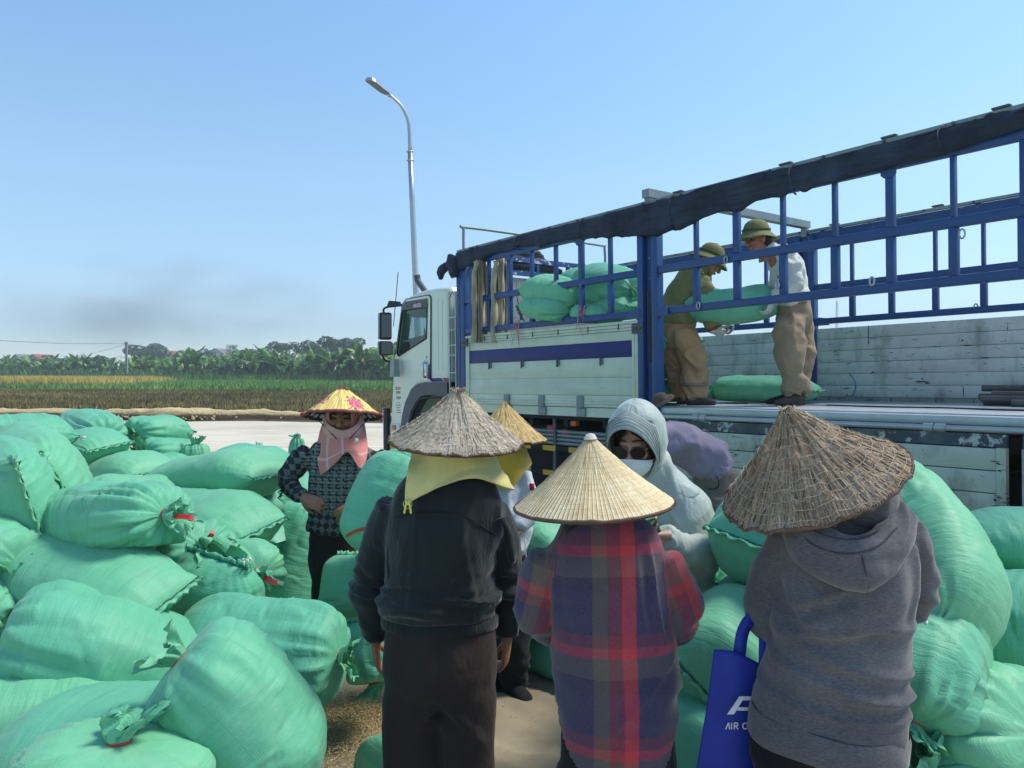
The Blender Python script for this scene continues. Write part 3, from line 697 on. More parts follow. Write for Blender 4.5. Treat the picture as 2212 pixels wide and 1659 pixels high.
# ---- chassis and running gear
c = MB()
for y in (-.75, -1.6): c.span((-4.6, y - .05, -.45), (4.4, y + .05, -.2))
for x in (-4, -2.8, -1.6, -.4, .8, 2.0, 3.2): c.span((x - .06, -1.55, -.4), (x + .06, -.8, -.25))
for x in np.arange(-4.4, 2.8, .55): c.span((x - .035, -W + .02, -.2), (x + .035, -.02, -.1))
part('chassis', c, CHAS)
part('fuel_tank', MB().span((.95, -.7, -.85), (2.05, -.22, -.35), .06), CHAS, None, 40)
part('underbed_fill_box', MB().span((.1, -.7, -.8), (.75, -.25, -.35), .03), CHAS, None, 40)  # added box, helps keep light from passing under the bed
part('underbed_light_stop', MB().span((-.2, -2.0, -.9), (1.9, -1.7, -.3), .03), CHAS, None, 40)  # added far-side box, blocks light coming through beneath the truck
def wheel(x, y, wdt=.26):
    M = Matrix.Translation((x, y, -.80 + (x - 3.75) * -.004)) @ Matrix.Rotation(R(90), 4, 'X'); w = empty('wheel'); w.parent = truck
    pr = [(.28, -wdt / 2), (.44, -wdt / 2), (.485, -wdt / 2 + .03), (.495, -.02), (.48, 0), (.495, .02), (.485, wdt / 2 - .03), (.44, wdt / 2), (.28, wdt / 2)]
    child(w, 'tyre', MB().lathe(pr, 40, M, False), BLACK, 30)
    rim = MB().lathe([(.29, -wdt / 2 + .01), (.27, -.02), (.16, 0), (.09, .06), (.09, wdt / 2)], 24, M, True)
    for k in range(8):
        a = k * .785; rim.lathe([(.016, .0), (.016, .03)], 6, M @ Matrix.Translation((.14 * math.cos(a), .14 * math.sin(a), -.02)))
    child(w, 'rim', rim, STEELG, 30)
for x, y in ((3.75, -.24), (3.75, -1.95), (-1.6, -.28), (-1.6, -2.05), (-2.9, -.28), (-2.9, -2.05)): wheel(x, y)
# ---- bed floor, fascia, bed edge
part('bed_floor', MB().span((-4.9, -W + .03, -.06), (2.78, -.03, .015)), FLOORM)
for k in range(9):
    y = -.2 - k * .25; part('floor_batten', MB().span((-4.9, y - .02, .0155), (-.15, y + .02, .024)), FLOORM) if k in (0, 4, 8) else None
fa = MB(); fa.span((.05, -.02, -.09), (2.80, .005, -.004)); part('fascia', fa, ALU)
part('fascia_lip', MB().span((.05, -.06, -.125), (2.80, .0, -.093)), CHAS)
part('bed_edge', MB().span((-4.9, -.03, -.035), (-.15, .012, .018), .006), SILVER, None, 40)
hb = MB().tube([(-4.9, .03, -.055), (-.17, .03, -.055)], .02, 10); part('hinge_tube', hb, SILVER, None, 40)
for x in (-.55, -.62, -1.45, -1.52, -2.35, -2.42, -3.2): part('hinge', MB().tube([(x - .03, .03, -.055), (x + .03, .03, -.055)], .028, 10), SILVER, None, 40)
# ---- dropped side flap (rear half), five boards
flap = empty('side_flap'); flap.parent = truck
for a, b in ((-2.78, -.17), (-4.85, -2.86)):
    child(flap, 'top_strip', MB().span((a, .012, -.155), (b, .04, -.08)), worn_paint('chipped_strip', '#39464d', '#8d9a98', '#b8c2bf', .6, .55, 9) if a > -3 else bpy.data.materials['chipped_strip'])
    zz = -.16
    for k in range(5):
        child(flap, 'board', MB().span((a + .05, .014 + .003 * (k % 2), zz - .128), (b - .05, .044 + .003 * (k % 2), zz - .002), .004), FLAPM, 40); zz -= .131
    for x in (a, b - .05): child(flap, 'stile', MB().span((x, .01, zz), (x + .05, .052, -.157)), FLAPM)
    child(flap, 'bottom_rail', MB().span((a, .01, zz - .05), (b, .052, zz - .002)), FLAPM)
# ---- closed side gate (front half)
gate = empty('side_gate'); gate.parent = truck
child(gate, 'top_cap', MB().span((.05, -.012, .745), (2.79, .03, .775), .006), ALU, 40)
for z0, z1 in ((.715, .743), (.69, .713)): child(gate, 'top_cap', MB().span((.09, -.01, z0), (2.75, .024, z1), .004), ALU, 40)
bz = [(.602, .688, ALU), (.458, .60, STRIPEB), (.28, .456, ALU), (.115, .278, ALU), (.055, .113, ALU), (.03, .053, ALU), (.004, .028, ALU)]
for k, (z0, z1, m) in enumerate(bz): child(gate, 'board', MB().span((.17, -.012, z0), (2.72, .012 + .004 * (k % 2) + (.006 if k > 3 else 0), z1), .003), m, 40)
for x in (.052, .09, .128, 2.722, 2.757): child(gate, 'stile', MB().span((x, -.012, .004), (x + .034, .026, .69), .004), ALU, 40)
for x in (2.40, 1.98, 1.55, 1.15, .72, .32):
    child(gate, 'cap_joint', MB().span((x - .004, .028, .70), (x + .004, .033, .755)), DARKP)
for x in (2.31, 1.73, 1.16, .55):
    l_ = child(gate, 'latch', MB().span((x - .018, .012, .40), (x + .018, .03, .455), .004), STEELG, 40)
    child(gate, 'latch', MB().span((x - .008, .03, .385), (x + .008, .044, .47), .004), DARKP, 40)
for x in (2.0, 1.42, .84):
    child(gate, 'hinge', MB().span((x - .045, .022, -.005), (x + .045, .036, .11), .004), STEELG, 40); child(gate, 'hinge', MB().span((x - .06, .006, -.085), (x + .06, .024, -.01), .004), STEELG, 40)
for x, s in ((.02, 1), (2.73, 1)):
    cb = MB().span((x, .03, .655), (x + .13 * s, .042, .745), .01)
    for q in (.03, .07, .1): cb.lathe([(.012, 0), (.012, .012)], 8, Matrix.Translation((x + q, .042, .7)) @ Matrix.Rotation(R(-90), 4, 'X'))
    child(gate, 'corner_clamp', cb, DARKP, 40)
for x in (1.35, 1.8): 
    st = MB()
    for k in range(9): st.tube([(x, .0, .80), (x + random.uniform(-.06, .06), .05, .80 + random.uniform(-.02, .10)), (x + random.uniform(-.08, .08), .06, .72 + random.uniform(-.12, .16))], .003, 4, 5)
    if x < 1.5: st = st
    o_ = st.build('twine_knot', simple('pink_twine', '#c98a97', .8), truck)
    if x < 1.5: o_.location = (-.55, 0, .06)
# ---- far gate: boards seen from inside, in two panels
fg = empty('far_gate'); fg.parent = truck
for a, b in ((-4.85, -.16), (-.02, 2.75)):
    zz = .06
    for k in range(6):
        h = .115; child(fg, 'board', MB().span((a, -W - .03, zz + .002), (b, -W + .0015 * (k % 2), zz + h), .003), ALUIN, 40); zz += h + .001
    child(fg, 'gap_blocker', MB().span((a, -W - .045, .016), (b, -W - .031, .755)), ALUIN)  # added unseen sheet, stops daylight showing through the board gaps
    child(fg, 'foot_rail', MB().span((a, -W - .03, .016), (b, -W + .022, .058), .004), alu_mat('dirty_rail', '#8c8f86', '#44453f', '#24272a', 1.0) if a < -1 else bpy.data.materials['dirty_rail'], 40)
child(fg, 'paint_mark', MB().tube([(-.50, -W + .004, .30), (-.56, -W + .004, .22), (-.565, -W + .004, .14), (-.53, -W + .004, .07)], .012, 5, 12, True, .2), simple('cyan_mark', '#2f7f9c', .7))
child(fg, 'paint_mark', MB().span((-.705, -W, .575), (-.698, -W + .004, .755)), STRIPEB)
# ---- racks: near and far side
UP = [2.34, 1.96, 1.58, 1.20, .83, .44, -.54, -.93, -1.33, -1.73, -2.11, -2.49, -2.86, -3.24, -3.62, -4.0, -4.4]
THICK = (1.96, .83, -.93, -2.11, -3.24, -4.4)
def rack(y, sgn):
    r = empty('side_rack'); r.parent = truck
    for a, b in ((.085, 2.80), (-4.9, -.145)):
        child(r, 'top_beam', MB().span((a, y - .025, 1.58), (b, y + .025, 1.655), .006), BLUE, 40)
        child(r, 'mid_rail', MB().span((a, y - .025, 1.15), (b, y + .025, 1.212), .006), BLUE, 40)
        child(r, 'low_rail', MB().span((a, y - .025, .80), (b, y + .025, .86), .006), BLUE, 40)
    for x in UP:
        w = .026 if x in THICK else .014
        child(r, 'upright', MB().span((x - w, y - .022, 1.213), (x + w, y + .022, 1.579), .004), BLUE, 40)
        child(r, 'upright', MB().span((x - .026, y - .022, .861), (x + .026, y + .022, 1.149), .004), BLUE, 40)
        if x in THICK and sgn > 0:
            child(r, 'bracket', MB().prism([(x - .05, 1.579), (x + .05, 1.579), (x + .05, 1.55), (x + .03, 1.53), (x - .03, 1.53), (x - .05, 1.55)], y + .0225, y + .03), BLUE)
    child(r, 'upright', MB().span((2.66, y - .022, .861), (2.70, y + .022, 1.149), .004), BLUE, 40)
    if sgn > 0: child(r, 'top_beam', MB().span((2.64, y - .022, 1.213), (2.70, y + .022, 1.579)), BLUE)
    for x0 in (.07, -.145):
        pl = [(x0 + (-.02 if x0 > 0 else .02), .79), (x0 + (-.02 if x0 > 0 else .02), .86), (x0 + (.02 if x0 > 0 else -.02), .875), (x0 + (.11 if x0 > 0 else -.11), .86), (x0 + (.13 if x0 > 0 else -.13), .79)]
        child(r, 'bracket', MB().prism(pl if x0 < 0 else pl[::-1], y + .026 * sgn, y + .04 * sgn), BLUE)
    # posts
    for a, b in ((2.80, 2.885), (2.89, 2.965)): child(r, 'post', MB().span((a, y - .05, -.25), (b, y + .03, 1.72), .008), BLUE, 40)
    for a, b in ((.015, .085), (-.145, -.08)): child(r, 'post', MB().span((a, y - .05, -.09), (b, y + .035, 1.72), .008), BLUE, 40)
    child(r, 'post', MB().span((-.078, y - .06, -.09), (.013, y - .01, 1.72)), BLUE2)
    for xc in (-.05, -.015):
        ch = MB(); z = 1.0
        for k in range(20):
            M = Matrix.Translation((xc, y + .0 * sgn, z)) @ Matrix.Rotation(R(90) * (k % 2), 4, 'Z')
            ch.tube([tuple(M @ Vector((.010 * math.cos(t), 0, .02 * math.sin(t)))) for t in np.linspace(0, 6.28, 9)], .004, 4, None, False); z -= .03
        if sgn > 0: child(r, 'chain', ch, DARKP)
    for x, z in ((-.85, 1.17), (-1.3, .93), (-2.0, .88), (-2.55, 1.10), (2.60, .87), (-.58, .84)) if sgn > 0 else ((-.9, 1.14), (-1.65, .86), (-2.4, .84)):
        child(r, 'hook_ring', MB().tube([(x + .016 * math.cos(t), y + .034 * sgn, z + .028 * math.sin(t)) for t in np.linspace(0, 6.28, 13)], .006, 5), SILVER)
    # aluminium strip along the top of the rack
    child(r, 'top_strip', MB().span((-4.9, y - .03, 1.758), (2.96, y + .02, 1.782)), STEELG)
    bolts = MB()
    for x in np.arange(-4.6, 2.9, .42): bolts.lathe([(.012, 0), (.012, .01)], 8, Matrix.Translation((x, y + .02, 1.77)) @ Matrix.Rotation(R(-90), 4, 'X'))
    child(r, 'bolts', bolts, DARKP)
    for x in (-.35, -1.35, -2.1, -2.75): child(r, 'cap', MB().span((x - .05, y - .03, 1.791), (x + .05, y + .012, 1.806), .006), DARKP, 40)
    child(r, 'inner_beam', MB().span((-4.9, y - .02 - .006 * sgn, 1.66), (2.80, y - .005 - .006 * sgn, 1.75)), BLUE2)
rack(0, 1); rack(-W, -1)
for x in (-.03, -4.6): part('cross_bar', MB().span((x - .04, -W - .04, 1.81), (x + .04, .04, 1.88)), STEELG)
part('cross_bar_stub', MB().span((-.06, -W - .02, 1.72), (0, -W + .03, 1.81)), STEELG); part('cross_bar_stub', MB().span((-.06, -.03, 1.72), (0, .02, 1.81)), STEELG)
# ---- bulkhead behind the cab
bk = empty('front_bulkhead'); bk.parent = truck
child(bk, 'panel', MB().span((2.80, -W + .05, .02), (2.83, -.06, 1.50)), alu_mat('bulkhead_panel', '#8f9797', '#666d6c', '#4a4f50', .6))
for z in (1.53, 1.69): child(bk, 'rail', MB().span((2.77, -W + .05, z), (2.82, -.06, z + .055)), worn_paint('chipped_blue', '#1f4479', '#5a73a5', '#c9d0dc', .5, .55, 12) if z < 1.6 else bpy.data.materials['chipped_blue'])
for y in (-.55, -1.05, -1.55, -2.05): child(bk, 'upright', MB().span((2.775, y - .02, 1.586), (2.815, y + .02, 1.689)), BLUE)
part('roof_hoop', MB().tube([(2.90, -.04, 1.5), (2.90, -.04, 2.0), (2.90, -.09, 2.05), (2.90, -1.2, 2.05), (2.90, -W + .15, 2.05), (2.90, -W + .05, 2.0), (2.90, -W + .05, 1.5)], .017, 8, 48), STEELG, None, 60)
# ---- side guard under the bed
sg = empty('side_guard'); sg.parent = truck
for z in (-.255, -.295, -.335, -.375): child(sg, 'tube', MB().tube([(.35, -.10, z), (2.3, -.10, z)], .019, 8), STEELG, 60)
for x in (1.34, .45, 2.2): child(sg, 'bracket', MB().span((x - .02, -.085, -.75), (x + .02, -.07, -.12)), DARKP)
for z in (-.45, -.70):
    for k in range(10):
        x = .3 + k * .2; child(sg, 'stripe', MB().span((x, -.068, z), (x + .2, -.05, z + .05)), YELP if k % 2 else CHAS)
part('marker_lamp', MB().span((.98, -.09, -.19), (1.12, -.04, -.135), .008), ORANGE, None, 40)
part('marker_lamp', MB().span((1.38, -.12, -.28), (1.48, -.088, -.2), .008), REDP, None, 40); part('marker_lamp', MB().span((1.15, -.12, -.30), (1.25, -.088, -.23), .008), REDP, None, 40)
# ---- cab
CY0, CY1 = -.06, -2.16
def boolean(o, cutter, op='DIFFERENCE'):
    m = o.modifiers.new('b', 'BOOLEAN'); m.operation = op; m.object = cutter; m.solver = 'EXACT'; dg = bpy.context.evaluated_depsgraph_get(); dg.update()
    me = bpy.data.meshes.new_from_object(o.evaluated_get(dg)); old = o.data; o.modifiers.clear(); o.data = me; bpy.data.meshes.remove(old); bpy.data.objects.remove(cutter)
prof = [(3.27, .25), (3.27, 1.34), (3.31, 1.40), (3.6, 1.425), (4.0, 1.42), (4.25, 1.385), (4.42, 1.30), (4.50, 1.18), (4.66, .62), (4.71, .45), (4.745, .0), (4.755, -.28), (4.44, -.28), (4.40, -.20), (4.30, .0), (4.14, .16), (3.97, .23), (3.8, .25)]
cabm = MB().prism(prof, CY1, CY0); me = cabm.mesh('cab'); bm = bmesh.new(); bm.from_mesh(me); bmesh.ops.recalc_face_normals(bm, faces=bm.faces)
ed = [e for e in bm.edges if abs(e.verts[0].co.y - e.verts[1].co.y) < 1e-4 and max(e.verts[0].co.z, e.verts[1].co.z) > .3]
bmesh.ops.bevel(bm, geom=ed, offset=.075, segments=4, affect='EDGES', profile=.5); bm.to_mesh(me); bm.free()
cab = link('cab', me, CABM, truck, True)
cut = MB().prism([(3.36, .33), (3.36, 1.30), (4.2, 1.30), (4.38, 1.22), (4.58, .62), (4.60, .33)], CY1 + .06, CY0 - .06); cut = cut.build('cut', None, truck); boolean(cab, cut)
WIN = [(3.78, .80), (3.745, 1.24), (4.33, 1.25), (4.40, 1.17), (4.55, .64), (4.50, .60)]
cut = MB().prism(WIN, CY1 - .2, CY0 + .2).build('cut', None, truck); boolean(cab, cut)
cut = MB().prism([(4.30, .66), (4.44, 1.22), (4.9, 1.22), (4.9, .66)], CY1 + .14, CY0 - .14).build('cut', None, truck); boolean(cab, cut)
cab.data.polygons.foreach_set('use_smooth', [True] * len(cab.data.polygons)); cab.data.set_sharp_from_angle(angle=R(28))
child(cab, 'windscreen', MB().add([(4.47, CY0 - .13, 1.215), (4.655, CY0 - .13, .665), (4.655, CY1 + .13, .665), (4.47, CY1 + .13, 1.215)], [(0, 1, 2, 3)]), GLASS)
child(cab, 'dashboard', MB().span((4.30, CY1 + .1, .38), (4.60, CY0 - .1, .68), .04), BLACK, 40)
seat = MB().span((3.42, -.75, .3), (3.58, -.2, 1.1), .05); seat.span((3.42, -2.0, .3), (3.58, -1.3, 1.1), .05); child(cab, 'seat', seat, BLACK, 40)
child(cab, 'headliner', MB().span((3.37, CY1 + .07, 1.28), (4.2, CY0 - .07, 1.297)), DARKP)
child(cab, 'red_pennant', MB().prism([(4.46, .62), (4.40, .62), (4.44, .98)], -.42, -.40), REDP)
child(cab, 'steering_wheel', MB().tube([(4.30 + .08 * math.sin(t), -.5 + .2 * math.cos(t), .72 + .16 * math.sin(t)) for t in np.linspace(0, 6.28, 22)], .016, 6), BLACK)
# door skin with its opening line
def door(y, s):
    d = MB().prism([(3.70, .27), (3.675, 1.30), (3.72, 1.335), (4.30, 1.335), (4.40, 1.27), (4.60, .62), (4.655, .40), (4.66, .1), (4.46, -.24), (4.37, -.05), (4.20, .155), (4.02, .245), (3.86, .27)][::s], y - .006, y + .006).build('door', CABM, truck)
    c_ = MB().prism(WIN, y - .3, y + .3).build('cut', None, truck); boolean(d, c_); d.data.polygons.foreach_set('use_smooth', [False] * len(d.data.polygons))
    child(d, 'window', MB().prism(WIN, y - .022, y - .018), GLASS)
    fr = MB(); n = len(WIN)
    for i in range(n): 
        a, b_ = WIN[i], WIN[(i + 1) % n]; fr.bar((a[0], y + .004 * s, a[1]), (b_[0], y + .004 * s, b_[1]), .02, .018)
    child(d, 'window_trim', fr, BLACK)
    out = [(3.70, .27), (3.675, 1.30), (3.72, 1.335), (4.30, 1.335), (4.40, 1.27), (4.60, .62)]
    ln = MB()
    for i in range(len(out) - 1): ln.bar((out[i][0] - .004, y + .003 * s, out[i][1] + .004), (out[i + 1][0] - .004, y + .003 * s, out[i + 1][1] + .004), .014, .010)
    child(d, 'door_seal', ln, BLACK)
    child(d, 'quarter_panel', MB().prism([(4.50, .605), (4.545, .645), (4.40, .83), (3.80, .87), (3.785, .81)][::s], y - .10, y - .09), DARKP)
    child(d, 'rain_visor', MB().prism([(3.735, 1.185), (3.735, 1.30), (4.30, 1.305), (4.40, 1.24), (4.43, 1.12), (4.36, 1.2)][::s], y + .014 * s, y + .018 * s), VISG)
    if s > 0:
        child(d, 'sticker', MB().span((3.85, y + .0185, 1.20), (4.10, y + .021, 1.262)), simple('dark_red_sticker', '#6b3742', .4))
        text_mesh('+ISUZU', .062, WHITEP, SIDE(4.09, y + .0225, 1.21), d, 'lettering', .0008, xs=1.05, bold=.001)
        h = child(d, 'handle', MB().tube([(3.80, y + .012, .50), (3.80, y + .05, .47), (3.80, y + .05, .34), (3.80, y + .012, .31)], .016, 8, 16), CHROME, 60)
        child(d, 'handle_plate', MB().span((3.765, y + .006, .275), (3.845, y + .012, .525), .005), CHROME, 40)
        child(d, 'decal', MB().prism([(3.705, .28), (3.705, .49), (3.745, .46), (3.765, .30)][::-1], y + .006, y + .0075), STRIPEB); child(d, 'decal', MB().prism([(3.72, .33), (3.72, .40), (3.755, .38)][::-1], y + .0075, y + .009), REDP)
        child(d, 'decal', MB().lathe([(.018, 0), (.018, .002)], 10, Matrix.Translation((3.78, y + .006, .565)) @ Matrix.Rotation(R(-90), 4, 'X')), simple('green_decal', '#7fa54a', .5))
        text_mesh('ISUZU', .052, TEXTR, SIDE(4.60, y + .007, .155), d, 'lettering', .0008, bold=.0012)
        for q, (x0, wd) in enumerate(((4.585, .12), (4.58, .125))):
            for k in range(4): child(d, 'faded_print', MB().span((x0 - k * wd / 4, y + .0062, .10 - .072 * q), (x0 - (k + .72) * wd / 4, y + .0075, .135 - .07 * q)), TEXTG)
        for q in range(4): child(d, 'fine_print', MB().span((4.50 - .01 * q, y + .0062, -.06 - .032 * q), (4.58, y + .0075, -.048 - .032 * q)), TEXTG)
        child(d, 'emblem', MB().tube([(4.54 + .065 * math.cos(t), y + .0065, -.10 + .09 * math.sin(t)) for t in np.linspace(.2, 2.9, 14)], .003, 4), TEXTG)
door(CY0 + .006, 1); door(CY1 - .006, -1)
child(cab, 'decal', MB().span((3.30, CY0 + .0005, .255), (3.69, CY0 + .003, .30)), STRIPEB); child(cab, 'decal', MB().span((3.29, CY0 + .003, .257), (3.36, CY0 + .0045, .298)), REDP); child(cab, 'decal', MB().prism([(3.37, .257), (3.42, .298), (3.45, .298), (3.40, .257)], CY0 + .003, CY0 + .0045), simple('yellow_decal', '#d9b24a', .5))
for x in (3.42, 3.52): child(cab, 'panel_rib', MB().span((x - .004, CY0 - .001, .40), (x + .004, CY0 + .004, 1.28)), CABM)
# wheel-arch moulding
outer = [(3.27, .25), (3.8, .25), (3.97, .23), (4.14, .16), (4.30, .0), (4.40, -.20), (4.46, -.45), (4.46, -.66)]; inner = [(3.27, .09), (3.75, .09), (3.9, .07), (4.03, 0), (4.15, -.12), (4.23, -.28), (4.27, -.45), (4.28, -.66)]
n = len(outer)
for y0, y1 in ((CY0 - .12, CY0 + .035), (CY1 - .035, CY1 + .12)):
    V = [(a, y, b_) for y in (y0, y1) for a, b_ in outer] + [(a, y, b_) for y in (y0, y1) for a, b_ in inner]
    Fc = []
    for i in range(n - 1): Fc += [(i, i + 1, n + i + 1, n + i), (2 * n + i, 3 * n + i, 3 * n + i + 1, 2 * n + i + 1), (n + i, n + i + 1, 3 * n + i + 1, 3 * n + i), (i, 2 * n + i, 2 * n + i + 1, i + 1)]
    part('wheel_arch', MB().add(V, Fc), DARKP, None, 35)
inn2 = [(3.27, .06), (3.75, .06), (3.9, .04), (4.0, -.03), (4.1, -.14), (4.17, -.28)]
li = MB()
for i in range(len(inn2) - 1): li.bar((inn2[i][0], CY0 + .03, inn2[i][1]), (inn2[i + 1][0], CY0 + .03, inn2[i + 1][1]), .03, .02)
part('arch_liner', li, BLACK)
part('lower_cab', MB().prism([(4.46, -.28), (4.755, -.28), (4.80, -.34), (4.80, -.46), (4.46, -.46)], CY1, CY0), CABM)
bp = MB().prism([(4.46, -.465), (4.82, -.465), (4.83, -.74), (4.46, -.76)], CY1 - .01, CY0 + .01); part('bumper', bp, DARKP)
part('bumper_bar', MB().span((4.80, CY0 - .02, -.78), (4.92, CY0 + .04, -.10), .012), BLACK, None, 40); part('bumper_bar_trim', MB().span((4.92, CY0 - .015, -.77), (4.932, CY0 + .035, -.11)), WHITEP)
part('step', MB().span((4.10, CY0 - .2, -.84), (4.78, CY0 + .05, -.78), .01), DARKP, None, 40)
part('corner_reflector', MB().span((4.56, CY0 + .005, -.67), (4.77, CY0 + .02, -.56), .006), AMBER, None, 40)
lamp = part('turn_lamp', MB().span((4.50, CY0 - .02, -.41), (4.72, CY0 + .02, -.30), .02), WHITEP, None, 40); child(lamp, 'lens', MB().span((4.58, CY0 + .02, -.39), (4.69, CY0 + .028, -.32), .006), ORANGE, 40)
child(cab, 'headlight', MB().span((4.75, CY0 - .55, -.44), (4.81, CY0 - .1, -.33), .03), WHITEP, 40)
# ladder-shaped stack guard between cab and bed
ld = empty('cab_ladder'); ld.parent = truck
child(ld, 'rail', MB().tube([(3.245, -.05, -.25), (3.245, -.05, 1.20), (3.235, -.05, 1.27), (3.175, -.05, 1.325), (3.115, -.05, 1.27), (3.105, -.05, 1.20), (3.105, -.05, -.25)], .014, 8, 60), SILVER, 60)
for z in (1.02, .87, .69, .57, .36, .12, -.1): child(ld, 'rung', MB().tube([(3.245, -.05, z), (3.105, -.05, z)], .010, 8), SILVER, 60)
part('air_intake', MB().span((3.06, -.45, .92), (3.24, -.12, 1.29), .05), simple('intake_grey', '#8a9496', .4), None, 40)
part('intake_duct', MB().span((3.06, -.45, -.2), (3.22, -.16, .90), .03), BLACK, None, 40); part('filter_label', MB().span((3.08, -.158, .60), (3.20, -.15, .68)), YELP)
part('snorkel', MB().tube([(4.20, -.30, 1.42), (4.28, -.28, 1.52), (4.36, -.27, 1.60), (4.37, -.26, 1.68)], [.045, .04, .042, .045], 10, 12), DARKP, None, 60)
part('aerial', MB().tube([tuple(TL(850, 705, 10.6)), tuple(TL(860, 588, 10.7))], .006, 5), BLACK)
# mirrors
def mir(x0, x1, y0, y1, d, nm):
    a, b_ = TL(x0, y1, d), TL(x1, y0, d); c_ = (a + b_) / 2; wv = (TL(x1, (y0 + y1) / 2, d) - TL(x0, (y0 + y1) / 2, d)); hv = TL((x0 + x1) / 2, y0, d) - TL((x0 + x1) / 2, y1, d)
    nx = wv.normalized(); nz = (hv - nx * hv.dot(nx)).normalized(); ny = nz.cross(nx); M = Matrix((nx, ny, nz)).transposed() @ Matrix.Rotation(R(14), 3, 'Z')
    m = part(nm, MB().box(c_, (wv.length / 2, .045, hv.length / 2), M, .03), BLACK, None, 40)
    child(m, 'shell', MB().box(c_ + M @ Vector((-wv.length * .44, .012, 0)), (wv.length * .09, .05, hv.length * .485), M, .02), simple('mirror_shell', '#8b9392', .5), 40)
    child(m, 'mirror_glass', MB().box(c_ + M @ Vector((wv.length * .07, -.047, 0)), (wv.length * .37, .003, hv.length * .42), M), MIRR)
mir(818, 846, 675, 734, 10.30, 'side_mirror'); mir(817, 848, 737, 768, 10.30, 'wide_mirror')
part('mirror_arm', MB().tube([tuple(TL(*q)) for q in ((829, 676, 10.32), (829, 668, 10.32), (838, 663, 10.3), (862, 660, 10.25), (880, 655, 10.2), (908, 648, 9.95))], .014, 8, 30), BLACK, None, 60)
part('mirror_arm', MB().tube([tuple(TL(*q)) for q in ((826, 768, 10.32), (832, 778, 10.3), (845, 783, 10.25), (851, 792, 10.15))], .014, 8, 20), BLACK, None, 60)
part('mirror_bracket', MB().prism([(-.06, 0), (.06, 0), (.05, .2), (-.05, .22)], -.04, .04).box((0, 0, .02), (.05, .045, .03)), simple('bracket_grey', '#8f9a97', .5)).location = TL(853, 812, 10.15)
part('roof_marker', MB().prism([(0, 0), (.35, .02), (.28, .10), (.05, .07)], -.02, .03), BLACK).location = TL(866, 662, 10.2)
# ---- things lying or hanging on the truck
CANV = NT('navy_canvas'); _v = CANV.coord(); _fo = CANV.noise(CANV.coord(scale=(.9, 5, 13), rot=(0, .06, 0)), 1.5, 4, .6, .8); CANV = CANV.done(CANV.ramp(CANV.noise(_v, 3, 5), [(.3, '#202a36'), (.6, '#303d4e'), (.8, '#445163')]), .75, CANV.bump(_fo, .9, .05, CANV.bump(CANV.noise(_v, 12, 4), .35, .02)), 0, .3)
def rolled_cover(name, y, s, label, zb):
    xs = np.linspace(-4.9, 2.93, 300); n = 16; V = []; Fc = []
    g = np.interp(xs, [-4.9, -3.5, -2.9, -2.2, -1.5, -.9, -.3, .1, .6, 1.0, 1.6, 2.2, 2.6, 2.93], zb)
    tieat = [-2.45, -1.45, -.35, .75, 1.75, -3.6]
    pin = sum(np.exp(-((xs - q) / .06) ** 2) for q in tieat)
    for i, x in enumerate(xs):
        top = 1.755; bot = g[i] + .025 * pin[i]; th = .020 * (1 - .3 * pin[i]) + .012 * max(0, (1.62 - g[i]))
        for j in range(n):
            a = 2 * math.pi * j / n; zz = (top + bot) / 2 + (top - bot) / 2 * math.sin(a); yy = y + s * (.055 + th * math.cos(a) * (1.15 - .35 * math.sin(a)))
            V.append((x, yy, zz))
    for i in range(len(xs) - 1):
        for j in range(n): Fc.append((i * n + j, i * n + (j + 1) % n, (i + 1) * n + (j + 1) % n, (i + 1) * n + j))
    Fc += [tuple(range(n)), tuple(len(xs) * n - 1 - j for j in range(n))]
    m = MB().add(V, Fc).mesh('m'); fix_normals(m); co = coords(m)
    sw = .25 * np.sin(co[:, 0] * 2.2)
    q = np.stack([co[:, 0] * 1.1, co[:, 1] * 3, co[:, 2] * 15 + sw * 5 + co[:, 0] * .8], 1); m_d = .045 * np.maximum(0, ridge(q, 41)) ** 2 - .014 + .012 * ridge(co * np.array([3, 6, 30]) + sw[:, None] * 3, 45) + .010 * fbm(co * 9, 42)
    displace(m, lambda c_: m_d); co = coords(m); co[:, 2] = np.minimum(co[:, 2], 1.757); setco(m, co)
    o = tag(link('canvas_cover', m, CANV), label, 'tarpaulin'); o.matrix_world = TM; 
    bpy.context.view_layer.update()
    if s > 0:
        for q in tieat:
            b = MB(); zb_ = float(np.interp(q, xs, g)); b.tube([(q, y + .03, 1.775), (q + .01, y + .09, 1.72), (q, y + .10, (1.74 + zb_) / 2), (q - .015, y + .085, zb_ + .01), (q, y + .02, zb_)], .0035, 4, 16, True, 2.2)
            mm = b.mesh('strap'); link('strap', mm, simple('strap_grey', '#333c48', .7) if q == tieat[0] else bpy.data.materials['strap_grey'], o)
    return o
cov = rolled_cover('canvas_cover', 0, 1, 'long dark navy canvas cover rolled up along the near top rail of the truck', [1.59, 1.61, 1.62, 1.585, 1.555, 1.545, 1.475, 1.485, 1.55, 1.60, 1.615, 1.62, 1.60, 1.53])
rolled_cover('canvas_cover', -W, -1, 'dark canvas cover rolled up along the far top rail of the truck', [1.64] * 14)
# hanging end of the cover at the front corner
ce = MB().loft([(2.95, .06, 1.72), (2.97, .07, 1.60), (2.96, .05, 1.47)], [.10, .09, .05], [.05, .06, .03], (1, 0, 0), 14, 14); ce.loft([(2.98, .05, 1.62), (3.10, .09, 1.60), (3.19, .09, 1.55), (3.22, .08, 1.47)], [.045, .05, .05, .02], [.04, .045, .04, .02], (0, 1, 0), 12, 14)
m = remesh(ce, .012, 3); displace(m, lambda c_: .012 * ridge(c_ * np.array([9, 9, 14]), 43)); link('hanging_end', m, CANV, cov)
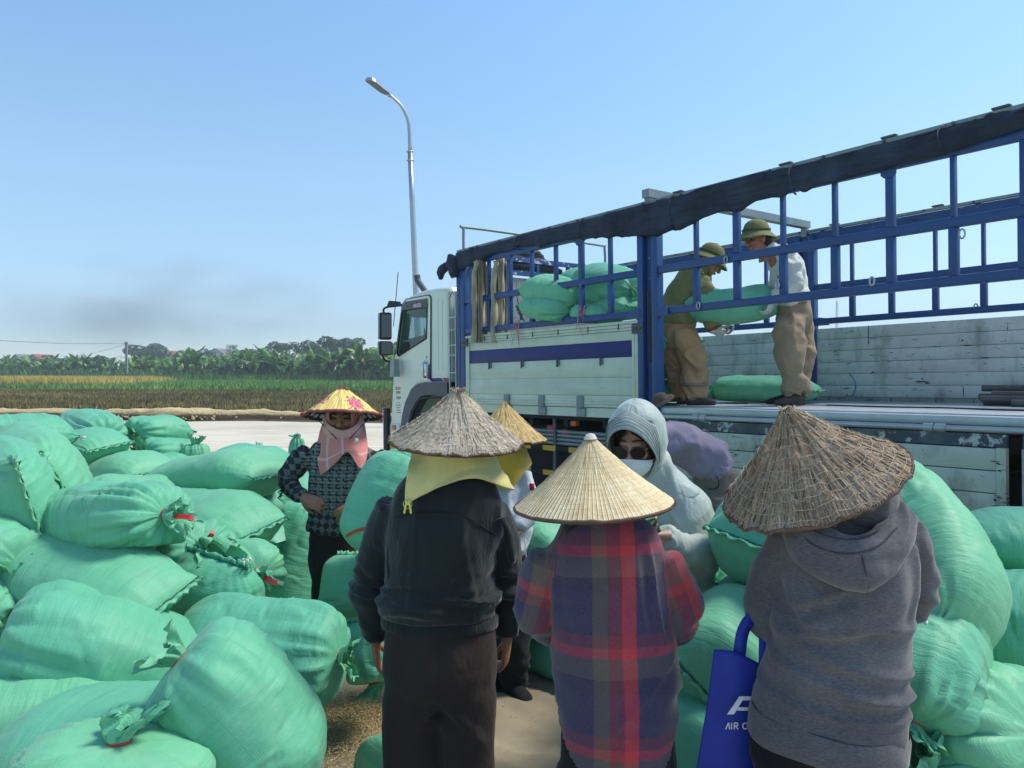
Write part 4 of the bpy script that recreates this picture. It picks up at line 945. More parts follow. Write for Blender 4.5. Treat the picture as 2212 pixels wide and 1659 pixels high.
# folded dark sheet on the bulkhead
fb = MB()
for q in range(4): fb.loft([(2.90 + .02 * q, -.55 - .1 * q, 1.62 + .055 * q), (2.92, -1.0, 1.66 + .06 * q), (2.9, -1.5 + .1 * q, 1.62 + .05 * q)], [.09, .13, .07], [.05, .06, .04], (1, 0, 0), 14, 20)
m = remesh(fb, .016, 2); displace(m, lambda c_: .022 * ridge(c_ * np.array([10, 3.5, 22]), 44)); m.transform(TM)
tag(link('folded_sheet', m, simple('black_sheet', '#2e3236', .6, .2, 6)), 'crumpled black sheet folded over the bulkhead behind the cab', 'tarpaulin')
# webbing straps hung over the near front corner
WEB = NT('dirty_webbing'); _v = WEB.coord(); WEB = WEB.done(WEB.ramp(WEB.noise(WEB.coord(scale=(1, 1, .4)), 7, 5), [(.3, '#877d6a'), (.55, '#b3a892'), (.75, '#cdc3ad')]), .9, WEB.bump(WEB.noise(_v, 120, 2), .4, .004), 0, .1)
for (px0, px1, d0, d1, lb) in ((1022, 1052, 8.50, 8.62, 'bundle of dirty beige webbing straps hanging closest to the cab'), (1064, 1096, 8.35, 8.55, 'bundle of dirty beige webbing straps hanging right of the first bundle')):
    e = empty('webbing_straps', P((px0 + px1) / 2, 720, d0), (0, 0, 0), lb, 'straps', 'webbing straps on the truck'); base = e.location
    nst = 7
    for k in range(nst):
        u = (k + .5) / nst; d = d0 + (d1 - d0) * u; px = px0 + (px1 - px0) * u; top = P((px0 + px1) / 2 + (px - (px0 + px1) / 2) * .7, 560 + 5 * abs(u - .5) * 4, d) - base
        b = MB(); pts = [top + Vector((0, 0, .02)), top + Vector((.01, -.03, -.02))] + [P(px + gb.uniform(-1.5, 1.5), 590 + 30 * q, d + gb.uniform(-.02, .02)) - base for q in range(6)]
        pts = catmull([tuple(p) for p in pts], 24); wv = Vector((math.cos(.9 * k), math.sin(.9 * k), 0)) * .028
        V = []
        for p in pts: V += [Vector(p) - wv, Vector(p) + wv]
        b.add(V, [(2 * i, 2 * i + 1, 2 * i + 3, 2 * i + 2) for i in range(len(pts) - 1)]); so = b.build('strap', WEB, e); so.modifiers.new('s', 'SOLIDIFY').thickness = .006
e = empty('ratchet_strap', P(1121, 690, 8.9), (0, 0, 0), 'short ratchet strap with orange end hanging on the grey bulkhead', 'strap'); base = e.location
MB().tube([tuple(P(1117, 600, 8.9) - base), tuple(P(1116, 640, 8.88) - base)], .018, 6, 6, True, .3).build('strap', simple('orange_strap', '#b8764e', .8), e); MB().tube([tuple(P(1117, 640, 8.88) - base), tuple(P(1120, 660, 8.88) - base)], .014, 6, 6, True, .4).build('tail', BLACK, e)
rb = MB(); 
for q in range(4): rb.box(P(1120 + 2 * q, 662 + 8 * q, 8.86) - base, (.03, .015, .018), Matrix.Rotation(.5 * q, 3, 'Y'), .005)
rb.tube([tuple(P(1118, 665, 8.85) - base), tuple(P(1133, 695, 8.85) - base)], .008, 6); rb.build('ratchet', DARKP, e)
# steel pipes on the bed
PIPE = simple('rusty_pipe', '#5e5a58', .55, .25, 9, .2, 40, .4)
for k, (y, z, x1, lb) in enumerate(((-1.95, .20, -1.45, 'topmost rusty steel pipe of the heap lying on the truck bed'), (-1.88, .135, -1.55, 'rusty steel pipe just beneath the topmost one on the truck bed'), (-1.97, .10, -1.42, 'rusty steel pipe in the middle of the heap on the bed, behind'), (-1.80, .085, -1.50, 'rusty steel pipe in the middle of the heap on the bed, in front'), (-1.90, .045, -1.48, 'lowest long rusty steel pipe lying on the bed floor'), (-1.72, .045, -1.75, 'short dark steel pipe lying nearest on the bed floor'))):
    x1 -= .42; z = .045 + (z - .045) * .72; pts = [TW(x1, y, z), TW(x1 - 1.4, y + .05 * (k % 3 - 1), z * .95), TW(x1 - 2.9, y + .12 * (k % 3 - 1), z * .9)]
    dv = (pts[2] - pts[0]).normalized(); side = dv.orthogonal().normalized(); up_ = dv.cross(side); b = MB(); n = 10; V = []
    for p in (pts[0], pts[2]):
        for r_ in (.028, .021):
            for j in range(n): a = 2 * math.pi * j / n; V.append(p + side * r_ * math.cos(a) + up_ * r_ * math.sin(a))
    Fc = []
    for j in range(n):
        j2 = (j + 1) % n; Fc += [(j, j2, 2 * n + j2, 2 * n + j), (n + j, 3 * n + j, 3 * n + j2, n + j2), (j, n + j, n + j2, j2), (2 * n + j, 2 * n + j2, 3 * n + j2, 3 * n + j)]
    tag(b.add(V, Fc).build('steel_pipe', PIPE, None, True, 40), lb, 'pipe', 'steel pipes on the truck bed')
tag(MB().tube([tuple(TW(x, y, .026)) for x, y in ((-1.0, -1.1), (-1.5, -.95), (-2.0, -1.0), (-2.4, -.85), (-2.9, -.9), (-3.4, -.8))], .006, 5, 40).build('rope', CHAS), 'thin dark rope lying loosely across the truck bed floor', 'rope')
# brown hat resting at the bed edge
hm = MB().lathe([(.0, .10), (.05, .098), (.085, .07), (.10, .02), (.17, .0), (.172, -.008), (.10, .008)], 28, None, False).build('brown_hat', simple('brown_felt', '#5d4f42', .9, .15), None, True, 50); hm.scale = (.62,) * 3; hm.location = P(1428, 866, 5.9); hm.rotation_euler = (R(10), R(-28), 0)
tag(hm, 'brown brimmed hat peeking out behind the pale hood at the bed edge', 'hat')
# ================================================================== SACKS
def sack_mat(name, hue=0.0, dark=1.0):
    t = NT(name); uv = t.node('UVMap').outputs[0]; v = t.coord(); oi = t.node('ObjectInfo').outputs['Random']
    base = t.mix(oi, lin((.130 * dark, .500 * dark, .315 * dark)), lin((.190 * dark, .560 * dark, .320 * dark)))
    thr = t.noise(t.coord(vec=uv, scale=(1, 46, 1)), 1.6, 3, .6); th2 = t.noise(t.coord(vec=uv, scale=(60, 1, 1)), 1.6, 3, .6)
    col = t.mix(t.ramp(thr, [(.35, .0), (.75, .30)]), base, t.mix(.5, base, (.045, .27, .19, 1), 'MULTIPLY')); col = t.mix(t.ramp(th2, [(.45, 0.0), (.8, .14)]), col, lin((.33, .67, .46)))
    du = t.noise(v, 6, 5); col = t.mix(t.ramp(du, [(.55, 0.0), (.8, .22)]), col, lin((.38, .50, .40)))
    wv = t.math('ADD', t.wave(t.coord(vec=uv), 60, 'X', .6, 2), t.wave(t.coord(vec=uv), 60, 'Y', .6, 2))
    n = t.bump(wv, .16, .0018); n = t.bump(thr, .38, .006, n); n = t.bump(t.noise(v, 34, 2), .25, .006, n); n = t.bump(t.noise(t.coord(vec=uv, scale=(3, 14, 1)), 2.2, 4, .6, .8), .32, .014, n)
    m = t.done(col, .5, n, 0, .30, **{'Sheen Weight': .12})
    tr = t.node('BsdfTranslucent'); tr.inputs[0].default_value = (.22, .62, .33, 1); mx = t.node('MixShader'); mx.inputs[0].default_value = .10
    t.l.new(t.b.outputs[0], mx.inputs[1]); t.l.new(tr.outputs[0], mx.inputs[2]); t.l.new(mx.outputs[0], t.out.inputs[0]); return m
SACK = sack_mat('woven_green_plastic')
TIE = simple('red_ribbon', '#c0383c', .45, .12, 12); KNOT = simple('white_thread', '#dcded6', .8, .05); SEAMM = simple('sack_seam', '#2c6e55', .7, .2, 20)
def sack_geo(L, w, t, head, bend, side, seed, flat=.72, wr=1.0, N=72, M=84, slump=0.0):
    g = np.random.default_rng(seed); ph = g.uniform(0, 6.28, 12)
    u = np.linspace(0, 1, M)[:, None]; th = np.linspace(0, 2 * math.pi, N, endpoint=False)[None, :]
    # profile along the length
    if head:
        uc = .72; q = np.clip((u - uc) / (1 - uc), 0, 1); dome = np.sqrt(np.clip(1 - q ** 2.3, 0, 1)) ** .85; neck = .032
        x = L * (u - .5); x = np.where(q > 0, L * (uc - .5) + L * (1 - uc) * np.sin(q * 1.45) / math.sin(1.45) * .92, x)
        rw, rt = neck + (w - neck) * dome, neck + (t - neck) * dome
    else:
        q = np.clip((u - .70) / .30, 0, 1); x = L * (u - .5); rw = w * (1 - .34 * q ** 2.6); rt = np.maximum(t * (1 - q ** 1.8) ** .62, .004)
    p = np.clip((.30 - u) / .30, 0, 1)
    rw = rw * (1 - .34 * p ** 2.4); rt = np.where(p > 0, np.maximum(rt * (1 - p ** 1.8) ** .62, .004), rt)
    ear = (1 + .14 * np.clip((u * -1 + .045) / .045, 0, 1)); 
    rw = rw * ear
    cs, sn = np.cos(th), np.sin(th)
    e = .86
    Y = rw * np.sign(cs) * np.abs(cs) ** e; Z = rt * np.sign(sn) * np.abs(sn) ** (e * (1 - .0))
    # pleats towards the tied mouth
    dr = np.zeros((M, N))
    if head:
        qq = np.clip((u - .46) / .54, 0, 1)
        for k, f in enumerate((9, 14, 19, 27)):
            reach = .5 + .5 * np.sin(th * (2 + k) + ph[k]); fold = np.abs(np.sin(th * f / 2 + ph[4 + k] + .55 * np.sin(th * 3 + ph[k]) + 1.0 * qq * math.sin(ph[k]))) ** .45
            dr = dr - (1 - fold) * (.012, .011, .009, .006)[k] * 3.6 * qq ** (1.3 + 1.6 * reach) * (.35 + .65 * np.sin(np.clip(qq, 0, .96) * math.pi * .98 + .05) ** .5)
        dr = dr * wr
    # gathers at the sewn end(s)
    for end in ((0,) if head else (0, 1)):
        pe = np.clip(1 - (u if end == 0 else 1 - u) / .30, 0, 1)
        for f, a in ((23, .006), (37, .004), (51, .0025)): dr = dr + a * wr * np.sin(th * f + ph[8] * f + 2.5 * u * 8) * pe ** 1.6
    pts = np.stack([np.broadcast_to(x, (M, N)), Y, Z], 2).reshape(-1, 3)
    # cross wrinkles and lumps
    sp = pts / 1.0
    lump = .018 * fbm(sp * 4.2 + seed * 7.1, seed, 3) + .0055 * wr * np.maximum(0, ridge(np.stack([sp[:, 0] * 13 + 1.5 * vnoise(sp * 5, seed + 5), sp[:, 1] * 3.2, sp[:, 2] * 3.2], 1) + seed, seed + 9)) ** 3 - .008 * wr * np.maximum(0, ridge(np.stack([sp[:, 0] * 7, sp[:, 1] * 9, sp[:, 2] * 9], 1) + 3 * seed, seed + 11)) ** 4
    rad = np.stack([np.zeros(M * N), pts[:, 1] / (w * w), pts[:, 2] / (t * t)], 1); nr = np.linalg.norm(rad, axis=1)[:, None]; rad = rad / np.maximum(nr, 1e-6)
    fade = np.broadcast_to(np.minimum(1, np.minimum(u / .06, 1.0 if not head else (1.02 - u) / .10)), (M, N)).reshape(-1)
    pts = pts + rad * (lump * fade + dr.reshape(-1) * 1.0)[:, None]
    # underside pressed flat
    z = pts[:, 2]; fl = -t * flat; pts[:, 2] = np.where(z < fl, fl + (z - fl) * .25, z)
    # slump: the filling settles towards the tail
    if slump: pts[:, 2] = pts[:, 2] + slump * t * np.exp(-((pts[:, 0] / L + .18) / .22) ** 2) * (pts[:, 2] > 0)
    # bend along the length
    def arc(a, b, ang):
        if abs(ang) < 1e-4: return a, b
        Rr = L / ang; f = a / L * ang; return (Rr - b) * np.sin(f), Rr - (Rr - b) * np.cos(f)
    X, Zb = arc(pts[:, 0], pts[:, 2], bend); pts = np.stack([X, pts[:, 1], Zb], 1)
    X, Yb = arc(pts[:, 0], pts[:, 1], side); pts = np.stack([X, Yb, pts[:, 2]], 1)
    return pts.reshape(M, N, 3), x, rw
def axis_at(pts, i): return pts[i].mean(0)
nsack = [0]
def sack(label, tail, head, w, t, roll=0.0, tied=True, bend=0.0, side=0.0, seed=None, group='green sacks piled on the left', wr=1.0, tuft=1.0, strip=None, knot=False, seam=True, M_world=None, flat=.72, slump=0.0, L=None, up=None, ears=False, lod=1.0):
    nsack[0] += 1; seed = seed or nsack[0]; kw = {'green sacks piled on the left': .84, 'green sacks heaped on the right': .92}.get(group, 1.0); w *= kw; t *= kw
    A = Vector(tail) if not isinstance(tail, tuple) or len(tail) != 3 or tail[0] < 3000 and False else Vector(tail)
    B = Vector(head); d = B - A; LL = L or d.length; ax = d.normalized(); c = (A + B) / 2
    upv = Vector(up) if up else Vector((0, 0, 1))
    if abs(ax.dot(upv)) > .93: upv = Vector((0, -1, .2))
    zz = (upv - ax * upv.dot(ax)).normalized(); yy = zz.cross(ax); Mx = Matrix((ax, yy, zz)).transposed() @ Matrix.Rotation(R(roll), 3, 'X')
    Nn, Mm = (72, 84) if lod >= 1 else (48, 54)
    pts, x, rw = sack_geo(LL, w, t, tied, bend, side, seed, flat, wr, Nn, Mm, slump)
    M_, N_ = pts.shape[:2]; V = pts.reshape(-1, 3)
    Fc = []; UV = []; per = 3.4 * (w + t) / 2 * 1.9
    for i in range(M_ - 1):
        for j in range(N_):
            j2 = (j + 1) % N_; Fc.append((i * N_ + j, i * N_ + j2, (i + 1) * N_ + j2, (i + 1) * N_ + j))
            u0, u1, v0, v1 = j / N_ * per, (j + 1) / N_ * per, i / (M_ - 1) * LL, (i + 1) / (M_ - 1) * LL; UV.append(((u0, v0), (u1, v0), (u1, v1), (u0, v1)))
    Fc += [tuple(range(N_ - 1, -1, -1)), tuple((M_ - 1) * N_ + j for j in range(N_))]; UV += [tuple((0, 0) for _ in range(N_))] * 2
    me = MB().add(V, Fc, UV).mesh('grain_sack'); o = link('grain_sack', me, SACK); o.matrix_world = Matrix.Translation(c) @ Mx.to_4x4()
    tag(o, label, 'sack', group)
    g = np.random.default_rng(seed + 500)
    if tied:
        nk = axis_at(pts, M_ - 1); nd = nk - axis_at(pts, M_ - 5); nd = nd / max(1e-6, np.linalg.norm(nd)); nd = Vector(nd); e1 = nd.orthogonal().normalized(); e2 = nd.cross(e1)
        # ruffled free cloth beyond the tie
        m, n = 12, 110; Vt = []; fl = tuft
        bx, by = g.normal(0, 1.0, 2); fl = tuft * g.uniform(.75, 1.1); k3, k4 = g.uniform(.15, .6), g.uniform(.1, .4)
        for i in range(m):
            f = i / (m - 1); r0 = .026 + .040 * fl * f ** .8
            for j in range(n):
                a = 2 * math.pi * j / n; ruf = math.sin(a * 4 + seed) * .35 + math.sin(a * 9 + 2.0 * seed) * .42 + .36 * math.sin(a * 15 + seed) + .2 * math.sin(a * 23 + 3 * seed + 5 * f)
                r = r0 * (1 + .55 * ruf * f); h = .075 * fl * f * (1 + k3 * .7 * math.sin(a * 2 + seed * 3) + k4 * .35 * math.sin(a * 5 + seed) + .10 * ruf); a += .16 * f * math.sin(a * 9 + seed) + .07 * f * math.sin(a * 17 + 2 * seed) - .05 * fl * f ** 3
                q = Vector(nk) + nd * (h - .004) + (e1 * math.cos(a) + e2 * math.sin(a)) * r + (e1 * bx + e2 * by) * (.05 * fl * f * f); Vt.append(q)
        Ft = [(i * n + j, i * n + (j + 1) % n, (i + 1) * n + (j + 1) % n, (i + 1) * n + j) for i in range(m - 1) for j in range(n)]
        Ut = [((j / n, i * .02), ((j + 1) / n, i * .02), ((j + 1) / n, i * .02 + .02), (j / n, i * .02 + .02)) for i in range(m - 1) for j in range(n)]
        tm = MB().add(Vt, Ft, Ut).mesh('tied_mouth'); co = coords(tm); wgt = np.repeat(np.linspace(0, 1, m), n)[:, None]; co = co + wgt * .016 * fl * np.stack([fbm(co * 38 + 9 * q, seed + q, 3) for q in range(3)], 1); setco(tm, co); link('tied_mouth', tm, SACK, o)
        tb = MB(); tb.tube([tuple(Vector(nk) - nd * .002 + (e1 * math.cos(a) + e2 * math.sin(a)) * .029) for a in np.linspace(0, 6.28, 17)], .0042, 6, None, False)
        if strip is not False:
            k = 2 if strip is None else 1
            for q in range(k):
                if strip is not None: dv = Mx.inverted() @ Vector(strip)
                else: dv = (e1 * g.normal() + e2 * g.normal()).normalized() * g.uniform(.05, .10)
                p0 = Vector(nk) + dv.normalized() * .03; p1 = p0 + dv * .5 + nd * .03; p2 = p0 + dv + nd * .012
                cc = catmull([tuple(p0), tuple(p1), tuple(p2)], 10); wv = nd.cross(dv).normalized() * .011; Vs = []
                for p_ in cc: Vs += [Vector(p_) - wv, Vector(p_) + wv]
                tb.add(Vs, [(2 * i, 2 * i + 1, 2 * i + 3, 2 * i + 2) for i in range(9)])
        tb.build('red_tie', TIE, o)
    # sewn end: a rolled, wavy hem with a thread chain
    if seam:
        for end in ((0,) if tied else (0, M_ - 1)):
            ring = pts[end]; half = [ring[j] for j in range(N_ // 2 + 1)]; sg = np.array(half); mid = (sg + np.array([ring[(-j) % N_] for j in range(N_ // 2 + 1)])) / 2
            dirv = (mid.mean(0) - axis_at(pts, 4 if end == 0 else M_ - 5)); dirv = dirv / np.linalg.norm(dirv); nv = np.array([0, 0, 1.0])
            k = len(mid); Vs = []
            cc = catmull(mid, 60)
            for i, p_ in enumerate(cc):
                wob = nv * .007 * math.sin(i * .9 + seed) + dirv * .004 * math.sin(i * 1.7)
                Vs += [p_ - dirv * .006 + nv * .006, p_ + dirv * .020 + wob + nv * .004, p_ + dirv * .020 + wob - nv * .004, p_ - dirv * .006 - nv * .006]
            Fs = []
            for i in range(59):
                for j in range(4): Fs.append((i * 4 + j, i * 4 + (j + 1) % 4, i * 4 + 4 + (j + 1) % 4, i * 4 + 4 + j))
            Us = [((i / 59, 0), (i / 59, .03), ((i + 1) / 59, .03), ((i + 1) / 59, 0)) for i in range(59) for j in range(4)]
            hm = link('sewn_hem', MB().add(Vs, Fs, Us).mesh('hem'), SACK, o)
            ch = MB().tube([tuple(p_ + nv * (.0075 + .002 * math.sin(i * 2.2))) for i, p_ in enumerate(catmull(mid, 90))], .0035, 5); ch.build('seam_thread', SEAMM, o)
            if knot or ears:
                kb = MB()
                for p_ in ((cc[0],) if not ears else (cc[0], cc[-1])):
                    for q in range(4):
                        d2 = Vector(g.normal(0, 1, 3)).normalized() * .022 + Vector(dirv) * .02
                        kb.tube([tuple(p_), tuple(Vector(p_) + d2), tuple(Vector(p_) + d2 * .6 + Vector(dirv) * .02)], .004, 5, 6)
                kb.build('thread_knot', KNOT, o)['kind'] = 'stuff'
    return o
G1 = 'green sacks piled on the left'
def S(lb, tl, hd, w, t, **k): return sack(lb, P(*tl), P(*hd), w, t, **k)
# ---- nearest rows, bottom left
S('green sack standing in the bottom left corner, its crumpled ruffled mouth on top', (200, 2030, 2.02), (258, 1590, 2.0), .32, .27, tuft=.95, strip=False, wr=1.0)
S('broad domed green sack right behind the ruffled one in the bottom left corner', (20, 1655, 2.5), (585, 1700, 2.25), .36, .30, tied=False, bend=.25, wr=.7)
S('smooth long green sack at the left edge above the broad domed bottom sack', (345, 1545, 2.75), (-220, 1560, 2.5), .29, .21, wr=.5, bend=.15)
S('big leaning green sack in front with a twisted red tied mouth pointing left', (655, 1690, 2.34), (396, 1402, 2.28), .27, .235, bend=-.4, strip=(.02, 0, -.05), tuft=.9, wr=1.2, roll=10)
S('large green sack with its tied mouth at the left edge, tail under the leaning one', (440, 1490, 2.95), (10, 1356, 2.72), .31, .26, bend=-.4, tuft=.9, strip=(.03, -.01, -.02), wr=1.2)
S('green sack at the left edge with hanging red ribbon, mouth bunched right', (-190, 1120, 3.2), (48, 1222, 3.05), .23, .18, strip=(-.02, -.01, -.10), tuft=.8)
S('green sack squeezed under the red ribbon sack at the left edge', (-150, 1420, 2.95), (34, 1252, 3.05), .24, .17, tuft=.7, strip=False)
S('long plain green sack lying slanted down to the right, mid left of the pile', (362, 1310, 2.95), (-60, 1190, 3.35), .27, .19, roll=-20, wr=.45, bend=.1, knot=True)
S('wide green sack lying on its edge with a round tied mouth at the right', (378, 1390, 3.15), (742, 1424, 2.98), .25, .235, roll=40, strip=(.03, 0, -.07), tuft=.85, wr=1.0, knot=True, side=.12)
S('green sack set upright showing its sewn top seam and white knot', (465, 1205, 3.35), (455, 1480, 3.5), .27, .19, wr=1.0, knot=True, roll=15, up=(0, -1, .3))
S('round green sack with a red tie on its lower right, behind the upright seamed one', (500, 1215, 3.9), (560, 1242, 3.45), .19, .17, tuft=.6, strip=(.06, -.02, -.02))
# ---- middle rows
S('green sack with a large frilled mouth and two red ribbon ends, lying mid left', (95, 1140, 3.5), (368, 1112, 3.12), .26, .19, tuft=1.1, strip=(.07, 0, -.012), wr=1.35, roll=-8)
S('standing green sack with a dark zigzag seam down its front, leftmost of the seamed pair', (85, 1085, 3.15), (-150, 1040, 4.1), .31, .26, roll=74, wr=1.6, bend=-.2)
S('standing green sack with a dark zigzag seam, right of the leftmost seamed sack', (133, 1050, 3.4), (15, 985, 4.3), .27, .22, roll=62, wr=1.3)
S('tied green sack pushed face forward, frilled mouth and red ribbon, below the seam-ended sack', (345, 1255, 3.85), (440, 1178, 3.42), .22, .20, tuft=1.15, strip=(.025, 0, .04), wr=1.35)
S('green sack with a curved dark seam along its lower right edge', (555, 1150, 3.75), (330, 1120, 4.35), .29, .20, roll=-14, wr=.7, knot=True)
S('long green sack lying behind the frilled one, left of centre in the pile', (155, 1075, 4.2), (420, 1085, 4.5), .25, .17, wr=.5, tied=False)
S('largest pale green sack lying slantwise across the middle of the pile', (330, 1060, 4.75), (590, 1012, 4.35), .29, .20, tied=False, bend=-.35, wr=.45)
S('rounded green sack tucked under the right end of the largest pale sack', (500, 1165, 4.7), (560, 1062, 4.5), .24, .20, tuft=.5, strip=False, wr=.8)
S('pale green sack standing behind the rounded sack, left of the woman in the patterned shirt', (600, 1230, 5.0), (620, 1020, 5.3), .27, .2, tied=False, wr=.7, up=(0, -1, .3))
S('tall green sack leaning beside the woman in the patterned shirt, mouth at her waist', (590, 1335, 4.75), (664, 1090, 4.95), .27, .24, bend=-.35, tuft=.7, strip=False, wr=.9)
S('green sack lying low behind the dark trousers of the woman in the patterned shirt', (640, 1300, 4.85), (800, 1310, 4.95), .24, .21, wr=.6, tied=False)
S('domed bluish green sack in the middle of the pile behind the frilled one', (185, 1045, 5.6), (335, 1022, 5.2), .30, .22, tied=False, wr=.4)
# ---- back rows
S('long green sack at the top left, its pinched seam end pointing right', (156, 941, 5.1), (-70, 942, 4.7), .26, .17, wr=1.0, knot=True)
S('green sack with a pointed sewn corner, under the top left sack', (236, 966, 5.3), (85, 985, 5.9), .27, .18, wr=.6, roll=-8)
S('green sack with a round frilled mouth facing the camera, left of the topmost pair', (165, 915, 7.3), (229, 938, 6.5), .27, .20, tuft=.85, strip=(.0, -.03, -.06), wr=1.3)
S('green sack half hidden behind the left frilled back sack', (150, 920, 7.6), (185, 935, 7.0), .22, .16, wr=.6, tied=False)
S('topmost green sack of the back row, tied mouth at its left', (392, 932, 7.4), (284, 935, 6.9), .27, .19, tuft=.7, strip=(.08, 0, -.03), wr=1.2)
S('tied green sack directly beneath the topmost back row sack', (404, 981, 7.3), (305, 977, 6.8), .26, .18, tuft=.65, strip=(-.07, 0, .03), wr=1.2)
S('small green sack standing upright alone at the back, ruffled mouth up', (424, 1050, 7.0), (421, 957, 7.0), .155, .14, tuft=.9, wr=.9, strip=(.07, 0, .02))
S('wrinkled green sack end squeezed under the pointed sack in the back row', (290, 985, 6.6), (185, 1010, 6.4), .24, .17, wr=1.5, tied=False)
S('olive tinted green sack under the tied pair, its left one', (310, 1030, 6.4), (405, 1005, 6.8), .24, .17, wr=.7, tied=False)
S('olive tinted green sack under the tied pair, its right one', (360, 1010, 7.0), (440, 1000, 7.2), .22, .16, wr=.7, tied=False)
S('flat pale green sack behind the largest pale one, right of the lone upright sack', (470, 1000, 6.0), (615, 1015, 5.8), .30, .19, wr=.5, tied=False)
S('green sack with one corner sticking up like an ear at the back', (560, 1035, 6.7), (556, 968, 6.9), .14, .11, wr=1.2, tuft=.9, strip=False)
S('small green sack peeping out behind the shoulder of the woman in the patterned shirt', (640, 1010, 7.8), (642, 945, 7.8), .10, .09, tuft=.6, strip=False)
S('green sack lying low at the back right before the road', (590, 1010, 6.6), (690, 1010, 6.8), .2, .14, tied=False, wr=.7)
S('green sack seen between the elbow and waist of the woman in the patterned shirt', (655, 1060, 5.6), (760, 1040, 6.0), .25, .18, tied=False, wr=.7)
S('tied green sack lying flat on the road side beyond the black jacket shoulder', (900, 1010, 7.2), (842, 992, 6.9), .26, .13, tuft=.4, wr=1.1, strip=False)
# ---- around the standing people
G2 = 'green sacks among the people'
RB = S('bulging green sack with a red band across it, left of the black jacket', (830, 1215, 3.55), (905, 1000, 3.65), .26, .24, bend=-.4, tuft=.4, strip=False, wr=.7, group=G2)
def red_band(o, pts, w):
    bpy.context.view_layer.update(); mi = o.matrix_world.inverted(); tr = BVHTree.FromPolygons([v.co for v in o.data.vertices], [tuple(q.vertices) for q in o.data.polygons]); c0 = mi @ Vector((0, 0, CAM_Z)); q = []
    for px, py in catmull(pts, 16):
        for s_ in (-w, w):
            h = tr.ray_cast(c0, (mi @ P(px, py + s_, 3.0) - c0).normalized())
            if h[0] is None: break
            q.append(tuple(h[0] + h[1] * .003))
    n = len(q) // 2
    if n > 1: MB().add(q[:2 * n], [(2 * i, 2 * i + 1, 2 * i + 3, 2 * i + 2) for i in range(n - 1)]).build('red_band', TIE, o)
red_band(RB, [(748, 1159), (765, 1149), (785, 1143), (815, 1139), (850, 1138)], 4)
S('green sack under the red banded one, left of the black jacket', (765, 1350, 3.75), (780, 1200, 3.9), .18, .15, tied=False, wr=.8, group=G2, up=(0, -1, .3))
S('green sack with its tied mouth hanging down beside the black sleeve', (800, 1340, 3.55), (812, 1478, 3.45), .14, .15, tuft=.9, strip=(-.10, -.02, -.03), wr=1.4, group=G2)
S('green sack low on the tarpaulin between pile and brown trousers', (800, 1690, 2.95), (900, 1640, 3.1), .16, .13, tied=False, wr=.6, group=G2)
S('green sack visible between the black jacket and the plaid shirt', (1165, 1290, 4.3), (1240, 1135, 4.1), .26, .20, tuft=.4, strip=False, wr=.6, group=G2)
S('small green sack with a red tag behind the black sleeve', (1190, 1170, 4.6), (1142, 1135, 4.4), .16, .12, tuft=.5, strip=(.02, -.02, -.06), group=G2)
# ---- right-hand heap
G3 = 'green sacks heaped on the right'
S('large round dark green sack behind the tilted brown hat', (1620, 1175, 2.75), (1800, 1170, 3.2), .27, .25, wr=.5, tied=False, group=G3, roll=10)
S('pale green sack below the elbow of the pale hooded jacket', (1470, 1185, 3.7), (1620, 1275, 3.4), .25, .17, wr=1.1, tied=False, group=G3)
S('wrinkled green sack under the pale one, right of the plaid shirt', (1460, 1290, 3.5), (1620, 1330, 3.3), .26, .17, wr=1.6, tied=False, group=G3)
S('small dark green sack squeezed left of the grey hoodie elbow', (1560, 1280, 3.0), (1680, 1350, 3.0), .17, .14, wr=.8, tied=False, group=G3)
S('big rounded green sack behind the blue bag', (1545, 1520, 2.55), (1640, 1345, 2.9), .26, .22, tied=False, wr=.5, group=G3, up=(0, -1, .3))
S('green sack in shade between the plaid hem and the rounded sack', (1440, 1440, 3.0), (1590, 1400, 3.1), .22, .16, wr=1.2, tied=False, group=G3)
S('green sack at the bottom left of the blue bag', (1450, 1660, 2.5), (1640, 1580, 2.7), .25, .20, wr=.6, tied=False, group=G3)
S('brightest green sack folded over the heap, its two pointed corners hanging down', (2098, 1300, 2.42), (1962, 1068, 2.85), .205, .165, bend=-1.35, wr=.9, group=G3, strip=False, tuft=.5, ears=True, L=.80, up=(.9, -.45, .55), seed=151)
S('long dark green sack lying behind at the right edge of the frame', (2060, 1160, 3.3), (2460, 1180, 3.1), .27, .145, tied=False, wr=.4, group=G3)
S('wide green sack at the right edge, third from the bottom of the heap', (2040, 1340, 2.95), (2480, 1375, 2.6), .27, .215, wr=1.0, group=G3, roll=10, strip=False)
S('large green sack in the bottom right corner with creases fanning to the right', (1990, 1600, 2.55), (2262, 1592, 2.2), .29, .25, wr=1.6, group=G3, strip=False, tuft=.7)
S('upright green sack with a leafy mouth and red ribbon beside the grey hoodie hem', (2010, 1330, 2.55), (1965, 1560, 2.22), .20, .20, wr=1.4, group=G3, strip=(.10, .0, -.05), tuft=1.2, bend=-.5)
S('green sack at the very bottom, its ruffled mouth beside the black trousers', (2090, 1800, 2.35), (1992, 1655, 2.2), .2, .16, group=G3, tuft=1.2, strip=False)
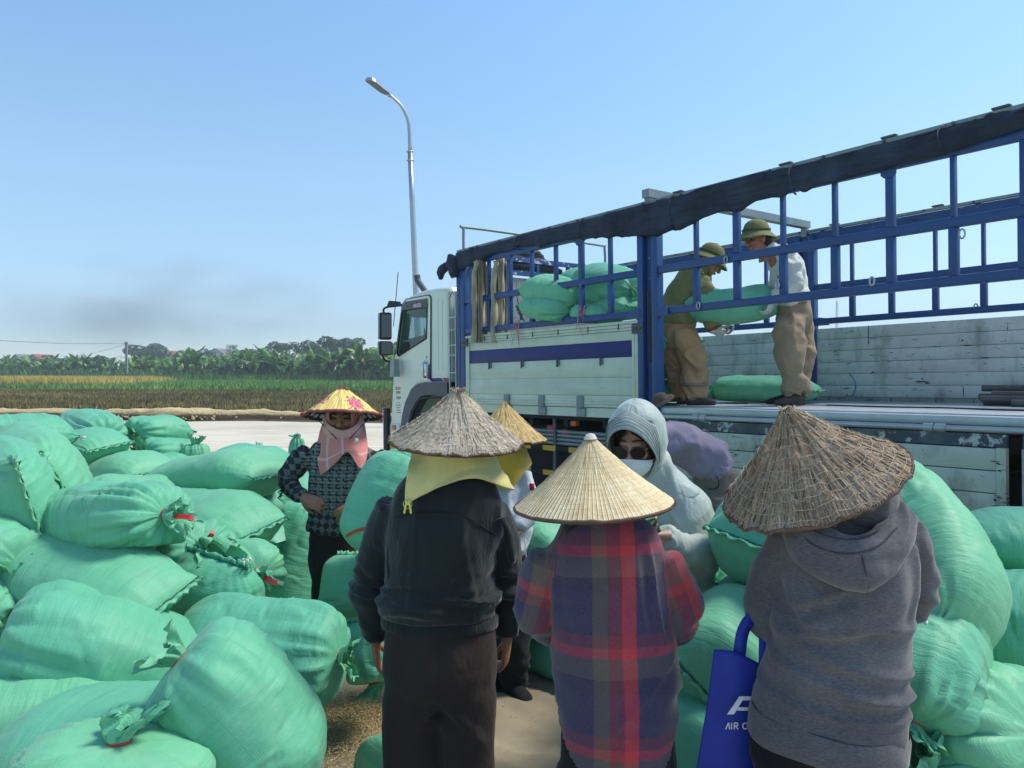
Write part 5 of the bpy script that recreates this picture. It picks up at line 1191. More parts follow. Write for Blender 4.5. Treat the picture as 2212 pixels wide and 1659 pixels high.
# ---- on the truck
G4 = 'green sacks loaded on the truck'
def T(lb, a, b, w, t, **k):
    k.setdefault('lod', .5); k.setdefault('group', G4); return sack(lb, TW(*a), TW(*b), w, t, **k)
def TP(lb, a, b, w, t, **k): return sack(lb, P(*a), P(*b), w, t, lod=.5, group=G4, **k)
TP('upper left green sack in the loaded front stack, tied mouth to the right', (1152, 628, 8.15), (1272, 644, 7.55), .30, .185, strip=(.03, -.02, -.06), tuft=.8, wr=1.1)
TP('green sack under the upper left one in the front stack, mouth at its right', (1152, 662, 8.05), (1239, 676, 7.5), .26, .145, strip=(.02, -.03, .04), tuft=.8, wr=1.3)
TP('green sack in the middle of the upper layer of the front stack', (1240, 606, 8.1), (1333, 640, 7.35), .28, .18, strip=(.06, -.02, .05), tuft=.8, wr=.9)
TP('topmost green sack at the rear of the front stack, mouth facing right', (1272, 602, 7.9), (1371, 626, 7.2), .28, .185, strip=(.05, -.02, .02), tuft=.8, wr=1.2)
TP('green sack beneath the topmost one, near the middle post', (1290, 672, 7.7), (1382, 663, 7.2), .26, .13, tied=False, wr=.8)
TP('seamed green sack low in the front stack behind the pink twine', (1255, 678, 7.6), (1325, 682, 7.25), .22, .11, tied=False, wr=1.0)
T('lower green sack just above the closed side gate, left part', (1.95, -.45, .60), (.98, -.35, .62), .28, .15, tied=False, wr=.6)
T('lower green sack just above the closed side gate, right part', (1.02, -.35, .60), (.12, -.32, .64), .28, .15, wr=.9, strip=False, tuft=.6)
T('green sack behind the middle post, third from the floor', (1.15, -1.05, .62), (.22, -.80, .62), .26, .13, tied=False, wr=.9)
T('green sack behind the middle post, second from the floor', (1.15, -1.0, .36), (.18, -.75, .36), .27, .13, tied=False, wr=.9)
T('green sack behind the middle post, lying on the bed floor', (1.15, -1.0, .13), (.20, -.75, .13), .28, .12, tied=False, wr=1.0)
T('green sack lying on the bed behind the khaki trousers, seam end to the right', (-.55, -1.75, .13), (.35, -1.35, .15), .30, .145, tied=True, wr=.7, strip=False)
def heap():
    # lower layers of the pile, hardly seen between the sacks above
    bm = bmesh.new(); g = np.random.default_rng(77)
    spots = [(P(px, py, d), h) for px, py, d, h in ((150, 1150, 4.6, .75), (300, 1180, 4.2, .7), (60, 1250, 3.8, .65), (240, 1350, 3.4, .5), (120, 1500, 3.0, .4), (420, 1330, 3.9, .55), (480, 1180, 5.0, .7), (330, 1060, 6.0, .75), (200, 1020, 6.9, .85), (390, 1010, 7.4, .75), (80, 1010, 5.6, .9), (560, 1120, 5.6, .6), (350, 1500, 3.1, .35), (560, 1330, 4.4, .35), (1560, 1450, 3.2, .45), (1700, 1350, 3.4, .5), (2100, 1450, 2.9, .5), (2250, 1350, 3.2, .6), (1800, 1500, 3.0, .4), (640, 1030, 7.0, .5), (1190, 1300, 4.3, .5))]
    for (p, h) in spots:
        z = .16
        while z < h:
            pts, _, _ = sack_geo(.95, .27, .16, False, 0, 0, int(g.integers(1, 900)), .72, .6, 28, 26)
            V = pts.reshape(-1, 3) @ np.array(Matrix.Rotation(g.uniform(0, 6.28), 3, 'Z')).T + np.array([p.x + g.normal(0, .08), p.y + g.normal(0, .08), z]); z += .25
            vs_ = [bm.verts.new(v) for v in V]
            for i in range(25):
                for j in range(28): bm.faces.new((vs_[i * 28 + j], vs_[i * 28 + (j + 1) % 28], vs_[(i + 1) * 28 + (j + 1) % 28], vs_[(i + 1) * 28 + j]))
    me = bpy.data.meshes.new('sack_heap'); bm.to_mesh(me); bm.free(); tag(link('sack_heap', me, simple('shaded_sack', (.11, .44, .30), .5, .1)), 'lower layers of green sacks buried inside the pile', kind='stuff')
heap()
# ================================================================== PEOPLE
def skin_mat(name, c):
    t = NT(name); v = t.coord(); c = lin(c); col = t.ramp(t.noise(v, 14, 4), [(.3, tuple(x * .8 for x in c[:3])), (.7, tuple(min(1, x * 1.12) for x in c[:3]))])
    return t.done(col, .5, t.bump(t.noise(v, 160, 2), .12, .002), 0, .4, **{'Subsurface Weight': .12, 'Subsurface Radius': (.012, .004, .002), 'Subsurface Scale': 1.0})
SKIN_D = skin_mat('tanned_skin', '#a8745a'); SKIN_L = skin_mat('pale_skin', '#c49a84')
EYE = simple('dark_eye', '#1a1412', .25, .05); HAIR = simple('black_hair', '#1d1a19', .45, .2, 30)
SHOE = simple('dusty_shoe', '#4d463e', .85, .2, 10); SHOEB = simple('black_shoe', '#1c1b1c', .7, .1)

class Fig:
    """one person: root Empty at the feet, everything else is its child; coordinates are given in the world"""
    def __init__(s, base, label, group=None):
        s.o = Vector(base); s.root = empty('person', s.o, (0, 0, 0), label, 'person', group)
    def loc(s, p): return tuple(Vector(p) - s.o)
    def garment(s, name, mat, lofts, voxel=.012, smooth=5, folds=None, frames=None, cut=None):
        mb = MB()
        for L in lofts:
            pts, rw, rd = L[0], L[1], L[2]; ref = L[3] if len(L) > 3 else (1, 0, 0); sq = L[4] if len(L) > 4 else 1.0
            mb.loft([s.loc(p) for p in pts], rw, rd, ref, 28, None, sq)
        me = remesh(mb, voxel, smooth)
        if folds: displace(me, lambda c: folds(c + np.array(s.o)))
        if frames:
            co = coords(me) + np.array(s.o); best = np.full(len(co), 1e9); uv = np.zeros((len(co), 3), np.float32)
            for k, (A, B, sd, bias) in enumerate(frames):
                A = np.array(A); B = np.array(B); ax = (B - A); L = np.linalg.norm(ax); ax /= L; sd_ = np.array(sd, float); sd_ -= ax * sd_.dot(ax); sd_ /= np.linalg.norm(sd_)
                t = np.clip((co - A) @ ax, 0, L); dist = np.linalg.norm(co - A - t[:, None] * ax, axis=1) - bias; m = dist < best
                best[m] = dist[m]; uv[m, 0] = ((co - A) @ sd_)[m]; uv[m, 1] = ((co - A) @ ax)[m]; uv[m, 2] = k
            a = me.attributes.new('cloth', 'FLOAT_VECTOR', 'POINT'); a.data.foreach_set('vector', uv.ravel())
        if cut:
            bm = bmesh.new(); bm.from_mesh(me); bmesh.ops.delete(bm, geom=[v for v in bm.verts if not cut(v.co + s.o)], context='VERTS'); bm.to_mesh(me); bm.free()
        me.materials.clear()
        return link(name, me, mat, s.root)
    def body(s, skin, limbs, head=None, hands=(), feet=None):
        ms = []
        mb = MB()
        for L in limbs: mb.loft([s.loc(p) for p in L[0]], L[1], L[2], L[3] if len(L) > 3 else (1, 0, 0), 14)
        if limbs: ms.append(remesh(mb, .022, 2))
        if head: ms.append(head_mesh(Vector(head[0]) - s.o, head[1], head[2], *(head[3:])))
        for h in hands: ms.append(hand_mesh(Vector(h[0]) - s.o, *h[1:]))
        me = join_meshes(ms); return link('body', me, skin, s.root)
    def sub(s, name, mb, mat, par=None, smooth=True):
        o = mb.build(name, mat, par or s.root, smooth); return o

def frame3(f, up):
    f = Vector(f).normalized(); u = Vector(up); u = (u - f * u.dot(f)).normalized(); r = f.cross(u); return r, f, u      # right, forward, up
def head_mesh(c, f, up, k=1.0, ears=True):
    r, f, u = frame3(f, up); M = Matrix((r, f, u)).transposed(); mb = MB()
    def E(x, y, z, a, b, d): mb.ell(c + M @ Vector((x * k, y * k, z * k)), (a * k, b * k, d * k), M, 18, 12)
    E(0, -.012, .025, .076, .094, .092); E(0, .018, -.02, .066, .070, .082); E(0, .045, -.068, .046, .040, .042); E(0, .062, -.098, .026, .022, .020)
    E(0, .077, .024, .050, .017, .014); E(-.036, .066, -.022, .028, .026, .026); E(.036, .066, -.022, .028, .026, .026)
    mb.loft([tuple(c + M @ Vector((0, y * k, z * k))) for y, z in ((.088, .020), (.100, -.005), (.112, -.030), (.098, -.040))], [.010 * k, .012 * k, .017 * k, .016 * k], [.010 * k, .013 * k, .014 * k, .008 * k], tuple(r), 12)
    E(-.015, .096, -.034, .009, .010, .008); E(.015, .096, -.034, .009, .010, .008)
    E(0, .090, -.060, .024, .012, .0065); E(0, .088, -.070, .021, .012, .007)
    if ears:
        for s_ in (-1, 1): E(s_ * .078, -.008, -.005, .012, .022, .033)
    mb.loft([tuple(c + M @ Vector((0, -.02 * k, -.05 * k))), tuple(c + M @ Vector((0, -.035 * k, -.13 * k))), tuple(c + M @ Vector((0, -.045 * k, -.19 * k)))], [.055 * k, .052 * k, .06 * k], [.055 * k, .052 * k, .06 * k], tuple(r), 14)
    return remesh(mb, .0055, 4)
def face_bits(fig, c, f, up, k=1.0, squint=.5, brow=True):
    r, f, u = frame3(f, up); M = Matrix((r, f, u)).transposed(); c = Vector(c) - fig.o
    for s_ in (-1, 1):
        fig.sub('eye', MB().ell(c + M @ Vector((s_ * .033 * k, .083 * k, .004 * k)), (.015 * k, .006 * k, .006 * k * squint * 2), M, 12, 8), EYE)
        if brow:
            pts = [c + M @ Vector((s_ * x * k, y * k, z * k)) for x, y, z in ((.014, .097, .022), (.034, .092, .029), (.054, .076, .021))]
            fig.sub('eyebrow', MB().tube([tuple(p) for p in pts], [.0035 * k, .0045 * k, .002 * k], 6, 8), HAIR)
def hand_mesh(w, d, palm, curl=.5, side=1, k=1.0, spread=1.0):
    """w wrist, d direction of the fingers, palm = direction the palm looks, side = +1 thumb towards +(d x palm)"""
    d = Vector(d).normalized(); n = Vector(palm); n = (n - d * n.dot(d)).normalized(); t = d.cross(n) * side
    mb = MB(); q = lambda a, b, c_: tuple(w + d * (a * k) + t * (b * k) + n * (c_ * k))
    mb.loft([q(-.035, 0, 0), q(0, 0, 0), q(.03, .003, 0), (q(.065, .004, .002)), q(.088, .002, .003)], [.027 * k, .028 * k, .036 * k, .041 * k, .037 * k], [.022 * k, .018 * k, .016 * k, .014 * k, .011 * k], tuple(t), 16)
    for b, L, sp in ((.029, .068, .10), (.010, .076, .03), (-.010, .071, -.04), (-.028, .055, -.11)):
        pts = []; a = curl * .35; x, z, y = .082, .002, b
        pts.append((x, y, z))
        for seg, fr in enumerate((.46, .32, .24)):
            a += curl * (.75, 1.0, .7)[seg]; x += L * fr * math.cos(a); z += L * fr * math.sin(a); y += L * fr * sp * spread; pts.append((x, y, z))
        mb.loft([q(*p) for p in pts], [.0092 * k, .0086 * k, .0078 * k, .0062 * k], [.0090 * k, .0084 * k, .0074 * k, .0058 * k], tuple(t), 10)
    tp = [(.012, .020, .006), (.035, .042, .014 + .01 * curl), (.060, .052, .022 + .02 * curl), (.082, .050, .030 + .03 * curl)]
    mb.loft([q(*p) for p in tp], [.015 * k, .012 * k, .0105 * k, .008 * k], [.013 * k, .011 * k, .0095 * k, .007 * k], tuple(d), 10)
    return remesh(mb, .0042, 3)
def shoe(fig, ankle, f, L=.25, mat=SHOE, up=(0, 0, 1), name='shoe', h=.055):
    a = Vector(ankle) - fig.o; r, f, u = frame3(f, up); mb = MB()
    pts = [a - f * (.07) - u * .03, a - u * .028 + f * .0, a + f * L * .45 - u * .04, a + f * (L - .08) - u * .052]
    mb.loft([tuple(p) for p in pts], [.033, .040, .046, .030], [h * .8, h, h * .62, h * .35], tuple(r), 18); mb.loft([tuple(a + u * .06), tuple(a - u * .03)], [.038, .042], [.042, .05], tuple(r), 14)
    me = remesh(mb, .009, 4); co = coords(me); zf = (np.array(a) - np.array(u) * .072); dz = (co - zf) @ np.array(u); co = co - np.array(u) * np.minimum(dz, 0)[:, None]; setco(me, co)
    return link(name, me, mat, fig.root)

def soft_folds(seed, amp=.006, f=(7, 7, 5), joints=(), bunch=(), drag=()):
    amp = amp * 1.7
    def fn(c):
        r = amp * ridge(c * np.array(f) + .6 * np.stack([vnoise(c * 4, seed + 1), vnoise(c * 4, seed + 2), 0 * c[:, 0]], 1) + seed, seed) - amp * .4 + amp * .8 * fbm(c * 11, seed + 4, 2)
        for (p, ax, rad, a, fr) in joints:      # creases round a joint, across the limb axis
            q = c - np.array(p); ax = np.array(ax, float); ax /= np.linalg.norm(ax); al = q @ ax; w = np.exp(-(np.linalg.norm(q, axis=1) / rad) ** 2)
            r = r + 1.9 * a * w * ridge(np.stack([al * fr * .75 + 2.4 * vnoise(c * 5, seed + 7) + c[:, 0] * 5, c[:, 0] * 5, c[:, 1] * 5], 1), seed + 8)
        for (z, hgt, a, fr, tilt) in bunch:     # horizontal folds at a height
            w = np.exp(-((c[:, 2] - z) / hgt) ** 2); r = r + 2.0 * a * w * ridge(np.stack([c[:, 0] * 2.2, c[:, 1] * 2.2, (c[:, 2] + tilt * c[:, 0]) * fr + 1.0 * vnoise(c * 3.3, seed + 6)], 1), seed + 5)
        for (A, B, rad, a, n_) in drag:         # tension lines from A towards B
            A_ = np.array(A); ax = np.array(B) - A_; L = np.linalg.norm(ax); ax /= L; q = c - A_; al = np.clip(q @ ax, 0, L); pe = q - al[:, None] * ax; dist = np.linalg.norm(pe, axis=1); w = np.exp(-(dist / rad) ** 2)
            side = np.cross(ax, [0, 1, 0]); side /= max(1e-6, np.linalg.norm(side)); r = r + 1.7 * a * w * ridge(np.stack([(pe @ side) * n_, al * 1.5, 0 * al], 1), seed + 3)
        return r
    return fn

# ------------------------------------------------------------------ conical hats
def leafhat_mat(name, cols, streak=150, rings=16, ringc='#b9a98a', ringw=.0, dark=.5, bstr=.5, patches=None, ribs=0):
    t = NT(name); uv = t.node('UVMap').outputs[0]; v = t.coord()
    s1 = t.noise(t.coord(vec=uv, scale=(streak, 5, 1)), 1.0, 4, .65); s2 = t.noise(t.coord(vec=uv, scale=(streak * 2.6, 16, 1)), 1.0, 2, .6); s3 = t.noise(v, 9, 4)
    m = t.math('ADD', t.math('ADD', t.math('MULTIPLY', s1, .5), t.math('MULTIPLY', s2, .28)), t.math('MULTIPLY', s3, .22))
    col = t.ramp(m, [(.34, cols[0]), (.45, cols[1]), (.55, cols[2]), (.66, cols[3])])
    if patches: col = t.mix(t.ramp(t.noise(t.coord(vec=uv, scale=(26, 3, 1)), 1.0, 4), [(.56, 0.0), (.66, .75)]), col, lin(patches))
    n = t.bump(m, bstr, .008)
    if ribs:
        w = t.wave(t.coord(vec=uv, scale=(ribs, 1, 1)), 1 / 1.0 * .5 * 2 / 2 * .3183 * 3.1416, 'X'); 
        fr = t.math('FRACT', t.math('MULTIPLY', t.sep(uv)[0], ribs)); gap = t.math('LESS_THAN', fr, .16); col = t.mix(t.math('MULTIPLY', gap, .85), col, lin('#5c4128')); n = t.bump(t.math('SUBTRACT', 1.0, gap), .6, .004, n)
    if ringw:
        fr = t.math('FRACT', t.math('MULTIPLY', t.math('ADD', t.sep(uv)[1], t.math('MULTIPLY', t.noise(t.coord(vec=uv, scale=(8, 2, 1)), 1, 2), .008)), rings)); ln = t.math('LESS_THAN', fr, ringw); dash = t.math('GREATER_THAN', t.noise(t.coord(vec=uv, scale=(190, 60, 1)), 1, 1), .42)
        col = t.mix(t.math('MULTIPLY', t.math('MULTIPLY', ln, dash), .75), col, lin(ringc)); n = t.bump(ln, .4, -.003, n)
    return t.done(col, .85, n, 0, .18)
def conical_hat(fig, tip, axis, rad, hgt, mat, rimmat, under, convex=.0, ribs=0, ribamp=.0012, strips=None, rimr=.006, rough=0.0, seed=1, name='conical_hat', steps=0, spin=0.0, rings=0, ringm=None):
    tip = Vector(tip) - fig.o; ax = Vector(axis).normalized(); e1 = Vector((1, 0, 0)); e1 = (e1 - ax * e1.dot(ax)).normalized(); e2 = ax.cross(e1); g = np.random.default_rng(seed)
    n = ribs * 4 if ribs else 180; m = 44; V = []; Fc = []; UV = []
    us = np.linspace(0, 1, m); A = np.linspace(0, 2 * math.pi, n, endpoint=False)
    U, AA = np.meshgrid(us, A, indexing='ij'); rr = rad * (U + .018 * (1 - U)); zz = -hgt * (U - convex * np.sin(U * math.pi)) 
    if ribs: rr = rr + ribamp * np.cos(AA * ribs) * np.minimum(1, U * 3)
    p = np.stack([np.cos(AA) * 14, np.sin(AA) * 14, U * 10], 2).reshape(-1, 3); nz = ((fbm(p * .35, seed) * .010 + fbm(p, seed + 3) * .004 * (1 + rough)) * (.35 if ribs else 1)).reshape(m, n); 
    zz = zz + nz * (U > .02)
    if steps: zz = zz + .0035 * (1 - np.abs((U * steps) % 1.0)) * np.minimum(1, U * 5)
    for i in range(m):
        for j in range(n): V.append(tip + e1 * (rr[i, j] * math.cos(A[j] + spin)) + e2 * (rr[i, j] * math.sin(A[j] + spin)) + ax * zz[i, j])
    for i in range(m - 1):
        for j in range(n):
            j2 = (j + 1) % n; Fc.append((i * n + j, (i + 1) * n + j, (i + 1) * n + j2, i * n + j2)); u0, u1 = j / n, (j + 1) / n; UV.append(((u0, us[i]), (u0, us[i + 1]), (u1, us[i + 1]), (u1, us[i])))
    Fc.append(tuple(range(n))); UV.append(tuple((0, 0) for _ in range(n)))
    hat = link(name, MB().add(V, Fc, UV).mesh(name), mat, fig.root)
    # underside
    Vi = []; Fi = []; Ui = []; k = 90; mi = 16
    for i in range(mi):
        u = .05 + .945 * i / (mi - 1)
        for j in range(k):
            a = 2 * math.pi * j / k; Vi.append(tip + (e1 * math.cos(a) + e2 * math.sin(a)) * (rad * u - .003) + ax * (-hgt * (u - convex * math.sin(u * math.pi)) - .012))
    for i in range(mi - 1):
        for j in range(k):
            j2 = (j + 1) % k; Fi.append((i * k + j, i * k + j2, (i + 1) * k + j2, (i + 1) * k + j)); u0, u1, v0, v1 = j / k, (j + 1) / k, i / mi, (i + 1) / mi; Ui.append(((u0, v0), (u1, v0), (u1, v1), (u0, v1)))
    link('lining', MB().add(Vi, Fi, Ui).mesh('lining'), under, hat)
    rim = MB().tube([tuple(tip + (e1 * math.cos(a + spin) + e2 * math.sin(a + spin)) * (rad + .001) + ax * (-hgt + float(nz[-1, int(a / 6.2832 * n) % n]) - .003)) for a in np.linspace(0, 2 * math.pi, 121)], rimr, 7, None, False)
    for q in range(0): pass
    ro = rim.build('rim', rimmat, hat)
    st = MB()
    for a in np.linspace(0, 2 * math.pi, 190, endpoint=False):
        c = tip + (e1 * math.cos(a) + e2 * math.sin(a)) * (rad + .001) + ax * (-hgt - .003 + float(nz[-1, int(((a - spin) % 6.2832) / 6.2832 * n) % n])); tv = -e1 * math.sin(a) + e2 * math.cos(a); rv = e1 * math.cos(a) + e2 * math.sin(a)
        st.tube([tuple(c + rv * (rimr * 1.12 * math.cos(b)) + ax * (rimr * 1.12 * math.sin(b)) + tv * .002 * b) for b in np.linspace(-1.6, 3.2, 6)], .0011, 3, None, False)
    so = st.build('rim_stitching', rimmat, hat); so['kind'] = 'stuff'
    for q in range(1, rings + 1 if rings else 0):
        u = q / (rings + .5); k_ = int(u * (m - 1))
        MB().tube([tuple(tip + (e1 * math.cos(a + spin) + e2 * math.sin(a + spin)) * (rad * u + .001) + ax * (float(zz[k_, int(a / 6.2832 * n) % n]) + .0035 + .0004 * math.sin(a * 37 + q))) for a in np.linspace(0, 2 * math.pi, 120)], .0007, 4, None, False).build('stitch_ring', ringm, hat)
    if strips:
        cnt, ln, wd, lift, smat = strips; Vs = []; Fs = []; Us = []
        for q in range(cnt):
            a = g.uniform(0, 6.283); u0 = g.random() ** .6 * .93 + .03; L = ln * g.uniform(.4, 1.3); u1 = min(1.0 + .02 * (g.random() < .3), u0 + L / math.hypot(rad, hgt)); da = g.normal(0, .02); w = wd * g.uniform(.5, 1.4); l0, l1 = g.uniform(.0015, .004), abs(g.normal(0, lift)) + .0015
            if g.random() < .04: l1 += g.uniform(.004, .014)
            b0 = len(Vs)
            for s_ in range(3):
                f = s_ / 2; u = u0 + (u1 - u0) * f; aa = a + da * f; c = tip + (e1 * math.cos(aa) + e2 * math.sin(aa)) * (rad * u) + ax * (-hgt * (u - convex * math.sin(u * math.pi)) + l0 + (l1 - l0) * f * f + float(nz[min(m - 1, int(u * (m - 1))), int(((aa - spin) % 6.2832) / 6.2832 * n) % n]))
                if steps: c = c + ax * .003
                tv = (-e1 * math.sin(aa) + e2 * math.cos(aa)) * (w / 2 * (1 - .45 * f)); Vs += [c - tv, c + tv]
            uu = g.random(); Fs += [(b0, b0 + 2, b0 + 3, b0 + 1), (b0 + 2, b0 + 4, b0 + 5, b0 + 3)]; Us += [((uu, u0), (uu, u1), (uu + .01, u1), (uu + .01, u0))] * 2
        so = link('leaf_strips', MB().add(Vs, Fs, Us).mesh('strips'), smat, hat, False); so['kind'] = 'stuff'
    return hat
RIMB = simple('bamboo_rim', '#6b5546', .7, .2, 30); UNDER = simple('hat_underside', '#8f7a55', .9, .2, 12)
RINGM = simple('binding_thread', '#c2b59c', .8, .1, 30)
HAT_GREY = leafhat_mat('weathered_palm_leaf', ('#7a6f5d', '#b3a691', '#cdc1ac', '#e2d8c5'), 150, 15, '#8e8470', .07, .5, .7)
HAT_BROWN = leafhat_mat('brown_palm_thatch', ('#54463a', '#8d7a64', '#b09d85', '#d3c2a8'), 120, 12, '#d0c3ae', .05, .5, .8, '#8a6636')
HAT_CLEAN = leafhat_mat('fresh_palm_leaf', ('#c9b083', '#dcc79c', '#e6d5ae', '#efe2c3'), 30, 16, '#a48a5e', .06, .5, .2, None, 104)
HAT_PALE = leafhat_mat('pale_palm_leaf', ('#8b6d40', '#bd9f69', '#d2b680', '#e0c995'), 110, 16, '#9b8055', .05, .5, .5)

def cloth_patch(fig, name, rows, mat, nu=44, nv=36, thick=.006, seed=1, amp=.008, freq=(9, 9, 9), parent=None, sub=0):
    """hanging cloth through a net of world points"""
    a = np.array([[tuple(Vector(p) - fig.o) for p in r] for r in rows]); a = catmull(a.reshape(len(a), -1), nv).reshape(nv, a.shape[1], 3); a = np.stack([catmull(a[i], nu) for i in range(nv)])
    V = a.reshape(-1, 3); Fc = [(i * nu + j, i * nu + j + 1, (i + 1) * nu + j + 1, (i + 1) * nu + j) for i in range(nv - 1) for j in range(nu - 1)]
    UV = [((j / nu, i / nv), ((j + 1) / nu, i / nv), ((j + 1) / nu, (i + 1) / nv), (j / nu, (i + 1) / nv)) for i in range(nv - 1) for j in range(nu - 1)]
    me = MB().add(V, Fc, UV).mesh(name)
    if amp: displace(me, lambda c: amp * ridge(c * np.array(freq) + seed, seed) + amp * .5 * fbm(c * 14, seed + 2))
    o = link(name, me, mat, parent or fig.root); sd = o.modifiers.new('s', 'SOLIDIFY'); sd.thickness = thick; sd.offset = 0; return o
def towel_mat(name, c, stripe=None, wear='#e2e2da'):
    t = NT(name); v = t.coord(); c_ = lin(c); col = t.ramp(t.noise(v, 8, 5), [(.3, tuple(x * .82 for x in c_[:3])), (.7, tuple(min(1, x * 1.12) for x in c_[:3]))])
    lp = t.noise(v, 330, 2); col = t.mix(.3, col, t.ramp(lp, [(.3, tuple(x * .65 for x in c_[:3])), (.7, tuple(min(1, x * 1.25) for x in c_[:3]))]))
    if stripe:
        uv = t.node('UVMap').outputs[0]; xx = t.sep(uv)
        for ax, pos, w in stripe: 
            dd = t.math('ABSOLUTE', t.math('SUBTRACT', xx[ax], pos)); col = t.mix(t.math('MULTIPLY', t.math('LESS_THAN', dd, w), .6), col, lin(wear))
    return t.done(col, .95, t.bump(lp, .5, .004), 0, .1, **{'Sheen Weight': .35})
def trousers(fig, mat, waist, hip, legs, wrx, wdx, seed=1, name='trousers', voxel=.013, folds=None):
    """legs: list of (hip_top, knee, ankle, r_top, r_knee, r_ankle)"""
    lf = [([waist, hip, (Vector(hip) + Vector((0, 0, -.07))), (Vector(hip) + Vector((0, 0, -.15)))], [wrx[0], wrx[1], wrx[1] * .98, wrx[1] * .8], [wdx[0], wdx[1], wdx[1] * .97, wdx[1] * .8])]
    jn = []
    for (h, kn, an, r0, r1, r2) in legs:
        lf.append(([Vector(h).lerp(Vector(waist), .75), Vector(h).lerp(Vector(hip), .4) + Vector((0, 0, .02)), h, (Vector(h) * .5 + Vector(kn) * .5), kn, (Vector(kn) * .45 + Vector(an) * .55), an], [r0 * .5, r0 * .9, r0, (r0 + r1) / 2, r1, (r1 + r2) / 2, r2], [r0 * .6, r0 * .95, r0 * 1.0, (r0 + r1) / 2 * 1.02, r1, (r1 + r2) / 2, r2]))
        jn += [(tuple(kn), (0, 0, 1), .16, .008, 26), (tuple(an), (0, 0, 1), .16, .010, 28), (tuple(h), (.3, 0, 1), .15, .006, 22)]
    return fig.garment(name, mat, lf, voxel, 5, folds or soft_folds(seed, .006, (8, 8, 3), jn))

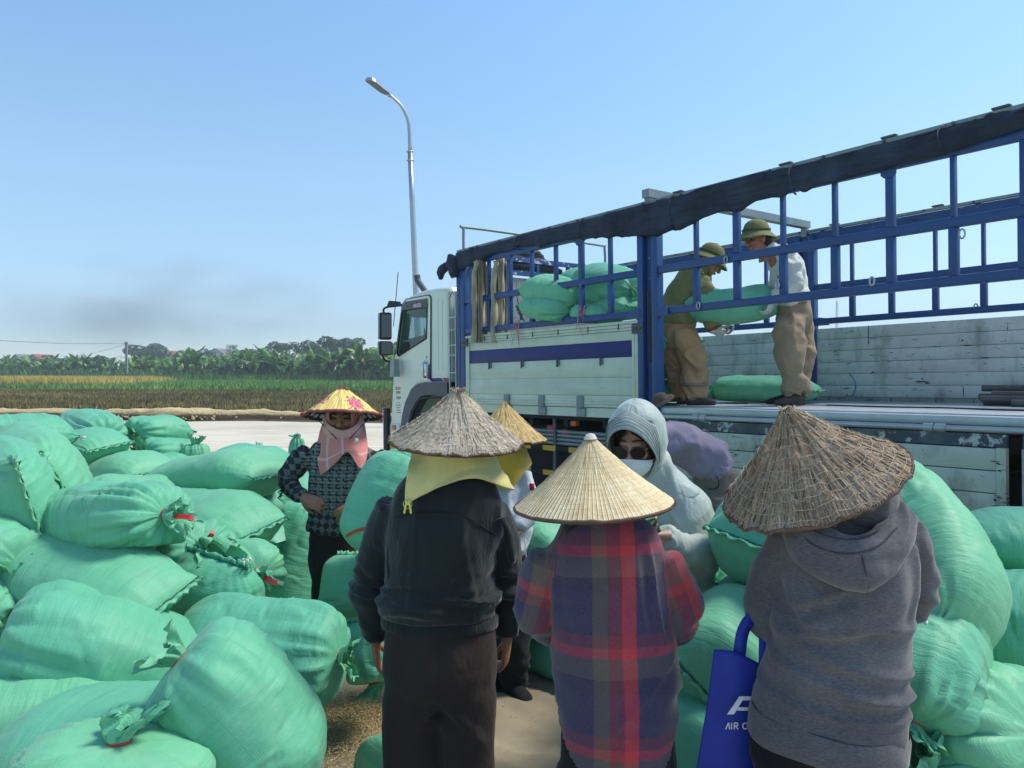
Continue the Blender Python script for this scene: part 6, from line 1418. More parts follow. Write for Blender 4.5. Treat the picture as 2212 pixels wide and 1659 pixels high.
# ============ 1. woman in black jacket, back to the camera
def woman_black():
    d = 2.62; p = lambda x, y, dd=0: P(x, y, d + dd); base = p(948, 1600); base.z = 0
    F = Fig(base, 'person seen from behind in black jacket and brown trousers, yellow towel under weathered hat')
    gl = Vector((0, 0, 1))
    JM = cloth('black_jacket_cloth', '#1c2426', .8, .15, 380, .15, .25)
    torso = [p(985, 1012, .01), p(982, 1040, .0), p(972, 1088, -.01), p(956, 1165, -.02), p(950, 1240, -.01), p(950, 1296, 0), p(950, 1328, 0)]
    L = [p(852, 1092, .02), p(824, 1165, .05), p(809, 1240, .08), p(806, 1310, .10), p(811, 1378, .12)]; Rr = [p(1058, 1097, .02), p(1084, 1170, .05), p(1098, 1245, .08), p(1102, 1310, .09), p(1096, 1372, .11)]
    fold = soft_folds(3, .005, (5, 5, 4), [(tuple(L[2]), (0, 0, 1), .13, .006, 26), (tuple(Rr[2]), (0, 0, 1), .13, .006, 26), (tuple(L[4]), (0, 0, 1), .10, .005, 34), (tuple(Rr[4]), (0, 0, 1), .10, .005, 34)],
                      [(p(950, 1292).z, .045, .017, 30, .10), (p(950, 1230).z, .05, .006, 22, -.15)], [(tuple(p(1040, 1120, -.1)), tuple(p(1060, 1260, -.1)), .07, .010, 26), (tuple(p(860, 1120, -.1)), tuple(p(850, 1260, -.1)), .07, .008, 24), (tuple(p(960, 1100, -.1)), tuple(p(930, 1200, -.12)), .09, .006, 18)])
    F.garment('jacket', JM, [(torso, [.088, .145, .192, .192, .180, .198, .190], [.08, .10, .122, .138, .13, .145, .125], (1, 0, 0), .92), (L, [.062, .062, .058, .054, .042], [.068, .064, .060, .054, .040]), (Rr, [.062, .062, .058, .054, .042], [.068, .064, .060, .054, .040])], .0105, 5, fold)
    rib = MB(); z0 = p(950, 1347).z - F.o.z; c = p(950, 1335, 0) - F.o; n = 150; V = []
    for zz, gx in ((.022, .006), (.012, .0), (-.014, .0), (-.022, .004)):
        for j in range(n):
            a = 2 * math.pi * j / n; q = .0022 * math.cos(j * math.pi); V.append((c.x + (.198 - gx + q) * math.cos(a), c.y + (.124 - gx + q) * math.sin(a), c.z + zz - .006))
    rib.add(V, [(i * n + j, i * n + (j + 1) % n, (i + 1) * n + (j + 1) % n, (i + 1) * n + j) for i in range(3) for j in range(n)]); F.sub('waistband', rib, JM)
    # yoke seam and shoulder tab
    bv = {}
    dg = bpy.context.evaluated_depsgraph_get(); dg.update(); jk = [c_ for c_ in F.root.children if c_.name.startswith('jacket')][0]; tree = BVHTree.FromPolygons([v.co for v in jk.data.vertices], [tuple(q.vertices) for q in jk.data.polygons])
    def onto(pt, off=.002):
        cc = Vector((0, 0, CAM_Z)) - F.o; dr = (Vector(pt) - F.o - cc).normalized(); h = tree.ray_cast(cc, dr); return (h[0] + h[1] * off) if h[0] is not None else Vector(pt) - F.o
    for pts in (((850, 1118), (900, 1108), (960, 1107), (1010, 1118), (1060, 1150), (1085, 1166)), ((1064, 1126), (1074, 1190), (1078, 1250)), ((845, 1125), (838, 1190), (840, 1250))):
        F.sub('seam', MB().tube([tuple(onto(p(x, y), .0005)) for x, y in pts], .0022, 5, 30), simple('black_seam', '#0e1214', .8) if 'black_seam' not in bpy.data.materials else bpy.data.materials['black_seam'])
    tabp = [onto(p(1080, 1118), .004), onto(p(1094, 1150), .006), onto(p(1103, 1185), .006), onto(p(1106, 1216), .006)]
    tb = MB(); cc = catmull([tuple(q) for q in tabp], 14); V = []
    for i, q in enumerate(cc): w = .020 if i < 12 else .020 - .007 * (i - 11); V += [Vector(q) + Vector((-w * .8, -.006, -.004)), Vector(q) + Vector((w * .8, .006, .004))]
    tb.add(V, [(2 * i, 2 * i + 1, 2 * i + 3, 2 * i + 2) for i in range(13)]); o = F.sub('shoulder_tab', tb, JM); o.modifiers.new('s', 'SOLIDIFY').thickness = .005
    F.sub('button', MB().lathe([(.007, 0), (.007, .004), (.004, .0045)], 12, Matrix.Translation(onto(p(1106, 1206), .010)) @ Matrix.Rotation(R(75), 4, 'X')), SHOEB)
    TM_ = cloth('brown_trouser_cloth', '#332b28', .9, .12, 300, .2, .1)
    trousers(F, TM_, p(950, 1338), p(948, 1420), [(p(888, 1500, -.01), p(886, 1680, .0), p(884, 1862, .02), .096, .0915, .088), (p(1010, 1500, -.01), p(1011, 1680, .0), p(1012, 1862, .02), .096, .0915, .088)], (.186, .196), (.118, .140), 11, 'trousers', .012,
             soft_folds(11, .004, (6, 6, 2.5), [(tuple(p(948, 1545, -.1)), (.7, 0, 1), .10, .008, 26)], [], [(tuple(p(955, 1360, -.14)), tuple(p(950, 1530, -.12)), .03, -.010, 14), (tuple(p(930, 1370, -.14)), tuple(p(890, 1500, -.14)), .06, .006, 20), (tuple(p(975, 1545, -.1)), tuple(p(1030, 1600, -.1)), .05, .008, 22)]))
    hands = [(p(811, 1392, .13), Vector((.05, .15, -1)), Vector((1, .2, .1)), .65, -1, .95), (p(1095, 1388, .12), Vector((-.05, .2, -1)), Vector((-1, .2, .1)), .65, 1, .95)]
    head = p(985, 985, .02)
    F.body(SKIN_D, [([p(985, 1040), p(955, 1200), p(950, 1400)], [.05, .12, .12], [.05, .07, .08]), (L + [p(811, 1392, .13)], [.03] * 5 + [.024], [.03] * 5 + [.024]), (Rr + [p(1095, 1388, .12)], [.03] * 5 + [.024], [.03] * 5 + [.024]), ([p(900, 1430), p(886, 1680), p(884, 1880, .02)], [.07, .05, .035], [.07, .05, .035]), ([p(1000, 1430), p(1010, 1680), p(1010, 1880, .02)], [.07, .05, .035], [.07, .05, .035])],
           (head, (0, 1, -.15), (0, .1, 1), 1.0), hands)
    for x in (884, 1010): 
        a = p(x, 1862, .02); a.z = .085; shoe(F, a, (0, 1, 0), .24, SHOEB)
    ax = Vector((.045, -.10, 1)).normalized(); tip = p(990, 838, .0)
    conical_hat(F, tip, ax, .229, .182, HAT_GREY, RIMB, UNDER, -.06, 0, 0, (1500, .07, .005, .0012, HAT_GREY), .0038, 1.0, 21, rings=13, ringm=RINGM)
    fr = MB()
    for q in range(46):
        a = gb.uniform(0, 6.28); b = tip - F.o + ax * -.012 + Vector((math.cos(a), math.sin(a), 0)) * .016; fr.tube([tuple(b), tuple(b + Vector((math.cos(a) * .012, math.sin(a) * .012, gb.uniform(.0, .016))))], .0014, 3)
    F.sub('frayed_tip', fr, HAT_GREY)
    TW_ = towel_mat('pale_yellow_towel', '#d3ca84')
    rows = [[p(893, 950, .02), p(935, 955, -.09), p(985, 958, -.12), p(1035, 964, -.075), p(1072, 960, .03)],
            [p(886, 990, -.06), p(930, 1000, -.11), p(985, 998, -.12), p(1035, 995, -.09), p(1080, 1000, .04)],
            [p(880, 1025, -.12), p(920, 1040, -.14), p(980, 1022, -.125), p(1036, 1012, -.095), p(1092, 1022, .03)],
            [p(876, 1062, -.14), p(905, 1064, -.15), p(965, 1040, -.14), p(1032, 1026, -.12), p(1104, 1042, -.04)],
            [p(876, 1086, -.145), p(890, 1082, -.15), p(950, 1050, -.15), p(1030, 1034, -.125), p(1112, 1058, -.05)]]
    cloth_patch(F, 'towel', rows, TW_, 60, 50, .006, 5, .006, (9, 9, 11))
    pg = MB(); c = p(881, 1090, -.155) - F.o; YP = simple('yellow_plastic', '#d8d255', .4, .05)
    for s_ in (-1, 1): pg.bar(c + Vector((s_ * .004, 0, .012)), c + Vector((s_ * .011, -.004, -.028)), .006, .007)
    pg.box(c + Vector((0, 0, .004)), (.008, .004, .005)); o = F.sub('clothes_peg', pg, YP, None, False)
    F.sub('peg_ring', MB().tube([tuple(c + Vector((.014 * math.cos(t), -.004, .002 + .014 * math.sin(t)))) for t in np.linspace(0, 6.28, 20)], .0012, 5), CHROME, o)
woman_black()

# ============ 2. woman in plaid shirt, back to the camera
def plaid_mat():
    t = NT('plaid_flannel'); a = t.coord(attr='cloth'); s = t.sep(a); v = t.coord(); wob = t.math('MULTIPLY', t.math('SUBTRACT', t.noise(v, 5, 2), .5), .012)
    x = t.math('ADD', s[0], wob); y = t.math('ADD', s[1], wob)
    def band(val, period, off, stops):
        f = t.math('FRACT', t.math('ADD', t.math('DIVIDE', val, period), off)); return t.ramp(f, stops, 'CONSTANT')
    nv, rd, gy, mr, dk = '#2b2c50', '#c23038', '#5c5548', '#7a2a38', '#22243a'
    vx = band(x, .22, .9, [(0, rd), (.17, nv), (.65, gy), (.83, mr)])
    hy = band(y, .26, .754, [(0, rd), (.10, mr), (.22, nv), (.66, dk), (.80, gy)])
    col = t.mix(.42, vx, hy); th = t.noise(t.coord(scale=(1, 1, 3)), 260, 2); col = t.mix(.2, col, t.ramp(th, [(.3, '#1b1a22'), (.7, '#8a8088')]))
    return t.done(col, .9, t.bump(th, .2, .002), 0, .15, **{'Sheen Weight': .25})
def woman_plaid():
    d = 2.12; p = lambda x, y, dd=0: P(x, y, d + dd); base = p(1320, 1640); base.z = 0
    F = Fig(base, 'person seen from behind in red and blue plaid shirt and clean ribbed conical hat')
    torso = [p(1288, 1098, .03), p(1290, 1128, .01), p(1302, 1182, .0), p(1312, 1270, -.015), p(1325, 1380, -.01), p(1330, 1500, 0), p(1331, 1600, 0), p(1332, 1648, 0)]
    L = [p(1190, 1203, .0), p(1167, 1262, .0), p(1158, 1325, .02), p(1195, 1352, .10), p(1240, 1345, .20)]; Rr = [p(1425, 1205, 0), p(1452, 1265, 0), p(1463, 1322, .01), p(1435, 1350, .10), p(1395, 1340, .20)]
    fold = soft_folds(23, .005, (5, 5, 4), [(tuple(L[2]), (.3, .5, 1), .12, .011, 26), (tuple(Rr[2]), (-.3, .5, 1), .12, .011, 26)], [(p(1330, 1480).z, .10, .007, 14, .35), (p(1330, 1390).z, .05, .006, 18, -.3)], [(tuple(p(1420, 1210, -.1)), tuple(p(1440, 1360, -.1)), .05, .009, 26), (tuple(p(1205, 1210, -.1)), tuple(p(1215, 1370, -.1)), .05, .009, 26), (tuple(p(1450, 1450, -.1)), tuple(p(1360, 1560, -.12)), .06, .008, 20)])
    frames = [(p(1316, 1640), p(1312, 1140), (1, 0, 0), .12), (L[0], L[2], (1, .2, 0), .03), (L[2], L[4], (0, 0, 1), .03), (Rr[0], Rr[2], (1, .2, 0), .03), (Rr[2], Rr[4], (0, 0, 1), .03)]
    F.garment('shirt', plaid_mat(), [(torso, [.062, .105, .164, .158, .154, .160, .164, .156], [.06, .085, .108, .118, .12, .135, .14, .13], (1, 0, 0), .92), (L, [.058, .056, .053, .049, .040], [.060, .056, .053, .049, .040]), (Rr, [.058, .056, .053, .049, .040], [.060, .056, .053, .049, .040])], .0095, 5, fold, frames, lambda q: q.z > p(1330, 1652).z + .16 * min(1.0, ((q.x - p(1330, 1650).x) / .17) ** 4))
    col = MB().loft([p(1250, 1128, .03) - F.o, p(1290, 1120, -.055) - F.o, p(1335, 1128, .03) - F.o], [.02, .024, .02], [.012, .014, .012], (0, 0, 1), 12, 20); F.sub('collar', col, cloth('navy_collar', '#232438', .9))
    PM = cloth('black_trouser_cloth', '#15161a', .85, .15, 300, .15, .1)
    trousers(F, PM, p(1332, 1560), p(1332, 1640), [(p(1270, 1700), p(1270, 1880), p(1270, 2090), .09, .08, .075), (p(1394, 1700), p(1394, 1880), p(1394, 2090), .09, .08, .075)], (.150, .160), (.115, .12), 25)
    F.body(SKIN_D, [([p(1290, 1120), p(1312, 1270), p(1332, 1560)], [.045, .10, .10], [.045, .07, .08]), (L + [p(1250, 1345, .22)], [.026] * 5 + [.022], [.026] * 5 + [.022]), (Rr + [p(1385, 1340, .22)], [.026] * 5 + [.022], [.026] * 5 + [.022])], (p(1288, 1075, .03), (0, 1, -.3), (0, .25, 1), .98), [(p(1250, 1344, .23), Vector((.5, .8, .1)), Vector((0, 0, 1)), .6, 1, .9), (p(1385, 1338, .23), Vector((-.5, .8, .1)), Vector((0, 0, 1)), .6, -1, .9)])
    for x in (1270, 1394):
        a = p(x, 2000, .0); a.z = .085; shoe(F, a, (0, 1, 0), .23, SHOEB)
    hs = MB()
    for q in range(26): x0 = 1236 + q * 1.2; hs.tube([tuple(p(x0 + 14, 1105, -.06) - F.o), tuple(p(x0 - 8 + gb.uniform(-6, 4), 1128 + gb.uniform(-6, 8), -.07) - F.o), tuple(p(x0 - 26 + gb.uniform(-10, 8), 1150 + gb.uniform(-12, 14), -.06) - F.o)], .0007, 3, 6)
    F.sub('loose_hair', hs, HAIR)
    ax = Vector((-.055, -.02, 1)).normalized()
    h = conical_hat(F, p(1275, 942, .0), ax, .2185, .186, HAT_CLEAN, RIMB, UNDER, -.045, 104, .0014, None, .0036, 0, 31)
    F.sub('tip_cap', MB().lathe([(.0, .006), (.012, .003), (.019, -.010)], 14, Matrix.Translation(p(1275, 942, .0) - F.o + ax * .002) @ ax.to_track_quat('Z', 'Y').to_matrix().to_4x4(), False), simple('white_thread_cap', '#cfc4b4', .8, .15, 40), h)
woman_plaid()

# ============ 3. woman in grey hoodie, back to the camera
def woman_hoodie():
    d = 1.98; p = lambda x, y, dd=0: P(x, y, d + dd); base = p(1790, 1600); base.z = 0
    F = Fig(base, 'person seen from behind in grey hooded sweatshirt under a tilted brown thatch hat')
    t = NT('grey_jersey'); v = t.coord(); m_ = t.noise(t.coord(scale=(1, 1, 5)), 90, 3, .7); col = t.ramp(t.math('ADD', t.math('MULTIPLY', m_, .6), t.math('MULTIPLY', t.noise(v, 5, 4), .4)), [(.32, '#3c3d41'), (.5, '#55565a'), (.68, '#6d6e71')])
    HM = t.done(col, .95, t.bump(t.noise(v, 300, 2), .3, .002, t.bump(t.noise(v, 20, 3), .2, .01)), 0, .1, **{'Sheen Weight': .3})
    torso = [p(1835, 1112, .0), p(1825, 1160, -.01), p(1830, 1240, -.02), p(1822, 1340, -.01), p(1808, 1440, 0), p(1795, 1530, 0), p(1787, 1592, 0)]
    L = [p(1705, 1160, .02), p(1670, 1235, .05), p(1648, 1318, .07), p(1680, 1352, .12), p(1730, 1350, .22)]; Rr = [p(1948, 1145, .02), p(1970, 1215, .06), p(1974, 1275, .10), p(1950, 1310, .16), p(1900, 1310, .26)]
    fold = soft_folds(33, .004, (5, 5, 4), [(tuple(L[2]), (.3, .5, 1), .10, .012, 26), (tuple(Rr[2]), (-.3, .5, 1), .10, .008, 26), (tuple(p(1700, 1330, -.08)), (.5, 0, 1), .09, .012, 24)], [(p(1810, 1400).z, .10, .006, 17, .22), (p(1810, 1480).z, .06, .005, 20, .1)], [(tuple(p(1700, 1340, -.1)), tuple(p(1820, 1300, -.14)), .04, .012, 26), (tuple(p(1690, 1400, -.1)), tuple(p(1850, 1390, -.14)), .05, .010, 24), (tuple(p(1960, 1180, -.1)), tuple(p(1960, 1320, -.1)), .04, .006, 22)])
    F.garment('hoodie', HM, [(torso, [.085, .165, .168, .166, .174, .186, .190], [.07, .110, .130, .135, .145, .15, .145], (1, .0, -.15), .92), (L, [.054, .050, .046, .042, .036], [.056, .050, .046, .042, .036]), (Rr, [.056, .054, .05, .046, .04], [.060, .056, .05, .046, .04])], .0095, 5, fold)
    hb = MB(); c = p(1787, 1586, 0) - F.o; V = []; n = 60
    for zz, gx in ((.045, .004), (.030, -.001), (-.022, -.001), (-.03, .004)):
        for j in range(n): a = 2 * math.pi * j / n; V.append((c.x + (.199 - gx) * math.cos(a) + zz * .1, c.y + (.150 - gx) * math.sin(a), c.z + zz - .028 * math.cos(a) + .003 * math.sin(5 * a)))
    hb.add(V, [(i * n + j, i * n + (j + 1) % n, (i + 1) * n + (j + 1) % n, (i + 1) * n + j) for i in range(3) for j in range(n)]); F.sub('hem_band', hb, HM)
    # bunched hood
    H = [([p(1722, 1100, -.05), p(1750, 1160, -.125), p(1835, 1196, -.155), p(1915, 1165, -.125), p(1942, 1100, -.05)], [.030, .036, .046, .036, .030], [.026, .032, .040, .032, .026], (0, 0, 1)),
         ([p(1702, 1115, -.06), p(1738, 1192, -.13), p(1848, 1238, -.165), p(1935, 1190, -.13), p(1962, 1112, -.06)], [.024, .032, .042, .032, .024], [.020, .026, .030, .026, .020], (0, 0, 1)),
         ([p(1838, 1175, -.13), p(1860, 1235, -.165), p(1876, 1275, -.158)], [.10, .07, .014], [.04, .034, .012])]
    F.garment('hood', HM, H, .0085, 4, lambda c_: .006 * ridge(np.stack([np.linalg.norm((c_ - np.array(p(1832, 1085, -.02))) * np.array([.8, .3, 1.15]), axis=1) * 26 + .5 * vnoise(c_ * 8, 61), c_[:, 0] * 3, c_[:, 1] * 2], 1), 60) + .003 * fbm(c_ * 20, 62))
    hs_ = [c_ for c_ in F.root.children if c_.name == 'hood'][0]; th_ = BVHTree.FromPolygons([v_.co for v_ in hs_.data.vertices], [tuple(q_.vertices) for q_ in hs_.data.polygons]); cc_ = Vector((0, 0, CAM_Z)) - F.o
    for ln in (((1718, 1138), (1760, 1178), (1830, 1196), (1895, 1180), (1938, 1140)), ((1725, 1120), (1770, 1152), (1832, 1166), (1890, 1152), (1925, 1118)), ((1862, 1200), (1870, 1235), (1876, 1270))):
        q_ = [th_.ray_cast(cc_, (p(*z_) - F.o - cc_).normalized()) for z_ in ln]; q_ = [tuple(h_[0] + h_[1] * .0005) for h_ in q_ if h_[0] is not None]
        if len(q_) > 1: F.sub('hood_seam', MB().tube(q_, .0022, 5, 30), simple('dark_grey_seam', '#38393c', .9) if 'dark_grey_seam' not in bpy.data.materials else bpy.data.materials['dark_grey_seam'])
    F.garment('inner_hood', HM, [([p(1835, 1140, .0), p(1838, 1095, .01), p(1830, 1035, .02)], [.10, .118, .11], [.10, .125, .12])], .010, 4, soft_folds(37, .006, (14, 14, 5)))
    F.sub('dark_stain', MB().add([tuple(p(x, y, -.165) - F.o) for x, y in ((1764, 1258), (1772, 1247), (1783, 1240), (1780, 1249), (1773, 1256), (1768, 1262))], [tuple(range(6))]), simple('wet_stain', '#2a2a2d', .9)).modifiers.new('s', 'SHRINKWRAP').target = [c_ for c_ in F.root.children if c_.name == 'hoodie'][0]
    st = [c_ for c_ in F.root.children if c_.name == 'dark_stain'][0].modifiers[0]; st.offset = .0015
    PM = cloth('charcoal_trouser_cloth', '#16161a', .85, .15, 300, .15, .1)
    trousers(F, PM, p(1786, 1560), p(1784, 1640), [(p(1710, 1720), p(1710, 1900), p(1710, 2120), .10, .088, .08), (p(1858, 1720), p(1860, 1900), p(1860, 2120), .10, .088, .08)], (.175, .186), (.13, .138), 35)
    F.body(SKIN_D, [([p(1835, 1110), p(1830, 1240), p(1790, 1560)], [.045, .10, .11], [.045, .07, .08]), (L + [p(1740, 1350, .24)], [.026] * 5 + [.022], [.026] * 5 + [.022]), (Rr + [p(1890, 1310, .28)], [.026] * 5 + [.022], [.026] * 5 + [.022])], (p(1822, 1045, .04), (-.2, 1, -.3), (-.3, .2, 1), .98), [(p(1740, 1350, .25), Vector((.3, .9, .0)), Vector((0, 0, 1)), .6, 1, .9), (p(1890, 1310, .28), Vector((-.3, .9, .0)), Vector((0, 0, 1)), .6, -1, .9)])
    for x in (1710, 1860):
        a = p(x, 2000, .0); a.z = .085; shoe(F, a, (0, 1, 0), .24, SHOEB)
    ax = Vector((-.39, -.16, .90)).normalized()
    conical_hat(F, p(1697, 880, -.02), ax, .236, .215, HAT_BROWN, RIMB, UNDER, -.05, 0, 0, (1900, .075, .0045, .0020, HAT_BROWN), .0042, 2.0, 41, rings=11, ringm=RINGM)
    fr = MB(); tp = p(1697, 880, -.02) - F.o
    for q in range(40):
        a = gb.uniform(0, 6.28); b = tp - ax * .008; fr.tube([tuple(b + Vector((math.cos(a), math.sin(a), 0)) * .01), tuple(b + Vector((math.cos(a) * .022, math.sin(a) * .022, gb.uniform(-.01, .014))))], .0012, 3)
    F.sub('frayed_tip', fr, HAT_BROWN)
woman_hoodie()
# ============ 4. woman facing the camera: floral hat, pink towel, monogram shirt
def mono_mat():
    t = NT('monogram_cloth'); a = t.coord(attr='cloth', rot=(0, 0, R(45)), scale=(1, 1, 0)); v = t.coord()
    ck = t.node('TexChecker'); t.l.new(a, ck.inputs[0]); ck.inputs['Scale'].default_value = 33; m = ck.outputs['Fac']
    col = t.mix(m, lin('#222120'), lin('#74726e')); col = t.mix(.3, col, t.ramp(t.noise(v, 30, 4), [(.3, '#17181a'), (.7, '#6d6f70')]))
    return t.done(col, .85, t.bump(t.noise(v, 200, 2), .2, .002), 0, .2)
def floral_mat():
    t = NT('floral_hat_fabric'); uv = t.node('UVMap').outputs[0]; u, v_ = t.sep(uv)[0], t.sep(uv)[1]
    st = t.math('FRACT', t.math('MULTIPLY', u, 62)); col = t.mix(t.math('LESS_THAN', st, .45), lin('#e8d27c'), lin('#dcae55'))
    wv = t.math('FRACT', t.math('MULTIPLY', v_, 34)); col = t.mix(t.math('MULTIPLY', t.math('LESS_THAN', wv, .4), .35), col, lin('#f2e6a8'))
    for (cu, cv, su) in ((.865, .66, 1.0), (.615, .60, .9), (.20, .62, 1.0), (.40, .62, 1.0)):
        du = t.math('MULTIPLY', t.math('SUBTRACT', u, cu), 4.4); dv = t.math('SUBTRACT', v_, cv); ds = t.math('SQRT', t.math('ADD', t.math('MULTIPLY', du, du), t.math('MULTIPLY', t.math('MULTIPLY', dv, dv), .9)))
        nz = t.math('MULTIPLY', t.noise(t.coord(vec=uv, scale=(60, 14, 1)), 1, 3), .12); dn = t.math('ADD', ds, t.math('SUBTRACT', nz, .06))
        pet = t.ramp(t.noise(t.coord(vec=uv, scale=(90, 22, 1)), 1, 2), [(.35, '#b5364f'), (.5, '#d8697a'), (.65, '#eaa3a6')])
        leaf = t.math('MULTIPLY', t.math('LESS_THAN', dn, .30), t.math('GREATER_THAN', t.noise(t.coord(vec=uv, scale=(34, 8, 1)), 1, 1), .54)); col = t.mix(leaf, col, lin('#5f7a4d')); col = t.mix(t.math('LESS_THAN', dn, .20), col, pet)
    cap = t.math('LESS_THAN', v_, .15); col = t.mix(cap, col, lin('#7a4b44'))
    return t.done(col, .7, None, 0, .25)
def lattice_mat():
    t = NT('lattice_lining'); uv = t.node('UVMap').outputs[0]; a = t.coord(vec=uv, scale=(26, 5.2, 1)); d = t.vor(a, 1.0, 'F1', 'Distance', .25)
    return t.done(t.mix(t.math('LESS_THAN', d, .34), lin('#251d20'), lin('#b9c2c4')), .7, None, 0, .2)
def woman_facing():
    d = 4.3; p = lambda x, y, dd=0: P(x, y, d + dd); base = p(725, 1300); base.z = 0
    F = Fig(base, 'person facing the camera in floral yellow conical hat, pink towel and black monogram shirt')
    MM = mono_mat()
    torso = [p(742, 945, .02), p(738, 975, .01), p(738, 1030, 0), p(724, 1095, 0), p(720, 1145, 0)]
    A = [p(668, 978, 0), p(640, 1002, .0), p(622, 1036, -.01), p(632, 1062, -.05), p(656, 1074, -.10)]; B = [p(802, 980, 0), p(812, 1015, .0), p(815, 1055, -.02), p(795, 1080, -.07), p(766, 1092, -.11)]
    fold = soft_folds(43, .005, (7, 7, 6), [(tuple(A[2]), (.5, 0, 1), .10, .012, 28), (tuple(B[2]), (.5, 0, 1), .10, .010, 28)], [(p(720, 1140).z, .04, .006, 26, .3)])
    frames = [(p(722, 1145), p(738, 960), (1, 0, 0), .12), (A[0], A[2], (.6, 0, 1), .02), (A[2], A[4], (0, 0, 1), .02), (B[0], B[2], (1, 0, 0), .02), (B[2], B[4], (0, 0, 1), .02)]
    sh = F.garment('shirt', MM, [(torso, [.075, .185, .178, .142, .136], [.065, .095, .11, .105, .10], (1, 0, 0), .92), (A, [.066, .062, .056, .048, .040], [.066, .062, .056, .048, .040]), (B, [.066, .062, .056, .048, .038], [.066, .062, .056, .048, .038])], .010, 5, fold, frames)
    F.garment('shirt_hem', MM, [([p(722, 1122), p(719, 1138), p(718, 1150)], [.138, .144, .142], [.108, .112, .11])], .010, 3, soft_folds(44, .006, (12, 12, 5)), frames[:1])
    tree = BVHTree.FromPolygons([v.co for v in sh.data.vertices], [tuple(q.vertices) for q in sh.data.polygons])
    # printed letters lying on the cloth
    cu = bpy.data.curves.new('t', 'FONT'); cu.body = 'Dior'; cu.size = .017; cu.resolution_u = 2; to = bpy.data.objects.new('t', cu); COL.objects.link(to); dg = bpy.context.evaluated_depsgraph_get(); dg.update(); tm = bpy.data.meshes.new_from_object(to.evaluated_get(dg)); bpy.data.objects.remove(to)
    tv = [v.co.copy() for v in tm.vertices]; tf = [tuple(q.vertices) for q in tm.polygons]; bpy.data.meshes.remove(tm); pr = MB()
    for iy in range(21):
        for ix in range(13):
            x0 = 604 + ix * 17 + (8.5 if iy % 2 else 0); y0 = 968 + iy * 8.5; c0 = p(x0, y0, -.5) - F.o; V = []; ok = True
            for v in tv:
                s_ = c0 + Vector((v.x - .018, 0, v.y)); h = tree.ray_cast(s_, Vector((0, 1, 0)), 1.0)
                if h[0] is None or h[1].y > -.12: ok = False; break
                V.append(h[0] + h[1] * .0018)
            if ok: pr.add(V, tf)
    po = F.sub('shirt_print', pr, simple('grey_print_ink', '#b4b5b0', .7, .1), sh, False); po['kind'] = 'stuff'
    F.sub('placket', MB().tube([tuple((lambda h: h[0] + h[1] * .001)(tree.ray_cast(p(x, y, -.5) - F.o, Vector((0, 1, 0)))) if tree.ray_cast(p(x, y, -.5) - F.o, Vector((0, 1, 0)))[0] is not None else p(x, y, -.12) - F.o) for x, y in ((748, 985), (744, 1030), (738, 1080), (734, 1125))], .006, 6, 20, True, .5), SHOEB)
    rg = MB()
    for q in range(34):
        t_ = gb.random(); c = A[1].lerp(A[3], t_) - F.o; c = c + Vector((-.055, -.02, gb.uniform(-.05, .03))); rg.tube([tuple(c), tuple(c + Vector((gb.uniform(-.02, .005), -.01, -.012))), tuple(c + Vector((gb.uniform(-.02, .01), -.01, -.03)))], [.004, .002], 4, 5)
    F.sub('frayed_sleeve', rg, MM)
    PM = cloth('dark_brown_trouser_cloth', '#2e2623', .9, .12, 300, .15, .1)
    trousers(F, PM, p(720, 1140), p(718, 1185), [(p(708, 1215, -.03), p(712, 1290, -.04), p(716, 1395, -.02), .098, .086, .075), (p(752, 1215, .08), p(762, 1290, .12), p(768, 1385, .14), .085, .07, .065)], (.130, .136), (.10, .11), 45)
    hd = p(741, 903, -.0); fdir = Vector((.02, -1, -.02)); upv = Vector((0, .05, 1))
    F.body(SKIN_D, [([p(742, 950), p(735, 1040), p(720, 1150)], [.05, .10, .09], [.05, .06, .07]), ([p(668, 985), p(625, 1036, -.01), p(656, 1074, -.10)], [.03, .03, .022], [.03, .03, .022]), ([p(802, 988), p(813, 1055, -.02), p(764, 1092, -.11)], [.03, .03, .022], [.03, .03, .022])], (hd, fdir, upv, 1.0, False),
           [(p(655, 1074, -.10), Vector((.85, -.25, -.30)), Vector((.3, .8, -.5)), .55, -1, 1.0), (p(766, 1091, -.11), Vector((-.85, -.25, -.52)), Vector((-.2, .9, -.3)), .5, 1, 1.0)])
    face_bits(F, hd, fdir, upv, 1.0, .35)
    for q, (x, dd) in enumerate(((716, -.02), (768, .14))):
        a = p(x, 1390, dd); a.z = .085; shoe(F, a, (.1, -1, 0), .23, SHOEB)
    PK = towel_mat('pink_towel', '#e28b84', [(0, .22, .02), (0, .5, .018), (1, .62, .03)], '#f0c4c2')
    # cloth round the head with an opening for the face
    o0 = hd - F.o; r, f, u = frame3(fdir, upv); V = []; Fc = []; nu, nv = 40, 22
    for i in range(nv):
        ph = R(20) + R(128) * i / (nv - 1)
        for j in range(nu):
            th = R(44) + R(272) * j / (nu - 1); q = Vector((math.sin(th) * math.sin(ph) * .094, math.cos(th) * math.sin(ph) * .112, math.cos(ph) * .125 + .01)); V.append(o0 + r * q.x + f * q.y + u * q.z)
    for i in range(nv - 1):
        for j in range(nu - 1): Fc.append((i * nu + j, i * nu + j + 1, (i + 1) * nu + j + 1, (i + 1) * nu + j))
    ho = F.sub('head_towel', MB().add(V, Fc), towel_mat('pink_towel_plain', '#dd8c86')); ho.modifiers.new('s', 'SOLIDIFY').thickness = .01
